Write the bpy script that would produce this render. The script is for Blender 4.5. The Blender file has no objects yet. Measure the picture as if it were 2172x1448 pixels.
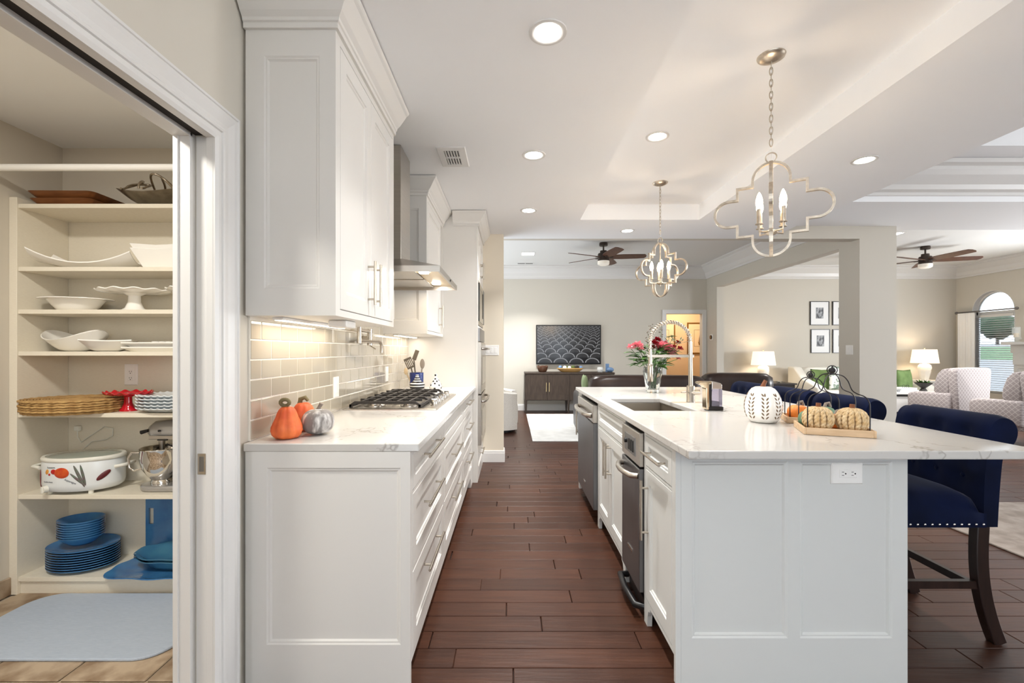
import bpy, bmesh, math, random
from mathutils import Vector, Matrix

PI = math.pi
random.seed(11)
sc = bpy.context.scene
C = sc.collection

# ------------------------------------------------------------------ camera
cam = bpy.data.cameras.new('camera')
cam.sensor_width = 36.0
cam.lens = 16.0
cam.shift_x = 1.0 / 2172
cam.shift_y = 19.5 / 2172
cam.clip_start = 0.02
cam_o = bpy.data.objects.new('camera', cam)
cam_o.location = (0, 0, 1.255)
cam_o.rotation_euler = (PI / 2, 0, 0)
C.objects.link(cam_o)
sc.camera = cam_o

# ------------------------------------------------------------------ world: pale clear sky
world = bpy.data.worlds.new('sky')
sc.world = world
world.use_nodes = True
bg = world.node_tree.nodes['Background']
bg.inputs['Color'].default_value = (0.80, 0.89, 1.0, 1)
bg.inputs['Strength'].default_value = 2.1

sc.view_settings.view_transform = 'Standard'
sc.view_settings.look = 'None'
sc.view_settings.gamma = 1.0
sc.view_settings.use_curve_mapping = False
sc.view_settings.exposure = 1.3
RECESSED_W = 7.0
DAY = (1.0, 0.985, 0.965)
WARM = (1.0, 0.87, 0.72)

try:
    sc.cycles.max_bounces = 8
    sc.cycles.diffuse_bounces = 5
    sc.cycles.glossy_bounces = 3
    sc.cycles.transmission_bounces = 6
    sc.cycles.transparent_max_bounces = 8
    sc.cycles.caustics_reflective = False
    sc.cycles.caustics_refractive = False
    sc.cycles.sample_clamp_indirect = 4.0
    sc.cycles.use_adaptive_sampling = True
    sc.cycles.adaptive_threshold = 0.02
    sc.cycles.use_denoising = True
    sc.cycles.blur_glossy = 0.5
except Exception:
    pass


def lamp(name, kind, loc, power, color=DAY, size=0.1, rot=(0, 0, 0), size_y=None, spread=None, parent=None):
    d = bpy.data.lights.new(name, kind)
    d.energy = power
    d.color = color
    if kind == 'AREA':
        d.size = size
        if size_y:
            d.shape = 'RECTANGLE'
            d.size_y = size_y
        else:
            d.shape = 'DISK'
        if spread:
            d.spread = spread
    else:
        d.shadow_soft_size = size
    o = bpy.data.objects.new(name, d)
    o.location = loc
    o.rotation_euler = rot
    C.objects.link(o)
    if parent:
        o.parent = parent
    return o


# unseen area lamps: daylight from the dining side; the other three are added fill
lamp('daylight_dining_window', 'AREA', (9.1, 1.5, 1.5), 92, (0.93, 0.96, 1.0), 3.0, (0, PI / 2, 0), 2.0)
lamp('fill_rear', 'AREA', (1.5, -2.9, 1.9), 80, (0.95, 0.97, 1.0), 2.2, (-PI / 2, PI, 0), 1.4)
lamp('fill_family', 'AREA', (-3.05, 7.6, 1.0), 7, (0.95, 0.98, 1.0), 2.6, (0, -PI / 2, 0), 1.8)  # no window on this wall; lamp added to brighten the family room
lamp('fill_living', 'AREA', (9.3, 6.14, 1.4), 85, (0.95, 0.98, 1.0), 0.7, (0, PI / 2, 0), 1.9)


# ------------------------------------------------------------------ materials
def lin(c):
    r = []
    for v in c[:3]:
        v = v / 255.0
        r.append(v / 12.92 if v <= 0.04045 else ((v + 0.055) / 1.055) ** 2.4)
    return (r[0], r[1], r[2], 1.0)


M = {}


def mat(name, col, rough=0.5, metal=0.0, noise=None, bump=None, coat=0.0, sheen=0.0, trans=0.0, ior=1.45, emit=None,
        col2=None, stretch=None, spec=None, rand=None, alpha=None):
    m = bpy.data.materials.new(name)
    m.use_nodes = True
    nt = m.node_tree
    b = nt.nodes['Principled BSDF']
    c = lin(col)
    b.inputs['Base Color'].default_value = c
    b.inputs['Roughness'].default_value = rough
    b.inputs['Metallic'].default_value = metal
    b.inputs['IOR'].default_value = ior
    if coat:
        b.inputs['Coat Weight'].default_value = coat
        b.inputs['Coat Roughness'].default_value = 0.08
    if sheen:
        b.inputs['Sheen Weight'].default_value = sheen
        b.inputs['Sheen Roughness'].default_value = 0.4
    if trans:
        b.inputs['Transmission Weight'].default_value = trans
    if spec is not None:
        b.inputs['Specular IOR Level'].default_value = spec
    if alpha is not None:
        b.inputs['Alpha'].default_value = alpha
    if emit:
        b.inputs['Emission Color'].default_value = lin(emit[0])
        b.inputs['Emission Strength'].default_value = emit[1]
    tc = None
    if noise or bump or rand:
        tc = nt.nodes.new('ShaderNodeTexCoord')
        mp = nt.nodes.new('ShaderNodeMapping')
        nt.links.new(tc.outputs['Object'], mp.inputs['Vector'])
        if stretch:
            mp.inputs['Scale'].default_value = stretch
    last = None
    if noise:
        n = nt.nodes.new('ShaderNodeTexNoise')
        n.inputs['Scale'].default_value = noise[0]
        n.inputs['Detail'].default_value = 6
        nt.links.new(mp.outputs['Vector'], n.inputs['Vector'])
        r = nt.nodes.new('ShaderNodeValToRGB')
        lo, hi = noise[1] if len(noise) > 1 else (0.35, 0.65)
        r.color_ramp.elements[0].position = lo
        r.color_ramp.elements[1].position = hi
        r.color_ramp.elements[0].color = lin(col2 or [v * 0.8 for v in col])
        r.color_ramp.elements[1].color = c
        nt.links.new(n.outputs['Fac'], r.inputs['Fac'])
        last = r.outputs['Color']
    if rand:
        oi = nt.nodes.new('ShaderNodeObjectInfo')
        hs = nt.nodes.new('ShaderNodeHueSaturation')
        ma = nt.nodes.new('ShaderNodeMapRange')
        ma.inputs['To Min'].default_value = 1 - rand
        ma.inputs['To Max'].default_value = 1 + rand
        nt.links.new(oi.outputs['Random'], ma.inputs['Value'])
        nt.links.new(ma.outputs['Result'], hs.inputs['Value'])
        if last:
            nt.links.new(last, hs.inputs['Color'])
        else:
            hs.inputs['Color'].default_value = c
        last = hs.outputs['Color']
    if last:
        nt.links.new(last, b.inputs['Base Color'])
    if bump:
        n2 = nt.nodes.new('ShaderNodeTexNoise')
        n2.inputs['Scale'].default_value = bump[0]
        n2.inputs['Detail'].default_value = 3
        nt.links.new(mp.outputs['Vector'], n2.inputs['Vector'])
        bp = nt.nodes.new('ShaderNodeBump')
        bp.inputs['Strength'].default_value = bump[1]
        bp.inputs['Distance'].default_value = 0.005
        nt.links.new(n2.outputs['Fac'], bp.inputs['Height'])
        nt.links.new(bp.outputs['Normal'], b.inputs['Normal'])
    M[name] = m
    return m


mat('taupe', (205, 199, 187), 0.7, bump=(400, 0.03))
mat('cream_paint', (226, 216, 198), 0.7, bump=(400, 0.03))
mat('pantry_paint', (206, 198, 184), 0.75)
mat('ceiling_white', (244, 245, 246), 0.85)
mat('trim', (220, 218, 215), 0.35)
mat('cabinet', (221, 218, 213), 0.32)
mat('island_paint', (213, 214, 211), 0.34)
mat('melamine', (230, 222, 205), 0.45, noise=(60, (0.3, 0.7)), col2=(224, 215, 197), stretch=(1, 1, 8))
mat('dark_gap', (40, 34, 30), 0.8)
mat('wood_floor', (74, 45, 31), 0.36, noise=(5, (0.25, 0.75)), col2=(54, 30, 20), stretch=(0.6, 7, 7), rand=0.22, bump=(9, 0.25), spec=0.3)
mat('floor_seam', (30, 16, 11), 0.7)
mat('grout', (236, 231, 222), 0.8)
mat('glass_tile', (186, 178, 162), 0.06, rand=0.05, coat=0.6)
mat('travertine', (184, 164, 140), 0.55, noise=(6, (0.36, 0.6)), col2=(118, 92, 66), rand=0.12, bump=(25, 0.2))
mat('tile_grout', (186, 170, 150), 0.9)
mat('stainless', (196, 190, 182), 0.28, 1.0, noise=(3, (0.3, 0.7)), col2=(188, 182, 174), stretch=(1, 1, 60))
mat('stainless_dark', (150, 150, 150), 0.34, 1.0, noise=(3, (0.3, 0.7)), col2=(138, 138, 140), stretch=(60, 60, 1))
mat('nickel', (196, 187, 174), 0.27, 1.0)
mat('chrome', (225, 222, 218), 0.07, 1.0)
mat('silver_leaf', (214, 203, 186), 0.38, 1.0, noise=(40,), col2=(184, 172, 156))
mat('iron', (50, 46, 43), 0.5, 0.2)
mat('black', (22, 21, 22), 0.35)
mat('black_gloss', (14, 14, 16), 0.08, coat=0.5)
mat('white_plastic', (242, 240, 236), 0.35)
mat('white_ceramic', (244, 241, 235), 0.12, coat=0.4)
mat('lens_glow', (255, 255, 255), 0.5, emit=((255, 250, 242), 14))
mat('bulb_glow', (255, 255, 255), 0.5, emit=((255, 214, 160), 30))
mat('strip_glow', (255, 255, 255), 0.5, emit=((255, 236, 208), 4))
mat('clear_thin', (235, 240, 240), 0.04, alpha=0.22)
mat('ceiling_white_dimmed', (222, 221, 218), 0.85)  # same ceiling white, toned down to imitate weaker light in the family room
mat('glass', (250, 252, 252), 0.02, trans=1.0, ior=1.45)


def quartz():
    m = mat('quartz', (200, 197, 192), 0.16, coat=0.15)
    nt = m.node_tree
    b = nt.nodes['Principled BSDF']
    tc = nt.nodes.new('ShaderNodeTexCoord')
    wn = nt.nodes.new('ShaderNodeTexNoise')
    wn.inputs['Scale'].default_value = 2.2
    wn.inputs['Detail'].default_value = 5
    wn.inputs['Roughness'].default_value = 0.62
    mixv = nt.nodes.new('ShaderNodeVectorMath')
    mixv.operation = 'MULTIPLY_ADD'
    nt.links.new(tc.outputs['Object'], wn.inputs['Vector'])
    nt.links.new(wn.outputs['Color'], mixv.inputs[0])
    mixv.inputs[1].default_value = (0.55, 0.55, 0.55)
    nt.links.new(tc.outputs['Object'], mixv.inputs[2])
    vo = nt.nodes.new('ShaderNodeTexVoronoi')
    vo.feature = 'DISTANCE_TO_EDGE'
    vo.inputs['Scale'].default_value = 2.6
    nt.links.new(mixv.outputs[0], vo.inputs['Vector'])
    rp = nt.nodes.new('ShaderNodeValToRGB')
    rp.color_ramp.elements[0].position = 0.0
    rp.color_ramp.elements[0].color = (1, 1, 1, 1)
    rp.color_ramp.elements[1].position = 0.016
    rp.color_ramp.elements[1].color = (0, 0, 0, 1)
    nt.links.new(vo.outputs['Distance'], rp.inputs['Fac'])
    n2 = nt.nodes.new('ShaderNodeTexNoise')
    n2.inputs['Scale'].default_value = 1.7
    nt.links.new(tc.outputs['Object'], n2.inputs['Vector'])
    r2 = nt.nodes.new('ShaderNodeValToRGB')
    r2.color_ramp.elements[0].position = 0.42
    r2.color_ramp.elements[0].color = (0, 0, 0, 1)
    r2.color_ramp.elements[1].position = 0.6
    r2.color_ramp.elements[1].color = (0.75, 0.75, 0.75, 1)
    nt.links.new(n2.outputs['Fac'], r2.inputs['Fac'])
    mu = nt.nodes.new('ShaderNodeMath')
    mu.operation = 'MULTIPLY'
    nt.links.new(rp.outputs['Color'], mu.inputs[0])
    nt.links.new(r2.outputs['Color'], mu.inputs[1])
    mx = nt.nodes.new('ShaderNodeMix')
    mx.data_type = 'RGBA'
    mx.inputs['A'].default_value = lin((200, 197, 192))
    mx.inputs['B'].default_value = lin((132, 122, 112))
    nt.links.new(mu.outputs[0], mx.inputs['Factor'])
    nt.links.new(mx.outputs['Result'], b.inputs['Base Color'])


quartz()


# ------------------------------------------------------------------ mesh builder
class MB:
    def __init__(s):
        s.v = []
        s.f = []

    def add(s, vs, fs):
        o = len(s.v)
        s.v += [tuple(v) for v in vs]
        s.f += [tuple(i + o for i in f) for f in fs]
        return s

    def box(s, x0, x1, y0, y1, z0, z1):
        return s.add([(x0, y0, z0), (x1, y0, z0), (x1, y1, z0), (x0, y1, z0), (x0, y0, z1), (x1, y0, z1), (x1, y1, z1), (x0, y1, z1)],
                     [(0, 3, 2, 1), (4, 5, 6, 7), (0, 1, 5, 4), (1, 2, 6, 5), (2, 3, 7, 6), (3, 0, 4, 7)])

    def prism(s, poly, axis, a, b):
        n = len(poly)

        def P(u, v, t):
            return (t, u, v) if axis == 'x' else ((u, t, v) if axis == 'y' else (u, v, t))
        vs = [P(u, v, a) for u, v in poly] + [P(u, v, b) for u, v in poly]
        fs = [tuple(range(n)), tuple(range(2 * n - 1, n - 1, -1))]
        fs += [(i, (i + 1) % n, n + (i + 1) % n, n + i) for i in range(n)]
        return s.add(vs, fs)

    def cyl(s, p0, p1, r0, r1=None, n=16):
        r1 = r0 if r1 is None else r1
        return s.tube([p0, p1], [r0, r1], n)

    def tube(s, path, r, n=8, closed=False):
        P = [Vector(p) for p in path]
        m = len(P)
        rs = r if isinstance(r, (list, tuple)) else [r] * m
        T = []
        for i in range(m):
            if closed:
                t = P[(i + 1) % m] - P[i - 1]
            else:
                t = P[min(i + 1, m - 1)] - P[max(i - 1, 0)]
            T.append(t.normalized() if t.length > 1e-9 else Vector((0, 0, 1)))
        up = Vector((0, 0, 1)) if abs(T[0].z) < 0.9 else Vector((1, 0, 0))
        nrm = (up - T[0] * up.dot(T[0])).normalized()
        vs = []
        for i in range(m):
            nrm = (nrm - T[i] * nrm.dot(T[i]))
            nrm = nrm.normalized() if nrm.length > 1e-6 else T[i].orthogonal().normalized()
            bn = T[i].cross(nrm)
            for k in range(n):
                a = 2 * PI * (k + 0.5) / n
                vs.append(P[i] + (nrm * math.cos(a) + bn * math.sin(a)) * rs[i])
        fs = []
        for i in range(m if closed else m - 1):
            for k in range(n):
                a, b = i * n + k, i * n + (k + 1) % n
                c, d = ((i + 1) % m) * n + (k + 1) % n, ((i + 1) % m) * n + k
                fs.append((a, b, c, d))
        if not closed:
            fs.append(tuple(range(n - 1, -1, -1)))
            fs.append(tuple(range((m - 1) * n, m * n)))
        return s.add(vs, fs)

    def lathe(s, prof, n=32, c=(0, 0, 0), sx=1.0, sy=1.0, mod=None, cap=True):
        vs = []
        for (r, z) in prof:
            for k in range(n):
                a = 2 * PI * k / n
                rr, zz = (r, z) if mod is None else mod(a, r, z)
                vs.append((c[0] + rr * math.cos(a) * sx, c[1] + rr * math.sin(a) * sy, c[2] + zz))
        fs = []
        m = len(prof)
        for i in range(m - 1):
            for k in range(n):
                fs.append((i * n + k, i * n + (k + 1) % n, (i + 1) * n + (k + 1) % n, (i + 1) * n + k))
        if cap:
            fs.append(tuple(range(n - 1, -1, -1)))
            fs.append(tuple(range((m - 1) * n, m * n)))
        return s.add(vs, fs)

    def ball(s, c, r, n=16, m=10):
        r = r if isinstance(r, (list, tuple)) else (r, r, r)
        vs = [(c[0], c[1], c[2] - r[2])]
        for i in range(1, m):
            p = -PI / 2 + PI * i / m
            for k in range(n):
                a = 2 * PI * k / n
                vs.append((c[0] + r[0] * math.cos(p) * math.cos(a), c[1] + r[1] * math.cos(p) * math.sin(a), c[2] + r[2] * math.sin(p)))
        vs.append((c[0], c[1], c[2] + r[2]))
        fs = []
        for k in range(n):
            fs.append((0, 1 + (k + 1) % n, 1 + k))
            fs.append((len(vs) - 1, 1 + (m - 2) * n + k, 1 + (m - 2) * n + (k + 1) % n))
        for i in range(m - 2):
            for k in range(n):
                fs.append((1 + i * n + k, 1 + i * n + (k + 1) % n, 1 + (i + 1) * n + (k + 1) % n, 1 + (i + 1) * n + k))
        return s.add(vs, fs)

    def torus(s, c, R, r, axis='z', n=24, m=8, a0=0.0, a1=2 * PI):
        full = abs(a1 - a0 - 2 * PI) < 1e-6
        pts = []
        for i in range(n if full else n + 1):
            a = a0 + (a1 - a0) * i / n
            u, v = R * math.cos(a), R * math.sin(a)
            pts.append({'z': (c[0] + u, c[1] + v, c[2]), 'y': (c[0] + u, c[1], c[2] + v), 'x': (c[0], c[1] + u, c[2] + v)}[axis])
        return s.tube(pts, r, m, closed=full)

    def sweep(s, path, prof, mp, closed=False):
        """profile (offset, height) swept along a 2-D path with mitred corners; mp(u, v, h) -> xyz"""
        n = len(path)
        k = len(prof)
        vs = []
        for i in range(n):
            p = Vector(path[i])
            dirs = []
            if closed or i > 0:
                dirs.append((p - Vector(path[i - 1])).normalized())
            if closed or i < n - 1:
                dirs.append((Vector(path[(i + 1) % n]) - p).normalized())
            nn = [Vector((-d.y, d.x)) for d in dirs]
            if len(nn) == 2:
                mv = (nn[0] + nn[1])
                mv = mv / max(1e-6, (1 + nn[0].dot(nn[1])))
            else:
                mv = nn[0]
            for (o, h) in prof:
                q = p + mv * o
                vs.append(mp(q.x, q.y, h))
        fs = []
        for i in range(n if closed else n - 1):
            for j in range(k):
                a, b = i * k + j, i * k + (j + 1) % k
                c, d = ((i + 1) % n) * k + (j + 1) % k, ((i + 1) % n) * k + j
                fs.append((a, b, c, d))
        if not closed:
            fs.append(tuple(range(k)))
            fs.append(tuple(range(n * k - 1, (n - 1) * k - 1, -1)))
        return s.add(vs, fs)

    def panel(s, u0, u1, v0, v1, rings, mp):
        """rectangular front built from concentric rings (inset, height)"""
        vs = []
        for (i, h) in rings:
            vs += [mp(u0 + i, v0 + i, h), mp(u1 - i, v0 + i, h), mp(u1 - i, v1 - i, h), mp(u0 + i, v1 - i, h)]
        fs = [(3, 2, 1, 0)]
        for j in range(len(rings) - 1):
            for k in range(4):
                fs.append((j * 4 + k, j * 4 + (k + 1) % 4, (j + 1) * 4 + (k + 1) % 4, (j + 1) * 4 + k))
        e = (len(rings) - 1) * 4
        fs.append((e, e + 1, e + 2, e + 3))
        return s.add(vs, fs)

    def hole_slab(s, o, h, z0, z1):
        """flat slab with a rectangular hole: o, h = (x0, x1, y0, y1)"""
        def R(q, z):
            return [(q[0], q[2], z), (q[1], q[2], z), (q[1], q[3], z), (q[0], q[3], z)]
        vs = R(o, z0) + R(h, z0) + R(o, z1) + R(h, z1)
        fs = []
        for k in range(4):
            j = (k + 1) % 4
            fs += [(k, 4 + k, 4 + j, j), (8 + k, 8 + j, 12 + j, 12 + k), (k, j, 8 + j, 8 + k), (4 + j, 4 + k, 12 + k, 12 + j)]
        return s.add(vs, fs)

    def xf(s, mx, i0=0):
        for i in range(i0, len(s.v)):
            s.v[i] = tuple(mx @ Vector(s.v[i]))
        return s

    def rot(s, ax, ang, c, i0=0):
        c = Vector(c)
        return s.xf(Matrix.Translation(c) @ Matrix.Rotation(ang, 4, ax) @ Matrix.Translation(-c), i0)


WL = {}


def wl(o):
    return WL.get(o.name, Vector((0, 0, 0))) if o is not None else Vector((0, 0, 0))


def tag(o, label=None, cat=None, group=None, kind=None):
    if label:
        o['label'] = label
    if cat:
        o['category'] = cat
    if group:
        o['group'] = group
    if kind:
        o['kind'] = kind
    return o


def thing(name, label, cat, loc=(0, 0, 0), group=None, kind=None):
    o = bpy.data.objects.new(name, None)
    o.empty_display_size = 0.05
    o.location = loc
    C.objects.link(o)
    WL[o.name] = Vector(loc)
    return tag(o, label, cat, group, kind)


def mesh_of(name, mb, m, smooth=None, bevel=0.0, seg=1, org=(0, 0, 0), clean=True):
    me = bpy.data.meshes.new(name)
    og = Vector(org)
    me.from_pydata([Vector(v) - og for v in mb.v], [], mb.f)
    if clean:
        bm = bmesh.new()
        bm.from_mesh(me)
        bmesh.ops.recalc_face_normals(bm, faces=bm.faces)
        if bevel:
            es = [e for e in bm.edges if len(e.link_faces) == 2 and e.calc_face_angle(0) > 0.6]
            bmesh.ops.bevel(bm, geom=es, offset=bevel, segments=seg, affect='EDGES', profile=0.5, clamp_overlap=True)
        bm.to_mesh(me)
        bm.free()
    if smooth is not None:
        me.shade_smooth()
        if smooth < 180:
            me.set_sharp_from_angle(angle=math.radians(smooth))
    if m is not None:
        me.materials.append(M[m] if isinstance(m, str) else m)
    return me


def obj(name, mb, m, parent=None, smooth=None, bevel=0.0, seg=1, label=None, cat=None, group=None, kind=None, clean=True):
    xs = [v[0] for v in mb.v]
    ys = [v[1] for v in mb.v]
    zs = [v[2] for v in mb.v]
    org = Vector(((min(xs) + max(xs)) / 2, (min(ys) + max(ys)) / 2, min(zs)))
    me = mesh_of(name, mb, m, smooth, bevel, seg, org, clean)
    o = bpy.data.objects.new(name, me)
    C.objects.link(o)
    if parent is not None:
        o.parent = parent
        o.location = org - wl(parent)
    else:
        o.location = org
    WL[o.name] = org
    return tag(o, label, cat, group, kind)


def inst(name, me, loc, parent=None):
    o = bpy.data.objects.new(name, me)
    C.objects.link(o)
    if parent is not None:
        o.parent = parent
        o.location = Vector(loc) - wl(parent)
    else:
        o.location = loc
    return o


def dup(root, loc, rotz=None, label=None, group=None, scale=None):
    def cp(o, p):
        c = o.copy()
        C.objects.link(c)
        if p is not None:
            c.parent = p
        for ch in list(o.children):
            cp(ch, c)
        return c
    r = cp(root, None)
    r.location = loc
    if rotz is not None:
        r.rotation_euler = (0, 0, rotz)
    if scale:
        r.scale = (scale, scale, scale)
    if label:
        r['label'] = label
    if group:
        r['group'] = group
    return r


def B(*a):
    return MB().box(*a)


def arc(cx, cy, r, a0, a1, n):
    return [(cx + r * math.cos(a0 + (a1 - a0) * i / n), cy + r * math.sin(a0 + (a1 - a0) * i / n)) for i in range(n + 1)]


def struct(name, mb, m, parent=None, bevel=0.0, smooth=None):
    return obj(name, mb, m, parent, bevel=bevel, smooth=smooth, kind='structure' if parent is None else None)


FX = lambda X: (lambda u, v, h: (X + h, u, v))       # front facing +X (u = y, v = z)
FXn = lambda X: (lambda u, v, h: (X - h, u, v))      # front facing -X
FYn = lambda Y: (lambda u, v, h: (u, Y - h, v))      # front facing -Y (u = x, v = z)
# ================================================================== THE SETTING
ZK = 2.57          # kitchen ceiling
XL = -0.985        # face of the tiled left wall

# ---- floor: dark slab with hand-scraped planks running across the room
floor = struct('floor', B(-1.06, 9.4, -3.0, 9.6, -0.08, -0.014), 'floor_seam')
PW = 0.117
plank_cache = {}


def plank_mesh(L):
    L = round(L, 2)
    if L not in plank_cache:
        plank_cache[L] = mesh_of('plank', B(0, L - 0.003, 0.0015, PW - 0.0015, -0.014, 0), 'wood_floor', bevel=0.0025)
    return plank_cache[L]


rest = MB()
rnd = random.Random(5)
row = 0
y = 1.10
cells = []
while y < 9.55:
    x = -1.04 - rnd.random() * 0.5
    while x < 9.38:
        L = rnd.choice([0.45, 0.6, 0.75, 0.9, 0.9, 1.05, 1.2])
        a, b = max(x, -1.04), min(x + L, 9.38)
        if b - a > 0.05:
            cells.append((a, b, y))
        x += L
    y += PW
near = []
for (a, b, yy) in cells:
    c = (a + b) / 2
    hidden = (0.68 < a and b < 1.45 and 1.75 < yy < 4.05) or (b < -0.45 and yy < 4.9)
    if not hidden and yy < 6.1 and (b > -0.45 and a < 4.3 * (yy + 1.2) / 4.2):
        near.append((a, b, yy))
near.sort(key=lambda q: q[2])
near = near[:290]
ns = set(near)
for (a, b, yy) in near:
    inst('plank', plank_mesh(b - a), (a, yy, 0), floor)
for (a, b, yy) in cells:
    if (a, b, yy) not in ns:
        rest.box(a, b - 0.003, yy + 0.0015, yy + PW - 0.0015, -0.014, 0)
for i in range(34):
    rest.box(-1.04, 9.38, 1.10 - (i + 1) * PW + 0.0015, 1.10 - i * PW - 0.0015, -0.014, 0)
obj('far_planks', rest, 'wood_floor', floor, kind='stuff')

# ---- pantry floor: travertine tiles
pf = struct('floor_pantry', B(-2.7, -1.06, -0.75, 2.72, -0.08, -0.008), 'tile_grout')
tm = mesh_of('tile', B(-0.163, 0.163, -0.163, 0.163, -0.008, 0), 'travertine', bevel=0.004)
for j in range(11):
    for i in range(6):
        cx = -2.72 + 0.165 + i * 0.332 + (0.166 if j % 2 else 0)
        cy = 2.56 - j * 0.332
        if -2.54 < cx < -1.2:
            inst('tile', tm, (cx, cy, 0), pf)
struct('baseboard_pantry', B(-2.585, -2.573, -0.7, 2.62, 0, 0.09), 'travertine', bevel=0.002)

# ---- left wall (kitchen side) with the pantry opening
w = MB()
w.box(-1.105, -0.993, 1.53, 5.2, 0, ZK)
w.box(-1.105, -0.993, -1.2, 1.53, 1.985, ZK)
struct('wall_left', w, 'taupe')
struct('wall_return', B(-1.105, -0.09, 5.14, 5.27, 0, ZK), 'cream_paint')
bb = [(0, 0), (0.014, 0), (0.014, 0.10), (0.011, 0.108), (0.011, 0.122), (0.006, 0.13), (0, 0.13)]
struct('baseboard_return', MB().sweep([(-0.09, 5.30), (-0.09, 5.14), (-0.34, 5.14)], [(o, h) for o, h in bb], lambda u, v, h: (u, v, h)), 'trim')

# ---- pantry shell
struct('wall_pantry_left', B(-2.70, -2.585, -0.85, 2.74, 0, 2.42), 'pantry_paint')
struct('wall_pantry_back', B(-2.585, -1.105, 2.62, 2.74, 0, 2.42), 'pantry_paint')
struct('wall_pantry_front', B(-2.585, -1.105, -0.85, -0.75, 0, 2.42), 'pantry_paint')
struct('wall_pantry_right', B(-1.12, -1.106, 1.56, 2.62, 0, 2.42), 'pantry_paint')
struct('ceiling_pantry', B(-2.70, -1.105, -0.85, 2.74, 2.42, 2.5), 'ceiling_white')

# pocket door opening: casing, jamb, slot track and the door slid into the wall
cas = [(0, 0), (0, 0.006), (0.012, 0.012), (0.02, 0.012), (0.022, 0.008), (0.03, 0.008), (0.032, 0.014), (0.04, 0.016), (0.046, 0.012),
       (0.06, 0.013), (0.085, 0.020), (0.10, 0.020), (0.102, 0.024), (0.11, 0.024), (0.11, 0)]
tr = MB().sweep([(1.515, 0), (1.515, 1.965), (-1.2, 1.965)], [(-o, h) for o, h in cas], lambda u, v, h: (-0.993 + h, u, v))
struct('trim_pantry_casing', tr, 'trim')
j = MB()
j.box(-1.018, -0.993, 1.515, 1.53, 0, 1.985)
j.box(-1.12, -1.062, 1.505, 1.53, 0, 1.985)
j.box(-1.118, -1.10, 1.50, 1.51, 0, 1.985)
j.box(-1.018, -0.993, -1.2, 1.515, 1.965, 1.985)
j.box(-1.12, -1.062, -1.2, 1.515, 1.965, 1.985)
struct('trim_pantry_jamb', j, 'trim', bevel=0.0015)
struct('trim_pantry_track', B(-1.062, -1.018, -1.2, 1.53, 1.978, 1.985), 'dark_gap')
pd = struct('door_1', B(-1.057, -1.022, 1.527, 2.30, 0.015, 1.972), 'trim')
lp = MB().box(-1.053, -1.026, 1.5255, 1.53, 0.84, 0.91)
obj('latch_plate', lp, 'nickel', pd)
obj('edge_pull', MB().box(-1.047, -1.032, 1.5245, 1.526, 0.85, 0.90), 'stainless_dark', pd)

# ---- kitchen ceiling with the rectangular tray over the island
c = MB()
c.hole_slab((-1.105, 3.01, -3.0, 5.35), (0.69, 1.885, 0.35, 4.57), ZK, 2.723)
c.box(-1.105, 3.01, -3.0, 5.35, 2.723, 2.80)
struct('ceiling', c, 'ceiling_white')

# ---- dining side: higher ceiling with tray, wide beam with crown
d = MB()
d.box(3.011, 9.3, 4.03, 4.48, 3.07, 3.3)
d.box(3.011, 9.3, -1.0, 4.03, 3.26, 3.34)
struct('ceiling_dining', d, 'ceiling_white')
struct('ceiling_beam', B(3.011, 9.3, 4.48, 5.52, 2.72, 3.02), 'ceiling_white')
struct('wall_soffit_side', B(2.99, 3.0105, -1.0, 4.48, 2.58, 3.26), 'ceiling_white')
cr1 = [(0, 0), (0.02, 0), (0.02, 0.03), (0.05, 0.05), (0.07, 0.09), (0.14, 0.16), (0.17, 0.2), (0.17, 0.23), (0.21, 0.25), (0.21, 0.29), (0, 0.29)]
struct('trim_beam_crown', MB().sweep([(3.02, 4.48), (9.3, 4.48)], [(-o, 2.775 + h) for o, h in cr1], lambda u, v, h: (u, v, h)), 'trim')
struct('wall_header', B(2.9, 4.1, 5.351, 5.50, ZK, 3.02), 'taupe')
struct('wall_header_left', B(-1.1, 2.9, 5.351, 5.45, ZK + 0.005, 3.02), 'taupe')

# ---- walls behind and to the right of the photographer, unseen, added with openings to limit the sky light
w = MB()
w.box(-1.1, 0.3, -3.12, -3.0, 0, 3.3)
w.box(2.7, 9.4, -3.12, -3.0, 0, 3.3)
w.box(0.3, 2.7, -3.12, -3.0, 0, 0.75)
w.box(0.3, 2.7, -3.12, -3.0, 2.25, 3.3)
struct('wall_rear', w, 'taupe')
w = MB()
w.box(9.3, 9.42, -3.0, -0.1, 0, 3.3)
w.box(9.3, 9.42, 3.1, 4.54, 0, 3.3)
w.box(9.3, 9.42, -0.1, 3.1, 2.5, 3.3)
w.box(9.3, 9.42, -0.1, 3.1, 0, 0.4)
struct('wall_dining_right', w, 'taupe')
d = MB()
d.box(3.011, 9.3, -3.0, -1.0, 3.26, 3.34)
struct('ceiling_dining_rear', d, 'ceiling_white')

# ---- column and wall with the wide opening between the family room and the living room
w = MB()
w.box(4.10, 4.535, 5.36, 5.52, 0, 2.72)
w.box(4.10, 4.24, 5.52, 5.70, 0, 3.02)
w.box(4.10, 4.24, 9.09, 9.57, 0, 3.02)
w.box(4.10, 4.24, 5.70, 9.09, 2.53, 3.02)
struct('wall_right', w, 'taupe')

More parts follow.
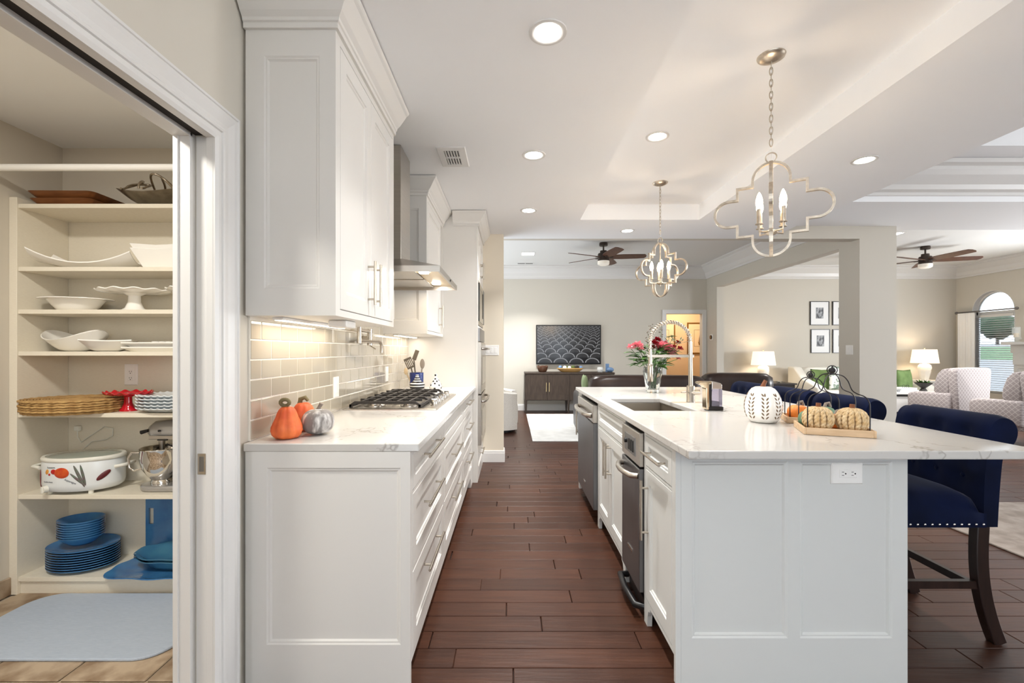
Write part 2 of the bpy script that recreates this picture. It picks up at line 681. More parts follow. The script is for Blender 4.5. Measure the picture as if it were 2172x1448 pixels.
# ---- far wall with the hall door
w = MB()
YB = 9.57
w.box(-3.2, 3.253, YB, YB + 0.12, 0, 3.02)
w.box(4.007, 9.47, YB, YB + 0.12, 0, 3.02)
w.box(3.253, 4.007, YB, YB + 0.12, 2.03, 3.02)
struct('wall_back', w, 'taupe')
struct('wall_family_left', B(-3.2, -3.08, 5.2, 9.57, 0, 3.02), 'taupe')
struct('wall_family_near', B(-3.08, -1.106, 5.14, 5.27, 0, 3.02), 'taupe')
struct('ceiling_family', B(-3.2, 9.47, 5.45, 9.69, 3.02, 3.10), 'ceiling_white_dimmed')
cr2 = [(0, 0), (0.02, 0), (0.02, 0.03), (0.04, 0.05), (0.06, 0.11), (0.12, 0.17), (0.15, 0.2), (0.15, 0.22), (0.19, 0.24), (0.19, 0.26), (0, 0.26)]
pc = [(o, 2.76 + h) for o, h in cr2]
struct('trim_family_crown', MB().sweep([(4.10, 5.45), (4.10, YB), (-3.08, YB), (-3.08, 5.45)], pc, lambda u, v, h: (u, v, h)), 'trim')
struct('trim_living_crown', MB().sweep([(9.35, 4.6), (9.35, YB), (4.24, YB), (4.24, 5.52)], pc, lambda u, v, h: (u, v, h)), 'trim')
dc = [(0, 0), (0, 0.012), (0.012, 0.018), (0.07, 0.022), (0.085, 0.022), (0.085, 0)]
struct('trim_hall_casing', MB().sweep([(3.253, 0), (3.253, 2.03), (4.007, 2.03), (4.007, 0)], dc, lambda u, v, h: (u, YB - h, v)), 'trim')
bbp = [(o, h) for o, h in bb]
struct('baseboard_back', MB().sweep([(3.16, YB), (-3.08, YB)], bbp, lambda u, v, h: (u, v, h)), 'trim')
struct('baseboard_living', MB().sweep([(9.35, YB), (4.24, YB)], bbp, lambda u, v, h: (u, v, h)), 'trim')
# hall beyond the door
mat('hall_paint', (222, 190, 150), 0.8)
h = MB()
h.box(2.2, 5.2, 10.95, 11.05, 0, 2.6)
struct('wall_hall_back', h, 'hall_paint')
struct('wall_hall_side', B(5.2, 5.3, 9.69, 11.05, 0, 2.6), 'hall_paint')
struct('wall_hall_left', B(2.1, 2.2, 9.69, 11.05, 0, 2.6), 'hall_paint')
struct('ceiling_hall', B(2.1, 5.3, 9.69, 11.05, 2.6, 2.7), 'ceiling_white')
struct('floor_hall', B(2.1, 5.3, 9.6, 11.05, -0.08, 0), 'wood_floor')

# ---- right wall of the living room with an arched window and an unseen mate added for daylight beyond the fireplace
XR = 9.35


def arch_wall():
    mb = MB()
    zs, r0 = 2.03, 0.39
    holes = [(8.455, 9.235), (5.75, 6.53)]
    edges = [4.55] + [e for hh in sorted(holes) for e in hh] + [9.57]
    for k in range(0, len(edges), 2):
        mb.box(XR, XR + 0.14, edges[k], edges[k + 1], 0, 3.02)
    for (a, b) in holes:
        mb.box(XR, XR + 0.14, a, b, 0, 0.42)
        cy = (a + b) / 2
        n = 20
        pts = [(cy + r0 * math.cos(PI * i / n), zs + r0 * math.sin(PI * i / n)) for i in range(n + 1)]
        for i in range(n):
            (y1, z1), (y2, z2) = pts[i], pts[i + 1]
            vs = [(XR, y1, z1), (XR, y2, z2), (XR, y2, 3.02), (XR, y1, 3.02)]
            vs += [(XR + 0.14, q[1], q[2]) for q in vs]
            mb.add(vs, [(0, 1, 2, 3), (7, 6, 5, 4), (0, 4, 5, 1), (2, 6, 7, 3), (1, 5, 6, 2), (3, 7, 4, 0)])
    return mb


struct('wall_living_right', arch_wall(), 'taupe')


def arch_window(name, a, b):
    wroot = thing(name, 'white arched window frame with meeting rail in living room wall', None, (XR + 0.1, (a + b) / 2, 0.42), kind='structure')
    cy, r0, zs = (a + b) / 2, (b - a) / 2, 2.03
    n = 20
    fr = [(a, 0.42)] + [(cy - r0 * math.cos(PI * i / n), zs + r0 * math.sin(PI * i / n)) for i in range(n + 1)] + [(b, 0.42)]
    obj('window_frame', MB().sweep(fr, [(0, 0), (0, 0.05), (-0.035, 0.05), (-0.035, 0)], lambda u, v, h: (XR + 0.08 + h, u, v), closed=True), 'trim', wroot)
    obj('transom_bar', B(XR + 0.08, XR + 0.13, a, b, 1.97, 2.03), 'trim', wroot)
    g = [(cy - (r0 - 0.03) * math.cos(PI * i / n), zs + (r0 - 0.03) * math.sin(PI * i / n)) for i in range(n + 1)]
    obj('pane', MB().prism([(a + 0.03, 0.45)] + g + [(b - 0.03, 0.45)], 'x', XR + 0.105, XR + 0.109), 'glass', wroot)
    # white plaster lining of the arched reveal
    rv = [(a, 0.42)] + [(cy - r0 * math.cos(PI * i / n), zs + r0 * math.sin(PI * i / n)) for i in range(n + 1)] + [(b, 0.42)]
    obj('reveal', MB().sweep(rv, [(0.002, -0.005), (0.002, 0.08), (-0.006, 0.08), (-0.006, -0.005)], lambda u, v, h: (XR + h, u, v)), 'trim', wroot)
    return wroot


arch_window('window_1', 8.455, 9.235)
arch_window('window_2', 5.75, 6.53)

# outdoors seen through the window: lawn, drive, hedge and trees
mat('lawn', (58, 92, 48), 0.9, noise=(3,), col2=(42, 70, 36))
mat('drive', (112, 112, 112), 0.9)
mat('hedge', (40, 66, 40), 0.9, noise=(9,), col2=(20, 38, 22))
struct('ground_drive', MB().add([(9.6, -20, -0.3), (16, -20, 0.95), (16, 45, 0.95), (9.6, 45, -0.3)], [(0, 1, 2, 3)]), 'drive')
struct('ground_lawn', MB().add([(16, -20, 0.95), (25, -20, 1.45), (25, 45, 1.45), (16, 45, 0.95)], [(0, 1, 2, 3)]), 'lawn')
struct('ground_street', MB().add([(25, -20, 1.45), (60, -20, 2.1), (60, 60, 2.1), (25, 60, 1.45)], [(0, 1, 2, 3)]), 'drive')


def blob(mb, c, r, seed, n=14, m=10, amp=0.22):
    rr = random.Random(seed)
    i0 = len(mb.v)
    mb.ball(c, r, n, m)
    for i in range(i0, len(mb.v)):
        v = Vector(mb.v[i]) - Vector(c)
        mb.v[i] = tuple(Vector(c) + v * (1 + amp * (rr.random() - 0.5) * 2))


for k, (x, yy, zz, r) in enumerate([(40, 35.0, 3.0, 1.0), (41, 38.4, 3.3, 1.3), (39, 41.0, 2.9, 0.9)]):
    t = thing('tree', ['small round tree on the right seen through the arched window', 'largest round tree in the middle seen through the arched window',
                       'small round tree on the left seen through the arched window'][k], 'tree', (x, yy, 1.6), 'trees beyond the lawn')
    mb = MB()
    blob(mb, (x, yy, zz), (r, r, r * 0.8), k)
    obj('crown', mb, 'hedge', t, smooth=60)
    obj('trunk', MB().cyl((x, yy, 1.6), (x, yy, zz), 0.15, 0.1, 8), 'dark_gap', t)

# ---- recessed ceiling lights


def downlight(x, yy, z, label, square=False, power=None):
    t = thing('recessed_light', label, 'light', (x, yy, z), 'recessed ceiling lights')
    if square:
        obj('trim_ring', MB().sweep([(x - 0.13, yy - 0.13), (x + 0.13, yy - 0.13), (x + 0.13, yy + 0.13), (x - 0.13, yy + 0.13)],
                                    [(0, -0.004), (0.02, -0.006), (0.02, 0), (0, 0)], lambda u, v, h: (u, v, z + h), closed=True), 'trim', t)
        obj('lens', B(x - 0.11, x + 0.11, yy - 0.11, yy + 0.11, z - 0.003, z - 0.001), 'lens_glow', t)
    else:
        obj('trim_ring', MB().lathe([(0.055, 0), (0.058, -0.004), (0.07, -0.006), (0.078, -0.004), (0.079, 0)], 32, (x, yy, z), cap=False), 'trim', t, smooth=60)
        obj('lens', MB().lathe([(0.001, -0.002), (0.056, -0.002)], 32, (x, yy, z), cap=False), 'lens_glow', t)
    o = lamp('lamp_glow', 'AREA', (x, yy, z - 0.012), power or RECESSED_W, DAY, 0.11, spread=math.radians(108))
    o.location = (0, 0, -0.012)
    o.parent = t
    return t


downlight(0.15, 1.88, ZK, 'nearest and largest round recessed light over the kitchen aisle', power=5.0)
downlight(0.15, 3.06, ZK, 'middle round recessed light over the aisle, beside the air vent')
downlight(0.16, 4.27, ZK, 'farthest round recessed light of the row over the aisle')
downlight(1.0, 3.12, 2.723, 'round recessed light inside the ceiling tray above the island', power=5.0)
downlight(1.27, 4.99, ZK, 'round recessed light just beyond the far end of the ceiling tray')
downlight(2.435, 3.14, ZK, 'round recessed light right of the ceiling tray, beside the large pendant')
downlight(0.30, 8.29, 3.02, 'square recessed light in the family room ceiling near the vent', True, 24)
downlight(5.75, 6.9, 3.02, 'recessed light cut off by the column top, living room ceiling', True, 24)
# ================================================================== LEFT RUN OF CABINETS
SH = 0.062   # width of door stiles


def front(mb, u0, u1, v0, v1, mp, sh=SH, t=0.02):
    r = [(0, 0), (0, t - 0.002), (0.002, t), (sh, t), (sh + 0.003, t - 0.005), (sh + 0.009, t - 0.005), (sh + 0.014, t - 0.010)]
    return mb.panel(u0, u1, v0, v1, r, mp)


def bar_handle(parent, p0, p1, out, r=0.006, name='handle'):
    """bar pull from p0 to p1 standing off along vector out"""
    p0, p1, out = Vector(p0), Vector(p1), Vector(out)
    mb = MB()
    mb.cyl(p0 + out, p1 + out, r, n=12)
    d = (p1 - p0)
    for f in (0.13, 0.87):
        q = p0 + d * f
        mb.cyl(q, q + out, r * 0.85, n=10)
    return obj(name, mb, 'nickel', parent, smooth=40)


def drawer_stack(name, label, y0, y1, handles=(1, 1, 1)):
    XF = -0.372
    t = thing(name, label, 'cabinet', ((XL + XF) / 2, (y0 + y1) / 2, 0), 'base cabinets under the long worktop')
    b = MB()
    b.box(XL + 0.01, XF - 0.0225, y0 + 0.0005, y1 - 0.0005, 0.1005, 0.8835)
    obj('carcass', b, 'cabinet', t)
    fr = MB()
    e = 0.022
    fr.box(XF - 0.022, XF, y0, y0 + e, 0.10, 0.884)
    fr.box(XF - 0.022, XF, y1 - e, y1, 0.10, 0.884)
    for z0, z1 in ((0.10, 0.118), (0.424, 0.434), (0.718, 0.728), (0.866, 0.884)):
        fr.box(XF - 0.022, XF, y0 + e, y1 - e, z0, z1)
    obj('face_frame', fr, 'cabinet', t)
    obj('toe_kick', B(XL + 0.01, XF - 0.075, y0 + 0.0005, y1 - 0.0005, 0, 0.0995), 'cabinet', t)
    for k, (z0, z1, hz) in enumerate(((0.730, 0.864, 0.815), (0.436, 0.716, 0.612), (0.120, 0.422, 0.343))):
        dr = obj('drawer', front(MB(), y0 + e + 0.003, y1 - e - 0.003, z0, z1, FX(XF - 0.019), 0.045 if k == 0 else 0.06), 'cabinet', t)
        if handles[k]:
            cy = (y0 + y1) / 2 + 0.0
            bar_handle(dr, (XF - 0.001, cy - 0.2, hz), (XF - 0.001, cy + 0.2, hz), (0.034, 0, 0))
    return t


s1 = drawer_stack('drawer_cabinet', 'white three-drawer base cabinet nearest the camera, with panelled end', 1.69, 2.49)
ep = MB().panel(XL + 0.035, -0.372, 0.0, 0.884, [(0, 0), (0, 0.018), (0.05, 0.018), (0.05, 0.018)], FYn(1.69))
# end panel: wide stiles, recessed field with a bead
ep = MB()
ring = [(0, 0), (0, 0.018)]
x0, x1 = XL + 0.03, -0.372
fx0, fx1, fz0, fz1 = x0 + 0.055, x1 - 0.035, 0.175, 0.825
pts_o = [(x0, 0), (x1, 0), (x1, 0.884), (x0, 0.884)]
pts_i = [(fx0, fz0), (fx1, fz0), (fx1, fz1), (fx0, fz1)]


def framed(mb, outer, inner, mp, t=0.018):
    """face with a recessed rectangular field: outer and inner rectangles"""
    lv = [(outer, 0, 0), (outer, t, 0), (inner, t, 0), (inner, t - 0.004, 0.005), (inner, t - 0.004, 0.010), (inner, t - 0.010, 0.016)]
    vs = []
    for (pts, h, i) in lv:
        (a, c0), (b, _), (_, d0), _ = pts
        for u, v in ((a + i, c0 + i), (b - i, c0 + i), (b - i, d0 - i), (a + i, d0 - i)):
            vs.append(mp(u, v, h))
    fs = [(3, 2, 1, 0)]
    for j2 in range(len(lv) - 1):
        for k in range(4):
            fs.append((j2 * 4 + k, j2 * 4 + (k + 1) % 4, j2 * 4 + 4 + (k + 1) % 4, j2 * 4 + 4 + k))
    e2 = (len(lv) - 1) * 4
    fs.append((e2, e2 + 1, e2 + 2, e2 + 3))
    return mb.add(vs, fs)


obj('end_panel', framed(ep, pts_o, pts_i, FYn(1.6895)), 'cabinet', s1)
obj('scribe_strip', B(XL, XL + 0.029, 1.684, 1.689, 0, 0.883), 'cabinet', s1)
drawer_stack('drawer_cabinet', 'white base cabinet under the cooktop, false front above two drawers', 2.491, 3.469, (0, 1, 1))
s3 = drawer_stack('drawer_cabinet', 'white three-drawer base cabinet beside the oven tower', 3.47, 4.31)
obj('foot', MB().prism([(4.17, 0), (4.31, 0), (4.31, 0.1), (4.13, 0.1), (4.13, 0.085), (4.15, 0.08)], 'x', -0.40, -0.372), 'cabinet', s3)

wt = obj('worktop', B(XL, -0.341, 1.67, 4.328, 0.884, 0.914), 'quartz', bevel=0.003, label='long white veined quartz worktop along the tiled wall', cat='worktop')

# ---- backsplash tiles
bs = struct('wall_backsplash', B(-0.9925, XL - 0.0002, 1.715, 4.33, 0.914, 1.74), 'grout')
TW, TH = 0.152, 0.0762
tmesh = {}
for r in range(11):
    z0 = 0.9155 + r * TH
    if z0 > 1.72:
        break
    off = 1.866 - TW if r % 2 == 0 else 1.79 - TW
    k = 0
    a = off
    while a < 4.33:
        y0, y1 = max(a, 1.715), min(a + TW, 4.33)
        covered = z0 > 1.36 and (y1 < 2.5 or y0 > 3.5)
        if y1 - y0 > 0.02 and not covered:
            key = round(y1 - y0, 3)
            if key not in tmesh:
                tmesh[key] = mesh_of('tile', B(0, 0.0055, 0.0026, key - 0.0026, 0.0026, TH - 0.0026), 'glass_tile', bevel=0.0015)
            inst('tile', tmesh[key], (XL - 0.0035, y0, z0), bs)
        a += TW


def wall_plate(mp, u, v, label, kind='switch', gangs=1, group=None, name='wall_plate', w=0.07, hh=0.115):
    """mp(u, v, h); plate centred on (u, v)"""
    ww = w + (gangs - 1) * 0.046
    t = thing(name, label, 'wall plate', mp(u, v, 0), group)
    mb = MB().panel(u - ww / 2, u + ww / 2, v - hh / 2, v + hh / 2, [(0, 0), (0, 0.003), (0.003, 0.006)], mp)
    obj('cover', mb, 'white_plastic', t)
    for g in range(gangs):
        cu = u + (g - (gangs - 1) / 2) * 0.046
        if kind == 'switch':
            obj('rocker', MB().panel(cu - 0.016, cu + 0.016, v - 0.033, v + 0.033, [(0, 0.005), (0, 0.008), (0.002, 0.009)], mp), 'white_plastic', t)
        else:
            obj('socket_face', MB().panel(cu - 0.017, cu + 0.017, v - 0.034, v + 0.034, [(0, 0.005), (0, 0.007), (0.002, 0.008)], mp), 'white_plastic', t)
            for s in (-1, 1):
                for dx in (-0.006, 0.006):
                    obj('slot', MB().panel(cu + dx - 0.001, cu + dx + 0.001, v + s * 0.018 - 0.004, v + s * 0.018 + 0.004, [(0, 0.0078), (0, 0.0085)], mp), 'black', t)
                obj('slot', MB().panel(cu - 0.0025, cu + 0.0025, v + s * 0.018 - 0.012, v + s * 0.018 - 0.008, [(0, 0.0078), (0, 0.0085)], mp), 'black', t)
    return t


wall_plate(FX(XL + 0.002), 2.545, 1.052, 'white switch plate on the tiles left of the cooktop')
wall_plate(FX(XL + 0.002), 3.58, 1.072, 'white switch plate on the tiles right of the cooktop')
wall_plate(FYn(5.14), -0.225, 1.26, 'white triple switch plate on the wall end beyond the ovens', gangs=3)


# ---- upper cabinets
def crown_prof(z, hgt=0.125, out=0.085):
    p = [(0, 0), (0.012, 0), (0.012, 0.02), (0.018, 0.024), (0.02, 0.035), (0.035, 0.05), (0.06, 0.085), (0.07, 0.1), (0.08, 0.108), (out, 0.115), (out, hgt), (0, hgt)]
    return [(o, z + q) for o, q in p]


def upper(label, y0, y1, doors, end_panel=False):
    XU = -0.65
    t = thing('upper_cabinet', label, 'cabinet', (-0.82, (y0 + y1) / 2, 1.385), 'upper cabinets')
    obj('top_filler', B(XL, XU - 0.03, y0 + 0.002, y1 - 0.002, 2.4405, 2.566), 'cabinet', t)
    obj('carcass', B(XL, XU - 0.0225, y0 + 0.0005, y1 - 0.0005, 1.3855, 2.44), 'cabinet', t)
    fr = MB()
    fr.box(XU - 0.022, XU, y0, y0 + 0.025, 1.385, 2.56)
    fr.box(XU - 0.022, XU, y1 - 0.025, y1, 1.385, 2.56)
    fr.box(XU - 0.022, XU, y0 + 0.025, y1 - 0.025, 1.385, 1.41)
    fr.box(XU - 0.022, XU, y0 + 0.025, y1 - 0.025, 2.41, 2.56)
    obj('face_frame', fr, 'cabinet', t)
    for (a, b, hy) in doors:
        dr = obj('door', front(MB(), a, b, 1.413, 2.407, FX(XU - 0.019)), 'cabinet', t)
        bar_handle(dr, (XU - 0.001, hy, 1.462), (XU - 0.001, hy, 1.66), (0.034, 0, 0))
    mb = framed(MB(), [(XL + 0.002, 1.385), (XU, 1.385), (XU, 2.56), (XL + 0.002, 2.56)],
                [(XL + 0.07, 1.485), (XU - 0.06, 1.485), (XU - 0.06, 2.345), (XL + 0.07, 2.345)], FYn(y0), 0.018)
    obj('end_panel', mb, 'cabinet', t)
    path = [(XL, y0 - 0.018), (XU, y0 - 0.018), (XU, y1 - 0.004 if y1 > 4 else y1)]
    obj('crown', MB().sweep(path, [(-o, q) for o, q in crown_prof(2.44)], lambda u, v, h: (u, v, h)), 'cabinet', t)
    return t


u1 = upper('large white two-door upper cabinet nearest the camera', 1.70, 2.51, [(1.728, 2.102, 2.06), (2.106, 2.482, 2.148)])
u2 = upper('white upper cabinet between the range hood and oven tower', 3.50, 4.328, [(3.528, 4.16, 4.09)])

# under-cabinet lights
for (y0, y1, lab) in ((1.76, 2.44, 'thin light strip under the nearest upper cabinet'), (3.55, 4.28, 'thin light strip under the far upper cabinet')):
    t = thing('under_cabinet_light', lab, 'light', (-0.9, (y0 + y1) / 2, 1.375), 'under-cabinet lights')
    obj('housing', B(-0.925, -0.885, y0, y1, 1.374, 1.3845), 'white_plastic', t)
    obj('diffuser', B(-0.920, -0.890, y0 + 0.01, y1 - 0.01, 1.372, 1.3745), 'strip_glow', t)
    o = lamp('strip_lamp', 'AREA', (0, 0, 0), 0.5, (1.0, 0.88, 0.72), 0.03, (0, 0, 0), (y1 - y0) - 0.04)
    o.parent = t
    o.location = (-0.005, 0, -0.006)
t = thing('driver_box', 'small white junction box under the nearest upper cabinet', 'box', (-0.72, 2.0, 1.36))
obj('box', B(-0.78, -0.70, 1.93, 2.05, 1.355, 1.3845), 'white_plastic', t, bevel=0.006, seg=2)

# ---- range hood
t = thing('range_hood', 'stainless steel chimney range hood above the cooktop', 'range hood', (-0.7, 3.01, 1.71))
HY0, HY1, HX = 2.60, 3.42, -0.41
obj('chimney', B(XL, -0.705, 2.90, 3.16, 1.83, 2.566), 'stainless', t, bevel=0.002)
lv = [(XL, HX, HY0, HY1, 1.742), (XL, -0.69, 2.885, 3.175, 1.838)]
vs = []
for (a, b, c0, d0, z) in lv:
    vs += [(a, c0, z), (b, c0, z), (b, d0, z), (a, d0, z)]
obj('canopy', MB().add(vs, [(3, 2, 1, 0), (4, 5, 6, 7), (0, 1, 5, 4), (1, 2, 6, 5), (2, 3, 7, 6), (3, 0, 4, 7)]), 'stainless', t)
obj('lip', MB().sweep([(XL, HY0), (HX, HY0), (HX, HY1), (XL, HY1)], [(0, 1.708), (0.012, 1.708), (0.012, 1.742), (0, 1.742)], lambda u, v, h: (u, v, h), closed=True), 'stainless', t)
mat('hood_liner', (226, 206, 172), 0.35, 0.6)
obj('liner', B(XL + 0.012, HX - 0.012, HY0 + 0.012, HY1 - 0.012, 1.735, 1.7415), 'hood_liner', t)
for fy in (2.615, 3.015):
    obj('filter', B(XL + 0.08, -0.58, fy + 0.01, fy + 0.38, 1.725, 1.7345), 'stainless', t, bevel=0.004)
for q, ly in enumerate((2.78, 3.24)):
    obj('lamp_lens', MB().lathe([(0.001, 0), (0.03, 0), (0.03, 0.008), (0.001, 0.008)], 20, (-0.535, ly, 1.727), cap=False), 'lens_glow', t)
    o = lamp('hood_lamp', 'AREA', (0, 0, 0), 0.8, (1.0, 0.84, 0.64), 0.05)
    o.parent = t
    o.location = Vector((-0.535, ly, 1.722)) - wl(t)
obj('button', MB().cyl((HX - 0.001, 3.05, 1.725), (HX + 0.004, 3.05, 1.725), 0.008, n=12), 'black', t)

# ---- pot filler tap on the tiles
t = thing('pot_filler', 'brushed steel folding pot filler tap on the tiled wall', 'tap', (XL, 2.97, 1.33))
obj('wall_flange', MB().cyl((XL + 0.001, 2.97, 1.335), (XL + 0.012, 2.97, 1.335), 0.032, n=20), 'nickel', t, smooth=40)
obj('valve_body', MB().cyl((XL + 0.01, 2.97, 1.335), (XL + 0.07, 2.97, 1.335), 0.016, n=14).cyl((XL + 0.06, 2.97, 1.29), (XL + 0.06, 2.97, 1.395), 0.017, n=14), 'nickel', t, smooth=40)
obj('arm', MB().cyl((XL + 0.06, 2.97, 1.38), (XL + 0.075, 2.72, 1.38), 0.0105, n=12).cyl((XL + 0.075, 2.72, 1.40), (XL + 0.075, 2.72, 1.30), 0.014, n=14), 'nickel', t, smooth=40)
obj('arm', MB().cyl((XL + 0.075, 2.72, 1.313), (XL + 0.11, 2.99, 1.313), 0.0105, n=12), 'nickel', t, smooth=40)
obj('spout', MB().tube([(XL + 0.11, 2.98, 1.313), (XL + 0.115, 3.02, 1.31), (XL + 0.118, 3.035, 1.29), (XL + 0.118, 3.035, 1.24)], 0.0105, 10), 'nickel', t, smooth=60)
obj('lever', MB().cyl((XL + 0.06, 2.97, 1.29), (XL + 0.1, 2.96, 1.265), 0.004, n=8), 'nickel', t)

# ---- gas cooktop
t = thing('gas_cooktop', 'stainless five-burner gas cooktop with black iron grates', 'cooktop', (-0.7, 3.06, 0.914))
CX0, CX1, CY0, CY1 = -0.965, -0.43, 2.60, 3.52
obj('plate', MB().panel(CX0, CX1, CY0, CY1, [(0, 0), (0, 0.006), (0.012, 0.010), (0.03, 0.008)], lambda u, v, h: (u, v, 0.914 + h)), 'stainless', t)
burn = [(-0.83, 2.76, 0.04), (-0.62, 2.76, 0.03), (-0.72, 3.06, 0.055), (-0.83, 3.36, 0.035), (-0.62, 3.36, 0.04)]
for (x, yy, r) in burn:
    bn = obj('burner', MB().lathe([(r + 0.022, 0), (r + 0.022, 0.004), (r + 0.008, 0.008), (r, 0.010), (r, 0.018), (0.001, 0.018)], 24, (x, yy, 0.922)), 'stainless', t, smooth=40)
    obj('cap', MB().lathe([(r - 0.004, 0.018), (r - 0.003, 0.024), (r - 0.008, 0.027), (0.001, 0.028)], 24, (x, yy, 0.922)), 'black', bn, smooth=40)
for g in range(3):
    a, b = 2.635 + g * 0.285, 2.635 + (g + 1) * 0.285 - 0.004
    gr = MB()
    gx0, gx1, gz = -0.94, -0.525, 0.962
    for yy in (a + 0.006, b - 0.006):
        gr.prism([(gx0, gz - 0.02), (gx0 + 0.03, gz), (gx1 - 0.03, gz), (gx1, gz - 0.02), (gx1, gz - 0.032), (gx1 - 0.035, gz - 0.016), (gx0 + 0.035, gz - 0.016), (gx0, gz - 0.032)], 'y', yy - 0.006, yy + 0.006)
    for xx in (gx0 + 0.006, gx1 - 0.006):
        gr.box(xx - 0.007, xx + 0.007, a, b, gz - 0.034, gz - 0.018)
    cyy = (a + b) / 2
    for xx in (gx0 + 0.07, gx0 + 0.139, gx0 + 0.207, gx0 + 0.276, gx0 + 0.345):
        gr.box(xx - 0.0045, xx + 0.0045, a + 0.006, b - 0.006, gz - 0.014, gz + 0.002)
    gr.box(gx0 + 0.02, gx1 - 0.02, cyy - 0.005, cyy + 0.005, gz - 0.014, gz + 0.001)
    for xx in (gx0 + 0.008, gx1 - 0.008):
        for yy in (a + 0.008, b - 0.008):
            gr.box(xx - 0.008, xx + 0.008, yy - 0.008, yy + 0.008, 0.923, gz - 0.018)
    obj('grate', gr, 'iron', t, bevel=0.0012)
for k in range(5):
    kx, ky = -0.475, 2.80 + k * 0.13
    kn = obj('knob', MB().lathe([(0.024, 0), (0.024, 0.004), (0.019, 0.006), (0.018, 0.028), (0.016, 0.031), (0.001, 0.032)], 20, (kx, ky, 0.9225)), 'stainless', t, smooth=40)
    obj('grip', B(kx - 0.017, kx + 0.017, ky - 0.004, ky + 0.004, 0.9545, 0.961), 'chrome', kn)

# ---- oven tower
OX = -0.323
tw = thing('oven_cabinet', 'tall white oven tower cabinet with crown at the end of the run', 'cabinet', (-0.65, 4.74, 0))
TY0, TY1 = 4.33, 5.138
cb = MB()
cb.box(XL, OX - 0.0205, TY0, TY0 + 0.02, 0, 2.44)
cb.box(XL, OX - 0.0205, TY1 - 0.02, TY1, 0, 2.44)
cb.box(XL, XL + 0.02, TY0 + 0.0205, TY1 - 0.0205, 0, 2.44)
cb.box(XL + 0.0205, OX - 0.021, TY0 + 0.0205, TY1 - 0.0205, 2.40, 2.43)
cb.box(XL + 0.0205, OX - 0.021, TY0 + 0.0205, TY1 - 0.0205, 0.05, 0.12)
obj('carcass', cb, 'cabinet', tw)
obj('top_filler', B(XL, OX - 0.022, TY0 + 0.002, TY1 - 0.002, 2.4405, 2.566), 'cabinet', tw)
ff = MB()
ff.box(OX - 0.02, OX, TY0, TY0 + 0.035, 0.0, 2.56)
ff.box(OX - 0.02, OX, TY1 - 0.035, TY1, 0.0, 2.56)
for z0, z1 in ((2.40, 2.56), (1.94, 1.965), (1.48, 1.50), (0.30, 0.33), (0.0, 0.06)):
    ff.box(OX - 0.02, OX, TY0 + 0.035, TY1 - 0.035, z0, z1)
obj('face_frame', ff, 'cabinet', tw)
cm = (TY0 + TY1) / 2
for (a, b, hy) in ((TY0 + 0.038, cm - 0.002, cm - 0.04), (cm + 0.002, TY1 - 0.038, cm + 0.04)):
    dr = obj('door', front(MB(), a, b, 1.968, 2.397, FX(OX - 0.019)), 'cabinet', tw)
    bar_handle(dr, (OX - 0.001, hy, 2.0), (OX - 0.001, hy, 2.16), (0.034, 0, 0))
dr = obj('drawer', front(MB(), TY0 + 0.038, TY1 - 0.038, 0.063, 0.297, FX(OX - 0.019)), 'cabinet', tw)
bar_handle(dr, (OX - 0.001, cm - 0.15, 0.22), (OX - 0.001, cm + 0.15, 0.22), (0.034, 0, 0))
obj('crown', MB().sweep([(-0.556, TY0), (OX, TY0), (OX, TY1)], [(-o, q) for o, q in crown_prof(2.44)], lambda u, v, h: (u, v, h)), 'cabinet', tw)
t = thing('built_in_microwave', 'stainless built-in microwave in the oven tower', 'microwave', (-0.5, cm, 1.50))
obj('body', B(-0.80, OX + 0.004, TY0 + 0.04, TY1 - 0.04, 1.505, 1.935), 'stainless', t)
obj('door', MB().panel(TY0 + 0.05, TY1 - 0.2, 1.54, 1.91, [(0, 0), (0, 0.012), (0.05, 0.014), (0.055, 0.01)], FX(OX + 0.004)), 'black_gloss', t)
obj('control_panel', MB().panel(TY1 - 0.19, TY1 - 0.05, 1.54, 1.91, [(0, 0), (0, 0.012), (0.004, 0.014)], FX(OX + 0.004)), 'stainless_dark', t)
t = thing('double_wall_oven', 'stainless double wall oven with curved bar handles in the tower', 'oven', (-0.5, cm, 0.33))
obj('body', B(-0.90, OX + 0.002, TY0 + 0.037, TY1 - 0.037, 0.333, 1.478), 'stainless', t)
obj('control_panel', MB().panel(TY0 + 0.04, TY1 - 0.04, 1.345, 1.475, [(0, 0), (0, 0.016), (0.004, 0.018)], FX(OX + 0.002)), 'stainless_dark', t)
for (z0, z1) in ((0.84, 1.335), (0.345, 0.825)):
    d = obj('door', MB().panel(TY0 + 0.04, TY1 - 0.04, z0, z1, [(0, 0), (0, 0.028), (0.004, 0.03)], FX(OX + 0.002)), 'stainless', t)
    obj('window', MB().panel(TY0 + 0.14, TY1 - 0.14, z0 + 0.08, z1 - 0.15, [(0, 0.028), (0, 0.032)], FX(OX + 0.002)), 'black_gloss', d)
    hz = z1 - 0.06
    hp = [(OX + 0.03, TY0 + 0.07, hz), (OX + 0.06, TY0 + 0.10, hz), (OX + 0.075, TY0 + 0.2, hz), (OX + 0.078, cm, hz), (OX + 0.075, TY1 - 0.2, hz), (OX + 0.06, TY1 - 0.10, hz), (OX + 0.03, TY1 - 0.07, hz)]
    obj('handle', MB().tube(hp, 0.013, 10), 'stainless', d, smooth=60)

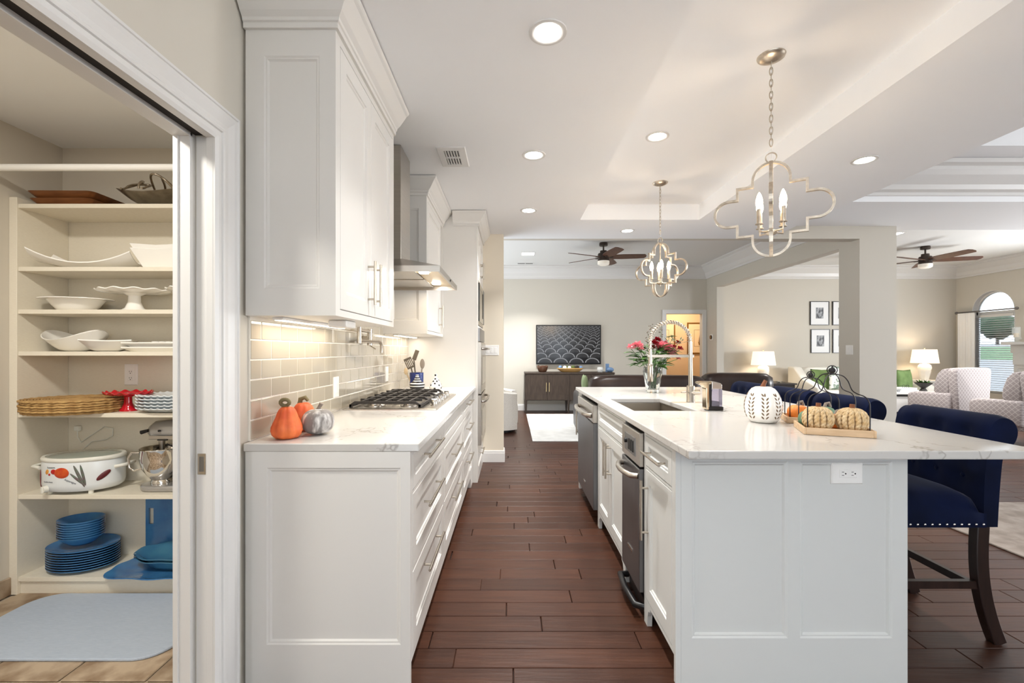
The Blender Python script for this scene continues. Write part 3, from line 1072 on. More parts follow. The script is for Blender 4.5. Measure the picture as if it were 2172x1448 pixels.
# ---- air vent in the ceiling
vt = thing('ceiling_vent', 'white louvred air vent in the kitchen ceiling', 'vent', (-0.395, 3.085, ZK))
obj('frame', MB().sweep([(-0.49, 2.93), (-0.30, 2.93), (-0.30, 3.24), (-0.49, 3.24)], [(0, -0.002), (0.004, -0.008), (0.045, -0.01), (0.045, 0), (0, 0)], lambda u, v, h: (u, v, ZK + h), closed=True), 'trim', vt)
obj('duct', B(-0.45, -0.34, 2.97, 3.20, ZK - 0.0012, ZK - 0.0005), 'black', vt)
obj('crossbar', B(-0.45, -0.34, 3.078, 3.092, ZK - 0.01, ZK - 0.002), 'trim', vt)
for k in range(6):
    xx = -0.44 + k * 0.0182
    obj('louvre', B(xx, xx + 0.008, 2.97, 3.20, ZK - 0.009, ZK - 0.0015).rot('Y', 0.5, (xx + 0.004, 3.08, ZK - 0.005)), 'trim', vt)

# ---- decor on the worktop


def pumpkin_mb(c, R, H, ribs, depth=0.1, squash=None, n=48, m=16, pear=0.0):
    """ribbed pumpkin standing on c"""
    mb = MB()
    prof = []
    for i in range(m + 1):
        p = -PI / 2 + PI * i / m
        z = H * (0.5 + 0.5 * math.sin(p))
        r = R * max(0.02, math.cos(p)) ** 0.75
        f = i / m
        if pear:
            r *= 1 - pear * max(0, f - 0.35) ** 1.2
        if f > 0.86:
            z -= H * 0.05 * (f - 0.86) / 0.14
        if f < 0.12:
            z = max(z, 0.0)
        prof.append((r, z))

    def md(a, r, z):
        k = abs(math.cos(a * ribs / 2)) ** 0.7
        return r * (1 - depth * (1 - k)), z
    return mb.lathe(prof, n, c, mod=md)


mat('pumpkin_orange', (226, 116, 60), 0.5, noise=(14,), col2=(200, 82, 40), bump=(30, 0.3))
mat('pumpkin_grey', (212, 208, 204), 0.6, noise=(16, (0.5, 0.68)), col2=(128, 123, 120), stretch=(2.2, 2.2, 0.8), bump=(20, 0.3))
mat('stem_green', (118, 106, 74), 0.7)
mat('stem_grey', (140, 128, 116), 0.7)
mat('stem_brown', (140, 84, 46), 0.6, noise=(20,), col2=(110, 62, 34))
ZC = 0.9145
c = (-0.876, 1.775, ZC)
t = thing('decor_pumpkin', 'pear-shaped orange pumpkin with curled stem, in front of the grey one', 'pumpkin', c)
pear = [(0.028, 0), (0.042, 0.003), (0.054, 0.015), (0.059, 0.032), (0.058, 0.046), (0.051, 0.063), (0.043, 0.08), (0.037, 0.097), (0.031, 0.11), (0.022, 0.12), (0.008, 0.124)]
obj('body', MB().lathe(pear, 48, c, mod=lambda a, r, z: (r * (1 - 0.11 * (1 - abs(math.cos(a * 4)) ** 0.7)), z)), 'pumpkin_orange', t, smooth=60)
st = [(c[0], c[1], c[2] + 0.118)]
for i in range(15):
    a = i / 14 * 2.1 * PI
    st.append((c[0] - 0.004 - 0.017 * math.sin(a), c[1] - 0.003 - 0.006 * math.sin(a * 0.5), c[2] + 0.138 - 0.012 * math.cos(a) + 0.003 * i / 14))
obj('stem', MB().tube(st, [0.013] + [0.0075] * 12 + [0.006, 0.005, 0.004], 8), 'stem_green', t, smooth=60)
c = (-0.790, 1.86, ZC)
t = thing('decor_pumpkin', 'round grey whitewashed pumpkin on the worktop', 'pumpkin', c)
obj('body', pumpkin_mb(c, 0.064, 0.104, 9, 0.07), 'pumpkin_grey', t, smooth=60)
obj('stem', MB().tube([(c[0], c[1], c[2] + 0.093), (c[0] + 0.004, c[1], c[2] + 0.11), (c[0] + 0.014, c[1], c[2] + 0.126)], [0.013, 0.007, 0.009], 8), 'stem_grey', t, smooth=60)
obj('stem_base', MB().lathe([(0.016, 0), (0.013, 0.006), (0.004, 0.008)], 14, (c[0], c[1], c[2] + 0.095)), 'white_ceramic', t, smooth=60)
c = (-0.885, 1.935, ZC)
t = thing('decor_pumpkin', 'small orange pumpkin half hidden behind the other two', 'pumpkin', c)
obj('body', pumpkin_mb(c, 0.055, 0.125, 8, 0.1, pear=0.55), 'pumpkin_orange', t, smooth=60)
obj('stem', MB().tube([(c[0] - 0.016, c[1], c[2] + 0.112), (c[0] - 0.012, c[1], c[2] + 0.135), (c[0] + 0.008, c[1], c[2] + 0.142), (c[0] + 0.02, c[1], c[2] + 0.128)], [0.010, 0.010, 0.009, 0.006], 8), 'stem_green', t, smooth=60)


def band_lathe(parent, prof, bands, n=28, c=(0, 0, 0), smooth=60):
    """surface of revolution whose z-bands are separate meshes: bands = [(name, mat, i0, i1)]"""
    for (nm, mm, i0, i1) in bands:
        obj(nm, MB().lathe(prof[i0:i1 + 1], n, c, cap=False), mm, parent, smooth=smooth)


# utensil crock, blue over white
mat('navy_glaze', (36, 52, 112), 0.15, coat=0.4)
c = (-0.83, 3.98, ZC)
t = thing('utensil_crock', 'blue and white ceramic crock holding kitchen tools', 'crock', c)
obj('base', MB().lathe([(0.055, 0), (0.06, 0.004), (0.06, 0.06), (0.0605, 0.0605)], 32, c), 'white_ceramic', t, smooth=50)
obj('glazed_top', MB().lathe([(0.06, 0.0602), (0.061, 0.15), (0.056, 0.15), (0.054, 0.062)], 32, c, cap=False), 'navy_glaze', t, smooth=50)
mat('utensil_grey', (96, 86, 74), 0.5)
mat('wood_light', (205, 182, 146), 0.55)


def tool(name, label, m, base, tip, head):
    tt = thing(name, label, 'kitchen tool', base, 'tools in the crock')
    obj('shaft', MB().cyl(base, tip, 0.006, 0.006, 8), m, tt, smooth=60)
    obj('head', head, m, tt, bevel=0.002)


b0 = Vector((-0.835, 3.985, ZC + 0.02))
tip = Vector((-0.875, 3.96, ZC + 0.20))
hd = MB()
for k in range(5):
    hd.box(-0.034 + k * 0.0146, -0.034 + k * 0.0146 + 0.0085, -0.002, 0.002, 0, 0.075)
hd.box(-0.034, 0.034, -0.002, 0.002, -0.012, 0.004)
hd.box(-0.034, 0.034, -0.002, 0.002, 0.066, 0.084)
hd.rot('Y', -0.42, (0, 0, 0)).xf(Matrix.Translation(tip))
tool('slotted_turner', 'dark slotted turner standing in the crock', 'utensil_grey', b0, tip, hd)
b1 = Vector((-0.83, 3.99, ZC + 0.02))
tip = Vector((-0.855, 3.985, ZC + 0.26))
hd = MB().box(-0.018, 0.018, -0.004, 0.004, 0, 0.09).rot('Y', 0.35, (0, 0, 0)).xf(Matrix.Translation(tip))
tool('spatula', 'tall grey spatula leaning right above the slotted turner', 'utensil_grey', b1, tip, hd)
b2 = Vector((-0.80, 3.99, ZC + 0.02))
tip = Vector((-0.785, 3.99, ZC + 0.19))
hd = MB().ball(tip + Vector((0.003, 0, 0.035)), (0.022, 0.008, 0.045), 12, 8)
tool('spoon', 'grey spoon at the right side of the crock', 'stem_grey', b2, tip, hd)
b3 = Vector((-0.855, 3.96, ZC + 0.02))
tip = Vector((-0.905, 3.94, ZC + 0.14))
hd = MB().ball(tip + Vector((-0.008, -0.004, 0.022)), (0.018, 0.008, 0.03), 12, 8)
tool('wooden_spoon', 'pale wooden spoon low at the left side of the crock', 'wood_light', b3, tip, hd)

# striped and dotted vases
c = (-0.80, 3.86, ZC)
t = thing('striped_vase', 'small round white vase with black stripes and narrow neck', 'vase', c)
zs = [0, 0.005, 0.012, 0.02, 0.038, 0.046, 0.060, 0.068, 0.082, 0.088, 0.100, 0.105, 0.118, 0.125, 0.132, 0.137]


def vr(z):
    if z < 0.05:
        return 0.05 + 0.014 * math.sin(min(1, z / 0.05) * PI / 2)
    if z < 0.1:
        f = (z - 0.05) / 0.05
        return 0.064 - 0.040 * (f * f * (3 - 2 * f))
    return 0.024 - 0.011 * min(1, (z - 0.1) / 0.025)


for i in range(len(zs) - 1):
    a, b = zs[i], zs[i + 1]
    pr = [(vr(a + (b - a) * q / 3), a + (b - a) * q / 3) for q in range(4)]
    obj('stripe' if i % 2 else 'white_band', MB().lathe(pr, 28, c, cap=False), 'black' if i % 2 else 'white_ceramic', t, smooth=60)
obj('bottom', MB().lathe([(0.001, 0.0005), (0.05, 0.0005)], 28, c, cap=False), 'white_ceramic', t)
c = (-0.655, 3.93, ZC)
t = thing('dotted_vase', 'small white vase with black dots at the far end of the worktop', 'vase', c)


def vr2(z):
    if z < 0.035:
        return 0.04 + 0.014 * math.sin(z / 0.035 * PI / 2)
    if z < 0.115:
        f = (z - 0.035) / 0.08
        return 0.054 - 0.044 * (f ** 1.1)
    return 0.010 + 0.002 * math.sin((z - 0.115) / 0.025 * PI)


obj('body', MB().lathe([(vr2(i * 0.14 / 24), i * 0.14 / 24) for i in range(25)], 28, c), 'white_ceramic', t, smooth=60)
for (az, z) in [(-90, 0.02), (-45, 0.045), (-135, 0.045), (-90, 0.06), (-20, 0.022), (-160, 0.022), (-62, 0.078), (-118, 0.078), (-90, 0.098), (-90, 0.13), (0, 0.05), (180, 0.05), (-10, 0.085), (20, 0.03)]:
    a = math.radians(az)
    r = vr2(z) + 0.0006
    p = Vector((c[0] + r * math.cos(a), c[1] + r * math.sin(a), c[2] + z))
    nn = Vector((math.cos(a), math.sin(a), 0.35 if 0.035 < z < 0.115 else 0)).normalized()
    mb = MB().ball((0, 0, 0), (0.0085, 0.0085, 0.0012), 12, 4)
    mb.xf(Matrix.Translation(p) @ nn.to_track_quat('Z', 'Y').to_matrix().to_4x4())
    obj('dot', mb, 'black', t, smooth=60)
# ================================================================== ISLAND
XI = 0.618      # cabinet face towards the aisle
IY0, IY1 = 1.714, 4.19
ISL = 'cabinets built into the island'


def foot(parent, y0, y1, flip=False):
    """bracket foot filling the toe space at one end of a unit"""
    a, b = (y0, y1)
    p = [(a, 0), (a + 0.045, 0), (a + 0.05, 0.05), (a + 0.06, 0.075), (a + 0.085, 0.085), (a + 0.085, 0.1), (a, 0.1)]
    if flip:
        p = [(a + b - u, v) for u, v in p]
    obj('foot', MB().prism(p, 'x', XI, XI + 0.022), 'island_paint', parent)


def unit(label, y0, y1, cat='cabinet', name='island_cabinet'):
    t = thing(name, label, cat, (XI + 0.3, (y0 + y1) / 2, 0), ISL)
    fr = MB()
    for (a, b) in ((y0, y0 + 0.02), (y1 - 0.02, y1)):
        fr.box(XI, XI + 0.022, a, b, 0.10, 0.884)
    for z0, z1 in ((0.10, 0.118), (0.866, 0.884)):
        fr.box(XI, XI + 0.022, y0 + 0.02, y1 - 0.02, z0, z1)
    obj('face_frame', fr, 'island_paint', t)
    obj('carcass', B(XI + 0.0225, XI + 0.58, y0 + 0.001, y1 - 0.001, 0.1005, 0.60 if 'sink' in label else 0.8835), 'island_paint', t)
    obj('toe_kick', B(XI + 0.08, XI + 0.58, y0 + 0.001, y1 - 0.001, 0, 0.0995), 'island_paint', t)
    return t


mpI = FXn(XI + 0.019)
# near cabinet: drawer over door
a = unit('white island cabinet with one drawer over one door, nearest the camera', 1.732, 2.118)
obj('rail', B(XI, XI + 0.022, 1.752, 2.098, 0.716, 0.727), 'island_paint', a)
dr = obj('drawer', front(MB(), 1.755, 2.095, 0.730, 0.863, mpI, 0.04), 'island_paint', a)
bar_handle(dr, (XI, 1.80, 0.80), (XI, 2.05, 0.80), (-0.034, 0, 0))
dd = obj('door', front(MB(), 1.755, 2.095, 0.121, 0.713, mpI, 0.06), 'island_paint', a)
bar_handle(dd, (XI, 2.055, 0.40), (XI, 2.055, 0.67), (-0.034, 0, 0))
foot(a, 2.03, 2.118, True)
# corner post down to the floor
obj('corner_post', B(XI, XI + 0.02, 1.7145, 1.7315, 0, 0.884), 'island_paint', a)

# trash compactor
mat('steel_panel', (128, 128, 130), 0.36, 0.9, noise=(3, (0.3, 0.7)), col2=(118, 118, 120), stretch=(1, 60, 1))
t = thing('trash_compactor', 'dark stainless trash compactor with foot pedal in the island', 'compactor', (XI + 0.3, 2.29, 0))
cy0, cy1 = 2.124, 2.46
obj('body', B(XI + 0.03, XI + 0.57, cy0, cy1, 0.06, 0.872), 'black', t)
obj('drawer_front', MB().panel(cy0 + 0.004, cy1 - 0.004, 0.125, 0.70, [(0, 0), (0, 0.05), (0.004, 0.054)], FXn(XI + 0.032)), 'steel_panel', t)
cp = obj('control_panel', MB().panel(cy0 + 0.004, cy1 - 0.004, 0.712, 0.868, [(0, 0), (0, 0.05), (0.004, 0.054)], FXn(XI + 0.032)), 'stainless', t)
obj('display', MB().panel(2.19, 2.385, 0.745, 0.835, [(0, 0.05), (0, 0.056), (0.003, 0.058)], FXn(XI + 0.032)), 'stainless_dark', cp)
obj('key_lock', MB().cyl((XI - 0.024, 2.35, 0.795), (XI - 0.036, 2.35, 0.795), 0.012, n=14), 'black', cp)
for k in range(3):
    obj('button', MB().panel(2.215 + k * 0.034, 2.24 + k * 0.034, 0.76, 0.815, [(0, 0.056), (0, 0.061), (0.003, 0.062)], FXn(XI + 0.032)), 'black', cp)
hp = [(XI - 0.02, cy0 + 0.03, 0.662), (XI - 0.05, cy0 + 0.045, 0.662), (XI - 0.066, cy0 + 0.11, 0.662), (XI - 0.07, 2.29, 0.662), (XI - 0.066, cy1 - 0.11, 0.662), (XI - 0.05, cy1 - 0.045, 0.662), (XI - 0.02, cy1 - 0.03, 0.662)]
obj('handle', MB().tube(hp, 0.014, 10), 'stainless', t, smooth=60)
obj('badge', MB().panel(2.24, 2.33, 0.262, 0.276, [(0, 0.052), (0, 0.0565), (0.002, 0.057)], FXn(XI + 0.032)), 'chrome', t)
obj('pedal', MB().tube([(XI + 0.01, cy0 + 0.01, 0.055), (XI - 0.035, cy0 + 0.02, 0.06), (XI - 0.045, 2.29, 0.062), (XI - 0.035, cy1 - 0.02, 0.06), (XI + 0.01, cy1 - 0.01, 0.055)], 0.016, 8), 'black', t, smooth=60)
obj('toe_panel', B(XI + 0.02, XI + 0.56, cy0 + 0.003, cy1 - 0.003, 0.0, 0.058), 'black', t)

# sink cabinet
s = unit('white island sink cabinet with two doors under a false front', 2.468, 3.26)
obj('rail', B(XI, XI + 0.022, 2.488, 3.24, 0.716, 0.727), 'island_paint', s)
obj('false_front', front(MB(), 2.491, 3.237, 0.730, 0.863, mpI, 0.04), 'island_paint', s)
m0 = 2.864
for (p, q, hy) in ((2.491, m0 - 0.002, m0 - 0.035), (m0 + 0.002, 3.237, m0 + 0.035)):
    dd = obj('door', front(MB(), p, q, 0.121, 0.713, mpI, 0.06), 'island_paint', s)
    bar_handle(dd, (XI, hy, 0.46), (XI, hy, 0.68), (-0.034, 0, 0))
foot(s, 2.468, 2.55)
foot(s, 3.18, 3.26, True)

# dishwasher
t = thing('dishwasher', 'dark stainless dishwasher with bar handle in the island', 'dishwasher', (XI + 0.3, 3.64, 0))
dy0, dy1 = 3.266, 4.01
obj('body', B(XI + 0.03, XI + 0.57, dy0, dy1, 0.10, 0.855), 'black', t)
obj('door', MB().panel(dy0 + 0.004, dy1 - 0.004, 0.11, 0.73, [(0, 0), (0, 0.06), (0.004, 0.064)], FXn(XI + 0.032)), 'steel_panel', t)
obj('control_panel', MB().panel(dy0 + 0.004, dy1 - 0.004, 0.735, 0.86, [(0, 0), (0, 0.06), (0.006, 0.066)], FXn(XI + 0.032)), 'stainless', t)
hp = [(XI - 0.03, dy0 + 0.06, 0.78), (XI - 0.062, dy0 + 0.09, 0.78), (XI - 0.075, dy0 + 0.2, 0.78), (XI - 0.078, 3.638, 0.78), (XI - 0.075, dy1 - 0.2, 0.78), (XI - 0.062, dy1 - 0.09, 0.78), (XI - 0.03, dy1 - 0.06, 0.78)]
obj('handle', MB().tube(hp, 0.017, 10), 'stainless', t, smooth=60)
obj('badge', MB().panel(3.60, 3.68, 0.205, 0.222, [(0, 0.062), (0, 0.067), (0.002, 0.068)], FXn(XI + 0.032)), 'chrome', t)
obj('kick_plate', B(XI + 0.09, XI + 0.5, dy0, dy1, 0, 0.098), 'black', t)

# narrow end filler
t = unit('narrow white pull-out filler at the far end of the island', 4.012, 4.19)
dd = obj('door', front(MB(), 4.035, 4.167, 0.121, 0.863, mpI, 0.035), 'island_paint', t)
bar_handle(dd, (XI, 4.10, 0.50), (XI, 4.10, 0.74), (-0.034, 0, 0))
foot(t, 4.10, 4.19, True)

# island body: panelled near end, back and far end
ib = thing('kitchen_island', 'white panelled island base with two recessed end panels', 'island', (1.06, 2.95, 0))
obj('core', B(XI + 0.59, 1.47, 1.735, 4.185, 0.0, 0.60), 'island_paint', ib)
obj('back_panel', B(1.4705, 1.49, 1.733, 4.185, 0.0, 0.8835), 'island_paint', ib)
obj('far_panel', B(XI + 0.59, 1.47, 4.165, 4.184, 0.601, 0.8835), 'island_paint', ib)


def two_field(mp, t=0.018):
    mb = MB()
    xs = [0.6385, 0.679, 1.041, 1.087, 1.435, 1.492]
    zs = [0, 0.172, 0.838, 0.884]
    # frame pieces around the fields, all in one face plate
    for i in range(5):
        for j2 in range(3):
            if (i, j2) in ((1, 1), (3, 1)):
                lv = [(0, t), (0.006, t - 0.004), (0.011, t - 0.004), (0.017, t - 0.011)]
                u0, u1, v0, v1 = xs[i], xs[i + 1], zs[j2], zs[j2 + 1]
                vs = []
                for (d0, hh) in lv:
                    vs += [mp(u0 + d0, v0 + d0, hh), mp(u1 - d0, v0 + d0, hh), mp(u1 - d0, v1 - d0, hh), mp(u0 + d0, v1 - d0, hh)]
                fs = []
                for q in range(3):
                    for k in range(4):
                        fs.append((q * 4 + k, q * 4 + (k + 1) % 4, q * 4 + 4 + (k + 1) % 4, q * 4 + 4 + k))
                fs.append((12, 13, 14, 15))
                mb.add(vs, fs)
            else:
                mb.add([mp(xs[i], zs[j2], t), mp(xs[i + 1], zs[j2], t), mp(xs[i + 1], zs[j2 + 1], t), mp(xs[i], zs[j2 + 1], t)], [(0, 1, 2, 3)])
    c4 = [(xs[0], 0), (xs[-1], 0), (xs[-1], 0.884), (xs[0], 0.884)]
    for k in range(4):
        (a0, b0), (a1, b1) = c4[k], c4[(k + 1) % 4]
        mb.add([mp(a0, b0, 0), mp(a1, b1, 0), mp(a1, b1, t), mp(a0, b0, t)], [(0, 1, 2, 3)])
    mb.add([mp(u, v, 0) for u, v in c4], [(3, 2, 1, 0)])
    return mb


ep = two_field(FYn(1.7325))
obj('end_panel', ep, 'island_paint', ib)

iw = obj('island_worktop', MB().hole_slab((0.603, 1.827, 1.549, 4.28), (0.70, 1.06, 2.585, 3.25), 0.884, 0.914), 'quartz', bevel=0.004, seg=2,
         label='large white veined quartz island worktop with sink cut-out', cat='worktop')

# undermount sink
mat('sink_steel', (146, 136, 122), 0.38, 0.85)
sk = MB()
sx0, sx1, sy0, sy1 = 0.692, 1.068, 2.577, 3.258
sk.hole_slab((sx0 - 0.02, sx1 + 0.02, sy0 - 0.02, sy1 + 0.02), (sx0, sx1, sy0, sy1), 0.878, 0.8835)
t = thing('kitchen_sink', 'undermount stainless single-bowl sink in the island', 'sink', (0.88, 2.92, 0.66))
obj('rim', sk, 'stainless', t)
bw = MB()
for (q, z, qq) in ((0.0, 0.8785, 0), (0.006, 0.69, 0), (0.03, 0.665, 0)):
    bw.v += [(sx0 + q, sy0 + q, z), (sx1 - q, sy0 + q, z), (sx1 - q, sy1 - q, z), (sx0 + q, sy1 - q, z)]
for k in range(4):
    j2 = (k + 1) % 4
    bw.f += [(k, 4 + k, 4 + j2, j2), (4 + k, 8 + k, 8 + j2, 4 + j2)]
bw.f.append((8, 9, 10, 11))
obj('bowl', bw, 'sink_steel', t, clean=False)
obj('drain', MB().lathe([(0.045, 0), (0.045, 0.003), (0.035, 0.004), (0.03, 0.001), (0.001, 0.001)], 24, (0.88, 3.0, 0.666)), 'chrome', t, smooth=40)

# spring faucet
fx, fy, fz = 1.193, 3.03, ZC
t = thing('spring_faucet', 'brushed nickel spring-neck faucet with pull-down spray beside the sink', 'faucet', (fx, fy, fz))
obj('base', MB().lathe([(0.029, 0), (0.029, 0.003), (0.0265, 0.006), (0.0265, 0.104), (0.024, 0.108)], 28, (fx, fy, fz)), 'nickel', t, smooth=40)
obj('post', MB().cyl((fx, fy, fz + 0.1), (fx - 0.004, fy, fz + 0.40), 0.0145, 0.0125, 20), 'nickel', t, smooth=40)
obj('lever', MB().cyl((fx - 0.002, fy - 0.01, fz + 0.065), (fx + 0.052, fy - 0.02, fz + 0.065), 0.017, n=16).cyl((fx - 0.075, fy - 0.03, fz + 0.066), (fx - 0.02, fy - 0.02, fz + 0.066), 0.004, n=8), 'nickel', t, smooth=40)
ax0, ax1 = fx - 0.004, 0.923
acx, ar = (ax0 + ax1) / 2, (ax0 - ax1) / 2
zt = fz + 0.40
cpath = [(acx + ar * math.cos(PI * i / 60), fy, zt + ar * 0.98 * math.sin(PI * i / 60)) for i in range(61)]
cpath += [(ax1, fy, zt - 0.012 * k) for k in range(1, 6)]
obj('hose', MB().tube(cpath, 0.0085, 10), 'nickel', t, smooth=60)
coil = []
turns, pts = 26, 26 * 12
P = [Vector(p) for p in cpath]
for i in range(pts + 1):
    f = i / pts * (len(P) - 1)
    k = min(int(f), len(P) - 2)
    p = P[k].lerp(P[k + 1], f - k)
    tg = (P[k + 1] - P[k]).normalized()
    n1 = Vector((0, 1, 0))
    n2 = tg.cross(n1)
    a = 2 * PI * turns * i / pts
    coil.append(p + (n1 * math.cos(a) + n2 * math.sin(a)) * 0.0125)
obj('spring', MB().tube(coil, 0.0034, 6), 'nickel', t, smooth=60)
obj('spray_neck', MB().cyl((ax1, fy, zt - 0.055), (ax1, fy, zt - 0.15), 0.011, 0.013, 16), 'nickel', t, smooth=40)
obj('spray_head', MB().lathe([(0.016, 0), (0.0185, 0.004), (0.0185, 0.10), (0.014, 0.112), (0.012, 0.115)], 24, (ax1, fy, zt - 0.265)), 'nickel', t, smooth=40)
obj('holder_arm', B(ax1 - 0.018, fx + 0.018, fy - 0.009, fy + 0.009, zt - 0.105, zt - 0.085), 'nickel', t, bevel=0.003)

# soap dispenser
c = Vector((1.15, 2.62, ZC))
t = thing('soap_dispenser', 'chrome sensor soap dispenser with clear lavender tank', 'soap dispenser', c)
mat('champagne_chrome', (214, 196, 168), 0.14, 1.0)
mat('tank', (206, 200, 222), 0.05, trans=0.75, ior=1.2)
obj('foot', MB().prism([(c.x - 0.03, c.y - 0.03), (c.x + 0.055, c.y - 0.035), (c.x + 0.06, c.y), (c.x + 0.055, c.y + 0.035), (c.x - 0.03, c.y + 0.03)], 'z', c.z, c.z + 0.022), 'black', t, bevel=0.003)
obj('motor_housing', MB().prism([(c.x - 0.012, c.z + 0.0225), (c.x + 0.034, c.z + 0.0225), (c.x + 0.034, c.z + 0.05), (c.x - 0.012, c.z + 0.058)], 'y', c.y - 0.026, c.y + 0.026), 'black', t)
obj('tank', MB().prism([(c.x - 0.01, c.y - 0.028), (c.x + 0.05, c.y - 0.031), (c.x + 0.056, c.y), (c.x + 0.05, c.y + 0.031), (c.x - 0.01, c.y + 0.028)], 'z', c.z + 0.0225, c.z + 0.122), 'tank', t, bevel=0.004, seg=2)
obj('spine', B(c.x - 0.0225, c.x - 0.0105, c.y - 0.029, c.y + 0.029, c.z + 0.0225, c.z + 0.145), 'black', t)
sp = [(c.x - 0.04, c.z + 0.004), (c.x - 0.023, c.z + 0.004), (c.x - 0.023, c.z + 0.150), (c.x - 0.01, c.z + 0.152), (c.x - 0.012, c.z + 0.166), (c.x - 0.07, c.z + 0.164), (c.x - 0.083, c.z + 0.160), (c.x - 0.082, c.z + 0.152), (c.x - 0.055, c.z + 0.142), (c.x - 0.042, c.z + 0.125)]
obj('spout', MB().prism(sp, 'y', c.y - 0.03, c.y + 0.03), 'champagne_chrome', t, bevel=0.004, seg=2)
obj('cap', MB().prism([(c.x - 0.01, c.z + 0.122), (c.x + 0.05, c.z + 0.122), (c.x + 0.05, c.z + 0.146), (c.x + 0.04, c.z + 0.156), (c.x + 0.01, c.z + 0.164), (c.x - 0.01, c.z + 0.165)], 'y', c.y - 0.03, c.y + 0.03), 'stainless', t, bevel=0.004, seg=2)

# cut-glass vase
c = Vector((1.152, 3.72, ZC))
t = thing('glass_vase', 'clear cut-glass vase with water holding the flowers', 'vase', c)


def cut(a, r, z):
    return r * (1 + 0.035 * math.cos(a * 9 + z * 30) * (1 if 0.02 < z < 0.19 else 0)), z


outer = [(0.05, 0), (0.052, 0.006), (0.05, 0.02), (0.056, 0.05), (0.064, 0.1), (0.071, 0.15), (0.073, 0.17), (0.07, 0.19), (0.071, 0.205)]
inner = [(0.068, 0.205), (0.065, 0.19), (0.067, 0.15), (0.059, 0.1), (0.05, 0.05), (0.044, 0.025), (0.001, 0.024)]
gv = MB().lathe(outer, 54, c, mod=cut)
gv.f.pop()
i0 = len(gv.v)
gv.lathe(inner, 54, c, cap=False)
o0 = (len(outer) - 1) * 54
for k in range(54):
    gv.f.append((o0 + k, o0 + (k + 1) % 54, i0 + (k + 1) % 54, i0 + k))
mat('cut_glass', (248, 252, 250), 0.03, trans=1.0, ior=1.35)
obj('body', gv, 'cut_glass', t, smooth=30)

# bouquet
mat('leaf', (84, 124, 52), 0.55, noise=(12,), col2=(58, 94, 40), rand=0.2)
mat('leaf_grey', (142, 156, 128), 0.6)
mat('petal_pink', (248, 172, 180), 0.6, noise=(18,), col2=(240, 138, 152))
mat('petal_red', (170, 24, 40), 0.6, noise=(18,), col2=(128, 14, 28))
mat('seed_grey', (120, 112, 100), 0.7)
bq = thing('bouquet', 'bunch of pink and red flowers with green leaves in the glass vase', 'flowers', (c.x, c.y, c.z + 0.03), )
rb = random.Random(3)
KS = 0.003855


def fp(px, py, dy=0.0):
    D = 3.72 + dy
    return Vector(((px - 1085) / 965 * D, D, 1.255 - (py - 743.5) / 965 * D))


def stem(p, r=0.0025, m='leaf'):
    b = c + Vector((rb.uniform(-0.03, 0.03), rb.uniform(-0.03, 0.03), 0.03))
    q = c + Vector(((p.x - c.x) * 0.32 + rb.uniform(-0.015, 0.015), (p.y - c.y) * 0.3, 0.2))
    mid = q.lerp(p, 0.5) + Vector((0, 0, 0.01))
    obj('stem', MB().tube([b, q, mid, p], r, 6), m, bq, smooth=60)


def leaf(p, d, L, w, m='leaf'):
    d = Vector(d).normalized()
    s = d.cross(Vector((0, 0, 1)))
    s = s.normalized() if s.length > 0.1 else Vector((1, 0, 0))
    u = s.cross(d).normalized()
    vs = []
    for k in range(7):
        f = k / 6
        ww = w * math.sin(PI * min(1, f * 0.96 + 0.04)) ** 0.8
        ce = p + d * L * f - u * (L * 0.25 * f * f)
        vs += [ce - s * ww + u * ww * 0.3, ce - u * 0.0008, ce + s * ww + u * ww * 0.3]
    fs = []
    for k in range(6):
        a2 = k * 3
        fs += [(a2, a2 + 1, a2 + 4, a2 + 3), (a2 + 1, a2 + 2, a2 + 5, a2 + 4)]
    obj('leaf', MB().add(vs, fs), m, bq, smooth=60, clean=False)


def bloom(p, r, m, n=26, cup=0.5, name='bloom'):
    mb = MB()
    for k in range(n):
        f = (k + 0.5) / n
        th = k * 2.399963
        el = math.acos(1 - 1.25 * f)
        d = Vector((math.sin(el) * math.cos(th), math.sin(el) * math.sin(th), math.cos(el)))
        d = (d + Vector((0, -0.45, 0.1))).normalized()
        s = d.cross(Vector((0.1, 0.2, 1))).normalized()
        u = s.cross(d).normalized()
        rr = r * (0.75 + 0.35 * rb.random())
        w = r * 0.42
        i0 = len(mb.v)
        vs = [p + d * rr * 0.25, p + d * rr * 0.7 + s * w, p + d * rr - u * rr * 0.1 + s * w * 0.5, p + d * rr * 1.02, p + d * rr - u * rr * 0.1 - s * w * 0.5, p + d * rr * 0.7 - s * w]
        vs[3] = vs[3] + u * rr * rb.uniform(-0.2, 0.25)
        mb.add(vs, [(0, 1, 2, 3), (0, 3, 4, 5)])
    obj(name, mb, m, bq, smooth=60, clean=False)


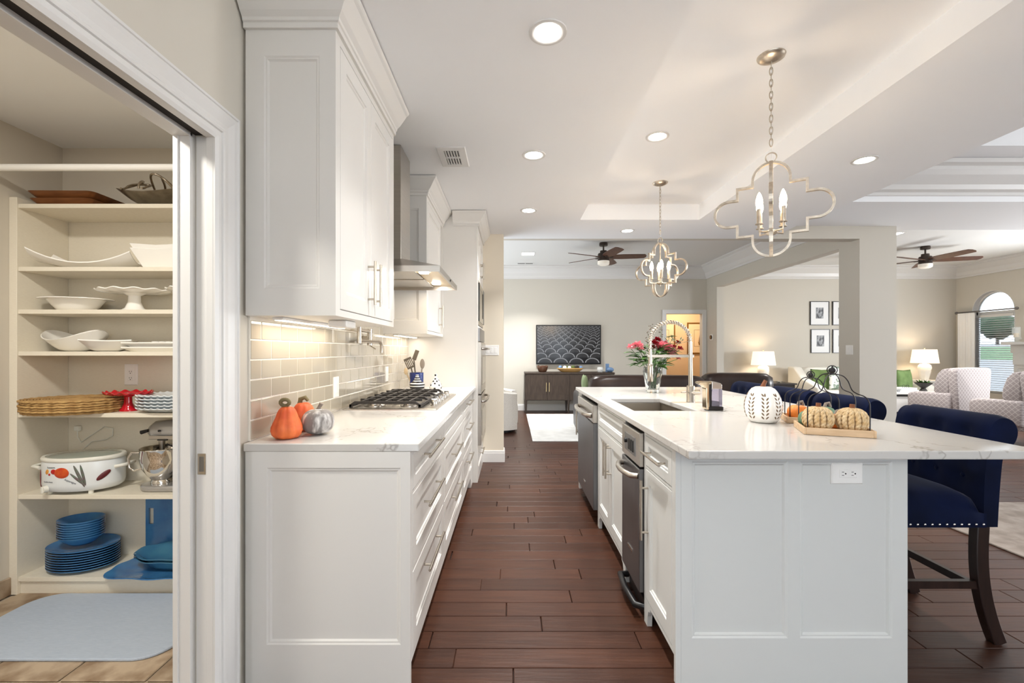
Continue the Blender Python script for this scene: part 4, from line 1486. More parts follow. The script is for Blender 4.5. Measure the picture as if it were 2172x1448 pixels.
for (px, py, r, m, n) in [(1352, 736, 0.04, 'petal_pink', 22), (1337, 738, 0.028, 'petal_pink', 14), (1360, 741, 0.022, 'petal_pink', 12),
                          (1408, 738, 0.05, 'petal_pink', 34), (1420, 744, 0.045, 'petal_pink', 30), (1400, 734, 0.035, 'petal_pink', 20), (1424, 752, 0.03, 'petal_pink', 16),
                          (1386, 730, 0.032, 'petal_red', 20), (1394, 723, 0.028, 'petal_red', 18), (1438, 728, 0.022, 'petal_red', 14), (1442, 741, 0.022, 'petal_red', 14),
                          (1438, 761, 0.018, 'petal_red', 12), (1430, 736, 0.018, 'petal_red', 10), (1384, 738, 0.026, 'petal_red', 14)]:
    p = fp(px, py, rb.uniform(-0.05, 0.05))
    stem(p)
    bloom(p, r * 1.3, m, int(n * 1.2))
for k in range(80):
    an = rb.uniform(-PI, PI)
    rr = rb.uniform(0.02, 0.13)
    z = rb.uniform(0.20, 0.37)
    p = c + Vector((rr * math.cos(an) * (0.5 + z * 1.6), rr * math.sin(an) * (0.4 + z), z))
    leaf(p, (math.cos(an) + rb.uniform(-0.3, 0.3), math.sin(an), rb.uniform(-0.1, 0.8)), rb.uniform(0.06, 0.12), rb.uniform(0.014, 0.03))
for (px, py) in [(1335, 752), (1346, 757), (1405, 720), (1358, 752), (1396, 752)]:
    leaf(fp(px + 8, py - 4), (-1 if px < 1390 else 0.5, -0.2, 0.2), 0.085, 0.022)
for (px, py) in [(1380, 690), (1374, 705), (1402, 700), (1372, 722)]:
    p = fp(px, py)
    stem(p, 0.0016, 'leaf_grey')
    for q in range(12):
        pp = p + Vector((rb.uniform(-0.016, 0.016), rb.uniform(-0.016, 0.016), rb.uniform(-0.09, 0.01)))
        obj('seed_bud', MB().ball(pp, 0.0055, 8, 5), 'seed_grey', bq, smooth=60)
for (px, py) in [(1446, 717), (1430, 712), (1420, 715)]:
    p = fp(px, py)
    stem(p, 0.0018, 'leaf_grey')
    for q in range(9):
        leaf(p + Vector((rb.uniform(-0.03, 0.01), rb.uniform(-0.02, 0.02), rb.uniform(-0.06, 0.0))), (rb.uniform(-1, 1), rb.uniform(-1, 1), 0.8), 0.03, 0.006, 'leaf_grey')

# pierced ceramic pumpkin lantern
c = Vector((1.205, 2.18, ZC))
t = thing('ceramic_pumpkin', 'white ceramic pumpkin lantern with leaf-shaped cutouts and brown stem', 'pumpkin', c)
prof = [(0.045, 0), (0.058, 0.003), (0.07, 0.02), (0.079, 0.045), (0.083, 0.07), (0.081, 0.095), (0.074, 0.12), (0.062, 0.145), (0.05, 0.16), (0.035, 0.168), (0.015, 0.170), (0.002, 0.168)]


def pr_at(z):
    for (r0, z0), (r1, z1) in zip(prof, prof[1:]):
        if z0 <= z <= z1:
            return r0 + (r1 - r0) * (z - z0) / (z1 - z0)
    return 0.05


obj('body', MB().lathe(prof, 64, c, mod=lambda a, r, z: (r * (1 - 0.03 * (1 - abs(math.cos(a * 4)))), z)), 'white_ceramic', t, smooth=60)
obj('stem', MB().tube([(c.x, c.y, c.z + 0.162), (c.x + 0.002, c.y, c.z + 0.178), (c.x + 0.012, c.y, c.z + 0.198)], [0.017, 0.010, 0.0085], 10), 'stem_brown', t, smooth=50)
mat('pierced', (120, 100, 78), 0.9)
cutm = MB().ball((0, 0, 0), (0.0034, 0.0088, 0.0012), 10, 4)
cme = mesh_of('cutout', cutm, 'pierced', smooth=60)
for k in range(8):
    a0 = 2 * PI * k / 8 + PI / 8
    for r in range(7):
        z = 0.028 + r * 0.0175
        for s in (-1, 1):
            if r == 6 and s == 1:
                s = 0
            a = a0 + s * 0.0095 / pr_at(z) + (0.0015 * s)
            rr = pr_at(z) * (1 - 0.03 * (1 - abs(math.cos(a * 4)))) + 0.0008
            pr2 = pr_at(min(z + 0.004, 0.16))
            slope = (pr_at(z + 0.006) - pr_at(z - 0.006)) / 0.012
            nn = Vector((math.cos(a), math.sin(a), -slope)).normalized()
            tz = Vector((-math.sin(a), math.cos(a), 0))
            up = nn.cross(tz) if nn.cross(tz).z > 0 else -nn.cross(tz)
            yv = (up + tz * s * 0.75).normalized()
            xv = yv.cross(nn).normalized()
            mx = Matrix((xv, yv, nn)).transposed().to_4x4()
            o = inst('cutout', cme, (0, 0, 0), t)
            o.matrix_local = Matrix.Translation(Vector((rr * math.cos(a), rr * math.sin(a), z))) @ mx

# wooden trays with wire handles
mat('pale_wood', (214, 184, 148), 0.6, noise=(6, (0.3, 0.7)), col2=(196, 164, 128), stretch=(2, 12, 12))
mat('wire', (48, 46, 48), 0.45, 0.6)


def smooth_path(P, k):
    P = [Vector(p) for p in P]
    out = []
    for i in range(len(P) - 1):
        a, b, c2, d2 = P[max(i - 1, 0)], P[i], P[i + 1], P[min(i + 2, len(P) - 1)]
        for q in range(k):
            f = q / k
            out.append(0.5 * ((2 * b) + (c2 - a) * f + (2 * a - 5 * b + 4 * c2 - d2) * f * f + (3 * b - a - 3 * c2 + d2) * f ** 3))
    return out + [P[-1]]


def wire_tray(label, loc, rot, L, W, wh, scale=1.0):
    t = thing('wire_handled_tray', label, 'tray', (0, 0, 0), 'wooden trays with wire handles')
    rim = 0.028
    obj('bottom', B(-L / 2, L / 2, -W / 2, W / 2, 0, 0.008), 'pale_wood', t)
    for (a, b, c2, d2) in ((-L / 2, L / 2, -W / 2 - 0.009, -W / 2), (-L / 2, L / 2, W / 2, W / 2 + 0.009), (-L / 2 - 0.009, -L / 2, -W / 2 - 0.009, W / 2 + 0.009), (L / 2, L / 2 + 0.009, -W / 2 - 0.009, W / 2 + 0.009)):
        obj('side_board', B(a, b, c2, d2, 0, rim), 'pale_wood', t, bevel=0.0015)
    for s in (-1, 1):
        y0 = s * (W / 2 - 0.008)
        e = L / 2 - 0.008
        path = [(-e, y0, 0.02), (-e, y0, wh * 0.40), (-e * 0.97, y0, wh * 0.50), (-e * 0.85, y0 * 0.97, wh * 0.57), (-e * 0.62, y0 * 0.9, wh * 0.61), (-e * 0.48, y0 * 0.8, wh * 0.66), (-e * 0.38, y0 * 0.7, wh * 0.78), (-e * 0.26, y0 * 0.55, wh * 0.85), (-e * 0.1, y0 * 0.4, wh * 0.875), (0, y0 * 0.3, wh * 0.88)]
        path += [(-x, yy, z) for (x, yy, z) in reversed(path[:-1])]
        path = smooth_path(path, 5)
        obj('wire_hoop', MB().tube(path, 0.0023, 6), 'wire', t, smooth=60)
    obj('ring', MB().torus((0, 0, wh * 0.935), wh * 0.065, 0.002, 'y', 24, 6), 'wire', t, smooth=60)
    kn = pumpkin_mb((0, 0, wh * 0.885), wh * 0.048, wh * 0.085, 8, 0.12, n=24, m=10)
    obj('pumpkin_knob', kn, 'wire', t, smooth=60)
    obj('knob_stem', MB().cyl((0, 0, wh * 0.965), (0.002, 0, wh), 0.004, 0.003, 8), 'wire', t)
    t.location = loc
    t.rotation_euler = (0, 0, rot)
    return t


wire_tray('front wooden tray with tall black wire handle holding two woven pumpkins', (1.342, 1.905, ZC), math.radians(-22), 0.225, 0.19, 0.278)
wire_tray('rear wooden tray with lower wire handle, holding orange and green pumpkins', (1.432, 2.178, ZC), math.radians(-22), 0.21, 0.15, 0.242)

# woven pumpkins made of braided straw
mat('straw', (222, 198, 158), 0.75, noise=(60,), col2=(196, 160, 108))


def woven(label, c, R, H):
    t = thing('woven_pumpkin', label, 'pumpkin', c, 'woven straw pumpkins')
    obj('core', pumpkin_mb((c[0], c[1], c[2] + 0.004), R * 0.9, H * 0.94, 14, 0.05, n=28, m=10), 'straw', t, smooth=60)
    for k in range(14):
        a = 2 * PI * k / 14
        mb = MB()
        for s in (-1, 1):
            pts = []
            N = 30
            for i in range(N + 1):
                p = -PI / 2 * 0.93 + PI * 0.93 * i / N
                r = R * max(0.08, math.cos(p)) ** 0.75
                z = H * (0.5 + 0.5 * math.sin(p)) + 0.004
                wob = s * math.sin(i / N * PI * 8) * 0.0048
                ro = 0.0022 * s * math.cos(i / N * PI * 8)
                pts.append((c[0] + (r + ro) * math.cos(a) - wob * math.sin(a), c[1] + (r + ro) * math.sin(a) + wob * math.cos(a), c[2] + z))
            mb.tube(pts, 0.0062, 6)
        obj('braid', mb, 'straw', t, smooth=60)
    obj('stem', MB().tube([(c[0], c[1], c[2] + H * 0.9), (c[0] + 0.002, c[1], c[2] + H + 0.024)], [0.011, 0.0095], 8), 'stem_brown', t, smooth=40)


ZT = ZC + 0.0085
woven('woven straw pumpkin on the left of the front tray', (1.279, 1.899, ZT), 0.052, 0.09)
woven('woven straw pumpkin on the right of the front tray', (1.387, 1.855, ZT), 0.052, 0.09)
mat('pumpkin_bright', (236, 148, 66), 0.5, noise=(10,), col2=(222, 122, 44))
mat('pumpkin_sage', (110, 140, 110), 0.6, noise=(10,), col2=(88, 120, 92))


def small_pumpkin(label, c, R, H, m, stemm):
    t = thing('small_pumpkin', label, 'pumpkin', c, 'small painted pumpkins in the trays')
    obj('body', pumpkin_mb(c, R, H, 9, 0.12, n=40, m=12), m, t, smooth=60)
    obj('stem', MB().tube([(c[0], c[1], c[2] + H * 0.88), (c[0] + 0.006, c[1], c[2] + H + 0.012), (c[0] + 0.02, c[1], c[2] + H + 0.016), (c[0] + 0.028, c[1], c[2] + H - 0.004)], [0.009, 0.007, 0.0065, 0.006], 8), stemm, t, smooth=60)


small_pumpkin('bright orange ribbed pumpkin with bent stem in the rear tray', (1.381, 2.195, ZT), 0.047, 0.072, 'pumpkin_bright', 'stem_grey')
small_pumpkin('sage green pumpkin at the right of the rear tray', (1.480, 2.152, ZT), 0.045, 0.07, 'pumpkin_sage', 'stem_grey')
small_pumpkin('sage green pumpkin peeking out left of the woven pumpkins', (1.290, 1.985, ZT), 0.036, 0.07, 'pumpkin_sage', 'stem_grey')
small_pumpkin('small orange pumpkin glimpsed between the two woven pumpkins', (1.393, 1.955, ZT), 0.034, 0.062, 'pumpkin_bright', 'stem_grey')

# outlet on the end panel
t = thing('power_outlet', 'white horizontal double outlet on the island end panel', 'outlet', (1.266, 1.725, 0.79))
mp = FYn(1.7255)
cv = MB().panel(1.208, 1.326, 0.752, 0.832, [(0, 0), (0, 0.006), (0.004, 0.010)], mp)
obj('cover', cv, 'white_plastic', t)
obj('socket_face', MB().panel(1.236, 1.302, 0.776, 0.808, [(0, 0.009), (0, 0.011), (0.002, 0.012)], mp), 'white_plastic', t)
for s in (-1, 1):
    cu = 1.266 + s * 0.018
    for dz in (-0.006, 0.006):
        obj('slot', MB().panel(cu - 0.004, cu + 0.004, 0.792 + dz - 0.001, 0.792 + dz + 0.001, [(0, 0.0115), (0, 0.0125)], mp), 'black', t)
    obj('slot', MB().cyl((cu + 0.010, 1.7255 - 0.0115, 0.792), (cu + 0.010, 1.7255 - 0.0125, 0.792), 0.0028, n=10), 'black', t)

# ---- navy counter stools
mat('navy_velvet', (9, 20, 52), 0.9, noise=(5, (0.35, 0.7)), col2=(5, 12, 34), sheen=0.06, spec=0.12)
mat('espresso', (44, 30, 26), 0.35, noise=(5,), col2=(32, 21, 18), stretch=(8, 8, 1))


def stool():
    """faces -x; origin on the floor under the seat centre"""
    t = thing('counter_stool', '', 'stool', (0, 0, 0), 'navy counter stools along the island')
    # seat cushion, domed
    n, m = 14, 14
    vs, fs = [], []
    x0, x1, y0, y1 = -0.25, 0.215, -0.235, 0.235

    def sp(i, j2):
        u, v = i / n, j2 / m
        # rounded rectangle
        x = x0 + (x1 - x0) * u
        yv = y0 + (y1 - y0) * v
        e = (1 - abs(2 * u - 1) ** 6) * (1 - abs(2 * v - 1) ** 6)
        z = 0.565 + 0.085 * e ** 0.5 + 0.015 * (1 - (2 * u - 1) ** 2) * (1 - (2 * v - 1) ** 2)
        return (x, yv, z)
    for i in range(n + 1):
        for j2 in range(m + 1):
            vs.append(sp(i, j2))
    for i in range(n):
        for j2 in range(m):
            a = i * (m + 1) + j2
            fs.append((a, a + 1, a + m + 2, a + m + 1))
    ring = [i * (m + 1) for i in range(n + 1)] + [n * (m + 1) + j2 for j2 in range(1, m + 1)] + [i * (m + 1) + m for i in range(n - 1, -1, -1)] + [j2 for j2 in range(m - 1, 0, -1)]
    base = len(vs)
    for q in ring:
        vs.append((vs[q][0], vs[q][1], 0.505))
    for k in range(len(ring)):
        k2 = (k + 1) % len(ring)
        fs.append((ring[k], ring[k2], base + k2, base + k))
    fs.append(tuple(range(base, base + len(ring))))
    seat = obj('seat', MB().add(vs, fs), 'navy_velvet', t, smooth=50)
    nm = mesh_of('nail_head', MB().ball((0, 0, 0), 0.0055, 8, 5), 'chrome', smooth=60)
    for k in range(15):
        f = (k + 0.5) / 15
        for yv in (y0 - 0.001, y1 + 0.001):
            inst('nail_head', nm, (x0 + (x1 - x0) * f, yv, 0.519), seat)
        inst('nail_head', nm, (x0 - 0.001, y0 + (y1 - y0) * f, 0.519), seat)
    # backrest: tufted, scrolled over at the top towards the rear
    sect = [(0.20, 0.507), (0.20, 0.62), (0.205, 0.74), (0.216, 0.85), (0.228, 0.92), (0.246, 0.958), (0.278, 0.978), (0.315, 0.974), (0.342, 0.952), (0.353, 0.918), (0.345, 0.882), (0.325, 0.858), (0.30, 0.85), (0.285, 0.80), (0.276, 0.72), (0.268, 0.62), (0.262, 0.507)]
    sect = [(q.x, q.y) for q in smooth_path(sect, 3)]
    N = 22
    mb = MB()
    k = len(sect)
    for j2 in range(N + 1):
        f = j2 / N
        yv = -0.235 + 0.47 * f
        edge = min(f, 1 - f) * N
        sh = 1.0 if edge >= 2 else (0.985 if edge >= 1 else 0.94)
        for (x, z) in sect:
            cx, cz = 0.262, min(z, 0.90)
            zz = 0.507 + (z - 0.507) * (1 - (1 - sh) * 0.35)
            xx = cx + (x - cx) * sh
            mb.v.append((xx, yv, zz))
    for j2 in range(N):
        for q in range(k):
            a, b = j2 * k + q, j2 * k + (q + 1) % k
            mb.f.append((a, b, b + k, a + k))
    mb.f.append(tuple(range(k)))
    mb.f.append(tuple(range((N + 1) * k - 1, N * k - 1, -1)))
    # tufting dimples
    btn = []
    for r2, z in enumerate((0.70, 0.80, 0.89)):
        for q in range(4 if r2 % 2 else 3):
            yv = (q - (1.5 if r2 % 2 else 1)) * 0.125
            btn.append((yv, z))
    for i, v in enumerate(mb.v):
        if v[0] < 0.262:
            d = min(math.hypot(v[1] - by, v[2] - bz) for by, bz in btn)
            mb.v[i] = (v[0] + 0.022 * math.exp(-(d / 0.035) ** 2), v[1], v[2])
    back = obj('backrest', mb, 'navy_velvet', t, smooth=60)
    for (by, bz) in btn:
        xb = 0.2 + 0.018 + (0.005 if bz < 0.75 else (0.014 if bz < 0.85 else 0.036))
        obj('button', MB().ball((xb, by, bz), (0.006, 0.011, 0.011), 10, 6), 'navy_velvet', back, smooth=60)
    # legs
    for s in (-1, 1):
        yv = s * 0.205
        obj('leg', MB().sweep([(0.215 + 0.075 * (1 - z / 0.506) ** 2.4 - 0.01 * math.sin(PI * z / 0.506), z) for z in [0.506 * (1 - i / 12) for i in range(13)]], [(-0.026, -0.021), (0.026, -0.021), (0.026, 0.021), (-0.026, 0.021)], lambda u, v, h, yy=yv: (u, yy + h, v)), 'espresso', t, bevel=0.003)
        obj('leg', MB().prism([(-0.235, 0.0), (-0.2, 0.0), (-0.188, 0.505), (-0.238, 0.505)], 'y', yv - 0.021, yv + 0.021), 'espresso', t, bevel=0.003)
        obj('stretcher', B(-0.205, 0.215, yv - 0.011, yv + 0.011, 0.235, 0.268), 'espresso', t)
    obj('stretcher', B(-0.225, -0.203, -0.184, 0.184, 0.195, 0.235), 'espresso', t)
    obj('stretcher', B(0.205, 0.226, -0.184, 0.184, 0.215, 0.248), 'espresso', t)
    return t


st0 = stool()
st0['label'] = 'navy tufted counter stool nearest the camera, with dark legs visible'
st0.location = (1.80, 2.165, 0)
for k, (yy, lab) in enumerate(((2.84, 'second navy counter stool from the camera, behind the front tray'), (3.39, 'third navy counter stool from the camera, behind the ceramic pumpkin'), (3.98, 'farthest navy counter stool, in front of the leather sofa'))):
    dup(st0, (1.80, yy, 0), 0, lab)

# ---- pendants: quatrefoil lantern in silver leaf
def pendant(label, loc, rotz, zc, drop):
    """origin at the ceiling canopy"""
    t = thing('pendant_light', label, 'pendant light', (0, 0, 0), 'quatrefoil pendants over the island')
    obj('canopy', MB().lathe([(0.001, -0.026), (0.02, -0.025), (0.045, -0.018), (0.062, -0.008), (0.065, 0)], 32, cap=False), 'silver_leaf', t, smooth=60)
    top = -drop
    n = int((drop - 0.03) / 0.031)
    ch = MB()
    for k in range(n):
        z = -0.03 - (k + 0.5) * (drop - 0.03 - 0.04) / n
        pts = []
        for q in range(12):
            a = 2 * PI * q / 12
            u, v = 0.0075 * math.cos(a), 0.021 * math.sin(a)
            pts.append((u, 0, z + v) if k % 2 else (0, u, z + v))
        lk = MB().tube(pts, 0.0022, 6, closed=True)
        obj('chain_link', lk, 'silver_leaf', t, smooth=60)
    obj('cord', MB().tube([(0.002, 0.002, -0.02), (0.002, 0.002, top - 0.05)], 0.0013, 6), 'white_plastic', t)
    obj('hanging_ring', MB().torus((0, 0, top - 0.02), 0.024, 0.0032, 'y', 24, 8), 'silver_leaf', t, smooth=60)
    # quatrefoil outline (half width .255, half height .235)
    Zt, Zb = top - 0.045, top - 0.045 - 0.465
    zc = (Zt + Zb) / 2
    hw, hh, rt, rs = 0.258, 0.2325, 0.082, 0.066
    sx, zs2 = 0.152, 0.124
    q1 = [(rt * math.sin(a), hh - rt + rt * math.cos(a)) for a in [PI / 2 * i / 10 for i in range(11)]]
    q1 += [(rt, zs2), (sx, zs2), (sx, rs)]
    q1 += [(hw - rs + rs * math.sin(a), rs * math.cos(a)) for a in [PI / 2 * i / 10 for i in range(11)]]
    full = q1 + [(x, -z) for x, z in reversed(q1[:-1])]
    full = full + [(-x, z) for x, z in reversed(full[1:-1])]
    for k in range(2):
        mb = MB().sweep(full, [(-0.0055, -0.008), (0.0055, -0.008), (0.0055, 0.008), (-0.0055, 0.008)],
                        (lambda u, v, h: (u, h, zc + v)) if k == 0 else (lambda u, v, h: (h, u, zc + v)), closed=True)
        obj('frame', mb, 'silver_leaf', t)
    obj('stem_rod', MB().cyl((0, 0, Zt), (0, 0, Zb + 0.09), 0.006, n=10), 'silver_leaf', t, smooth=40)
    hubz = zc - 0.115
    obj('hub', MB().lathe([(0.001, -0.014), (0.02, -0.012), (0.03, -0.004), (0.03, 0.004), (0.018, 0.010), (0.001, 0.012)], 20, (0, 0, hubz)), 'silver_leaf', t, smooth=50)
    for k in range(4):
        a = PI / 4 + k * PI / 2
        dx, dy = math.cos(a), math.sin(a)
        px, py = 0.072 * dx, 0.072 * dy
        arm = obj('arm', MB().tube([(0.02 * dx, 0.02 * dy, hubz), (px, py, hubz), (px, py, hubz + 0.035)], 0.0045, 8), 'silver_leaf', t)
        obj('candle_sleeve', MB().lathe([(0.018, 0), (0.018, 0.003), (0.0115, 0.004), (0.0115, 0.075), (0.009, 0.075)], 16, (px, py, hubz + 0.034)), 'silver_leaf', t, smooth=40)
        obj('bulb', MB().lathe([(0.008, 0), (0.013, 0.015), (0.0165, 0.03), (0.0155, 0.045), (0.010, 0.066), (0.004, 0.08), (0.001, 0.084)], 16, (px, py, hubz + 0.109)), 'bulb_glow', t, smooth=60)
        o = lamp('bulb_light', 'POINT', (px, py, hubz + 0.145), 1.7, WARM, 0.02, parent=t)
    t.location = loc
    t.rotation_euler = (0, 0, rotz)
    return t


pendant('large quatrefoil pendant light hanging nearest the camera', (1.295, 2.27, 2.7225), math.radians(-30), 0, 0.485)
pendant('smaller-looking quatrefoil pendant light hanging farther away', (1.30, 3.98, 2.7225), math.radians(-54), 0, 0.485)
# ================================================================== PANTRY
SF, SB = 2.345, 2.612           # front and back of the shelving
SX0, SX1 = -2.543, -1.15
su = thing('shelving_unit', 'tall cream open shelving unit built into the pantry', 'shelving', (-1.85, 2.48, 0))
obj('side_panel', B(-2.584, SX0, SF - 0.005, SB, 0.0, 2.045), 'melamine', su, bevel=0.001)
obj('side_panel', B(SX1, -1.122, SF - 0.005, SB, 0.0, 2.045), 'melamine', su, bevel=0.001)
obj('back_board', B(SX0, SX1, SB, SB + 0.006, 0.02, 2.03), 'melamine', su)
obj('kick_board', B(SX0 + 0.001, SX1 - 0.001, SF + 0.012, SF + 0.03, 0.0, 0.066), 'melamine', su)
SZ = [2.012, 1.687, 1.467, 1.251, 0.933, 0.512, 0.088]
for z in SZ:
    obj('shelf', B(SX0 + 0.0005, SX1 - 0.0005, SF, SB - 0.0005, z - 0.022, z), 'melamine', su, bevel=0.001)
tk = thing('closet_rod', 'white round closet rod spanning the top of the pantry', 'rod', (-1.85, 2.2, 2.14))
obj('tube', MB().cyl((-2.584, 2.2, 2.14), (-1.121, 2.2, 2.14), 0.0165, n=20), 'white_plastic', tk, smooth=40)
for x, s in ((-2.585, 1), (-1.121, -1)):
    obj('end_socket', MB().cyl((x, 2.2, 2.14), (x + s * 0.012, 2.2, 2.14), 0.028, n=20), 'white_plastic', tk, smooth=40)

mat('matblue', (184, 194, 208), 0.7, noise=(40, (0.3, 0.7)), col2=(168, 180, 196), stretch=(1, 14, 1), bump=(80, 0.2))
r = 0.12
mx0, mx1, my0, my1 = -2.39, -1.425, 1.835, 2.335
pts = arc(mx1 - r, my0 + r, r, -PI / 2, 0, 8) + arc(mx1 - r, my1 - r, r, 0, PI / 2, 8) + arc(mx0 + r, my1 - r, r, PI / 2, PI, 8) + arc(mx0 + r, my0 + r, r, PI, 1.5 * PI, 8)
t = thing('floor_mat', 'blue grey cushioned mat on the pantry tile floor', 'mat', ((mx0 + mx1) / 2, 2.08, 0.001))
obj('pad', MB().prism(pts, 'z', 0.001, 0.013), 'matblue', t, bevel=0.004, seg=2)
lamp('pantry_ceiling_lamp', 'AREA', (-1.7, 1.0, 2.405), 14, (1.0, 0.97, 0.9), 0.3)

wall_plate(FYn(SB - 0.001), -2.18, 1.118, 'cream double outlet on the back board above the red cake stand', 'outlet', name='power_outlet', w=0.075, hh=0.12)

PG = 'dishes on the pantry shelves'


def dish(name, label, cat, c, prof, m='white_ceramic', n=40, mod=None, sx=1, sy=1, part='body', group=PG):
    t = thing(name, label, cat, c, group)
    obj(part, MB().lathe(prof, n, c, sx, sy, mod, cap=False), m, t, smooth=50)
    return t


def bowl_prof(R, H, foot, th=0.005, lip=0.0, pw=0.6):
    o = [(0.001, 0), (foot, 0)]
    o += [(foot + (R - foot) * (i / 8) ** pw, H * (i / 8)) for i in range(1, 9)]
    if lip:
        o.append((R + lip, H + 0.002))
        o.append((R + lip, H + 0.006))
    i_ = [(max(0.001, foot + (R - foot) * (i / 8) ** pw - th), th + (H - th * 0.2) * (i / 8)) for i in range(8, 0, -1)]
    return o + i_ + [(0.001, th)]


# top: two wooden trays, hammered silver bowl
mat('acacia', (140, 88, 48), 0.45, noise=(4, (0.3, 0.7)), col2=(112, 66, 34), stretch=(2, 10, 10))


def wood_tray(label, cx, cy, z, L, W, rot):
    t = thing('wooden_tray', label, 'tray', (0, 0, 0), 'wooden trays on the top shelf')
    H = 0.036
    rings = [(-0.03, 0.0), (0.0, H), (0.008, H), (0.035, 0.008)]

    def rr(i):
        r0 = 0.03
        x0, x1, y0, y1 = -L / 2 + i, L / 2 - i, -W / 2 + i, W / 2 - i
        return arc(x1 - r0, y0 + r0, r0, -PI / 2, 0, 4) + arc(x1 - r0, y1 - r0, r0, 0, PI / 2, 4) + arc(x0 + r0, y1 - r0, r0, PI / 2, PI, 4) + arc(x0 + r0, y0 + r0, r0, PI, 1.5 * PI, 4)
    lv = [(0.04, 0), (0.02, 0.012), (0.0, H), (0.006, H), (0.03, 0.014), (0.045, 0.009)]
    mb = MB()
    for (i, h) in lv:
        mb.v += [(x, yv, h) for x, yv in rr(i)]
    k = 20
    for j2 in range(len(lv) - 1):
        for q in range(k):
            mb.f.append((j2 * k + q, j2 * k + (q + 1) % k, (j2 + 1) * k + (q + 1) % k, (j2 + 1) * k + q))
    mb.f.append(tuple(range(k - 1, -1, -1)))
    mb.f.append(tuple(range((len(lv) - 1) * k, len(lv) * k)))
    obj('dish', mb, 'acacia', t, smooth=40)
    t.location = (cx, cy, z)
    t.rotation_euler = (0, 0, rot)


wood_tray('lower brown wooden tray on the top pantry shelf', -2.355, 2.48, SZ[0] + 0.001, 0.33, 0.235, 0.0)
wood_tray('upper brown wooden tray stacked on the top pantry shelf', -2.355, 2.478, SZ[0] + 0.038, 0.345, 0.235, 0.02)
mat('hammered', (190, 178, 160), 0.3, 1.0, noise=(20,), col2=(160, 148, 132), bump=(60, 0.4))
c = (-1.925, 2.475, SZ[0] + 0.0005)
t = dish('silver_bowl', 'hammered silver bowl with twisted branch handles on the top shelf', 'bowl', c,
         [(0.001, 0), (0.05, 0), (0.045, 0.012), (0.07, 0.02), (0.13, 0.05), (0.18, 0.085), (0.2, 0.10), (0.196, 0.103), (0.17, 0.088), (0.12, 0.055), (0.06, 0.03), (0.001, 0.026)], 'hammered', sy=0.62,
         mod=lambda a, r, z: (r, z + (0.025 * math.cos(2 * a) * (r / 0.2) ** 2 - 0.01 * (r / 0.2) ** 2)))
rb2 = random.Random(8)
for (bx, R0) in ((-0.055, 0.05), (0.07, 0.058), (0.10, 0.045), (-0.03, 0.04)):
    pts = []
    for i in range(15):
        a = PI * i / 14 * 1.15 - 0.2
        pts.append((c[0] + bx + R0 * math.cos(a), c[1] - 0.07 + 0.05 * math.sin(a * 1.7 + bx * 30), c[2] + 0.085 + R0 * 1.25 * max(0, math.sin(a))))
    obj('branch_handle', MB().tube(pts, 0.0055, 8), 'hammered', t, smooth=60)


def square_dish(name, label, cat, cx, cy, z, top, bot, H, rot, curl=0.0, th=0.006, m='white_ceramic', aspect=1.0, flare=0.0, N=10, group=PG):
    """square bowl or platter with corners that may sweep up"""
    t = thing(name, label, cat, (0, 0, 0), group)

    def zf(u, v, base):
        e = max(abs(u), abs(v))
        return base * (max(0, (e - bot / top) / (1 - bot / top))) + curl * (abs(u * v)) ** 2 + flare * u * u
    mb = MB()
    for s in (0, 1):
        for i in range(N + 1):
            for j2 in range(N + 1):
                u, v = 2 * i / N - 1, 2 * j2 / N - 1
                x, yv = u * top / 2, v * top / 2 * aspect
                mb.v.append((x, yv, zf(u, v, H) + (0 if s == 0 else th)))
    K = (N + 1) ** 2
    for i in range(N):
        for j2 in range(N):
            a = i * (N + 1) + j2
            mb.f.append((a, a + 1, a + N + 2, a + N + 1))
            mb.f.append((K + a, K + a + N + 1, K + a + N + 2, K + a + 1))
    ring = [i * (N + 1) for i in range(N + 1)] + [N * (N + 1) + j2 for j2 in range(1, N + 1)] + [i * (N + 1) + N for i in range(N - 1, -1, -1)] + [j2 for j2 in range(N - 1, 0, -1)]
    for k in range(len(ring)):
        a, b = ring[k], ring[(k + 1) % len(ring)]
        mb.f.append((a, b, K + b, K + a))
    obj('body', mb, m, t, smooth=40)
    t.location = (cx, cy, z)
    t.rotation_euler = (0, 0, rot)
    return t


z = SZ[1] + 0.0005
square_dish('curved_platter', 'large white platter with upswept corners on the second shelf', 'platter', -2.265, 2.45, z, 0.46, 0.16, 0.022, 0.22, curl=0.055, aspect=0.42, flare=0.012)


def tall_square(label, cx, cy, z, top, bot, H, rot):
    t = thing('square_bowl', label, 'bowl', (0, 0, 0), 'stacked square bowls')
    lv = [(bot / 2, 0), (top / 2, H), (top / 2 - 0.006, H), (bot / 2 - 0.006, 0.008)]
    mb = MB()
    for k, (h2, zz) in enumerate(lv):
        sag = 0.008 if 0 < k < 3 else 0
        for (u, v) in ((-1, -1), (0, -1), (1, -1), (1, 0), (1, 1), (0, 1), (-1, 1), (-1, 0)):
            mb.v.append((u * h2, v * h2 * 0.85, zz - (sag if u * v == 0 else 0)))
    for j2 in range(3):
        for q in range(8):
            mb.f.append((j2 * 8 + q, j2 * 8 + (q + 1) % 8, (j2 + 1) * 8 + (q + 1) % 8, (j2 + 1) * 8 + q))
    mb.f.append(tuple(range(7, -1, -1)))
    mb.f.append(tuple(range(24, 32)))
    obj('body', mb, 'white_ceramic', t, bevel=0.0015)
    t.location = (cx, cy, z)
    t.rotation_euler = (0, 0, rot)


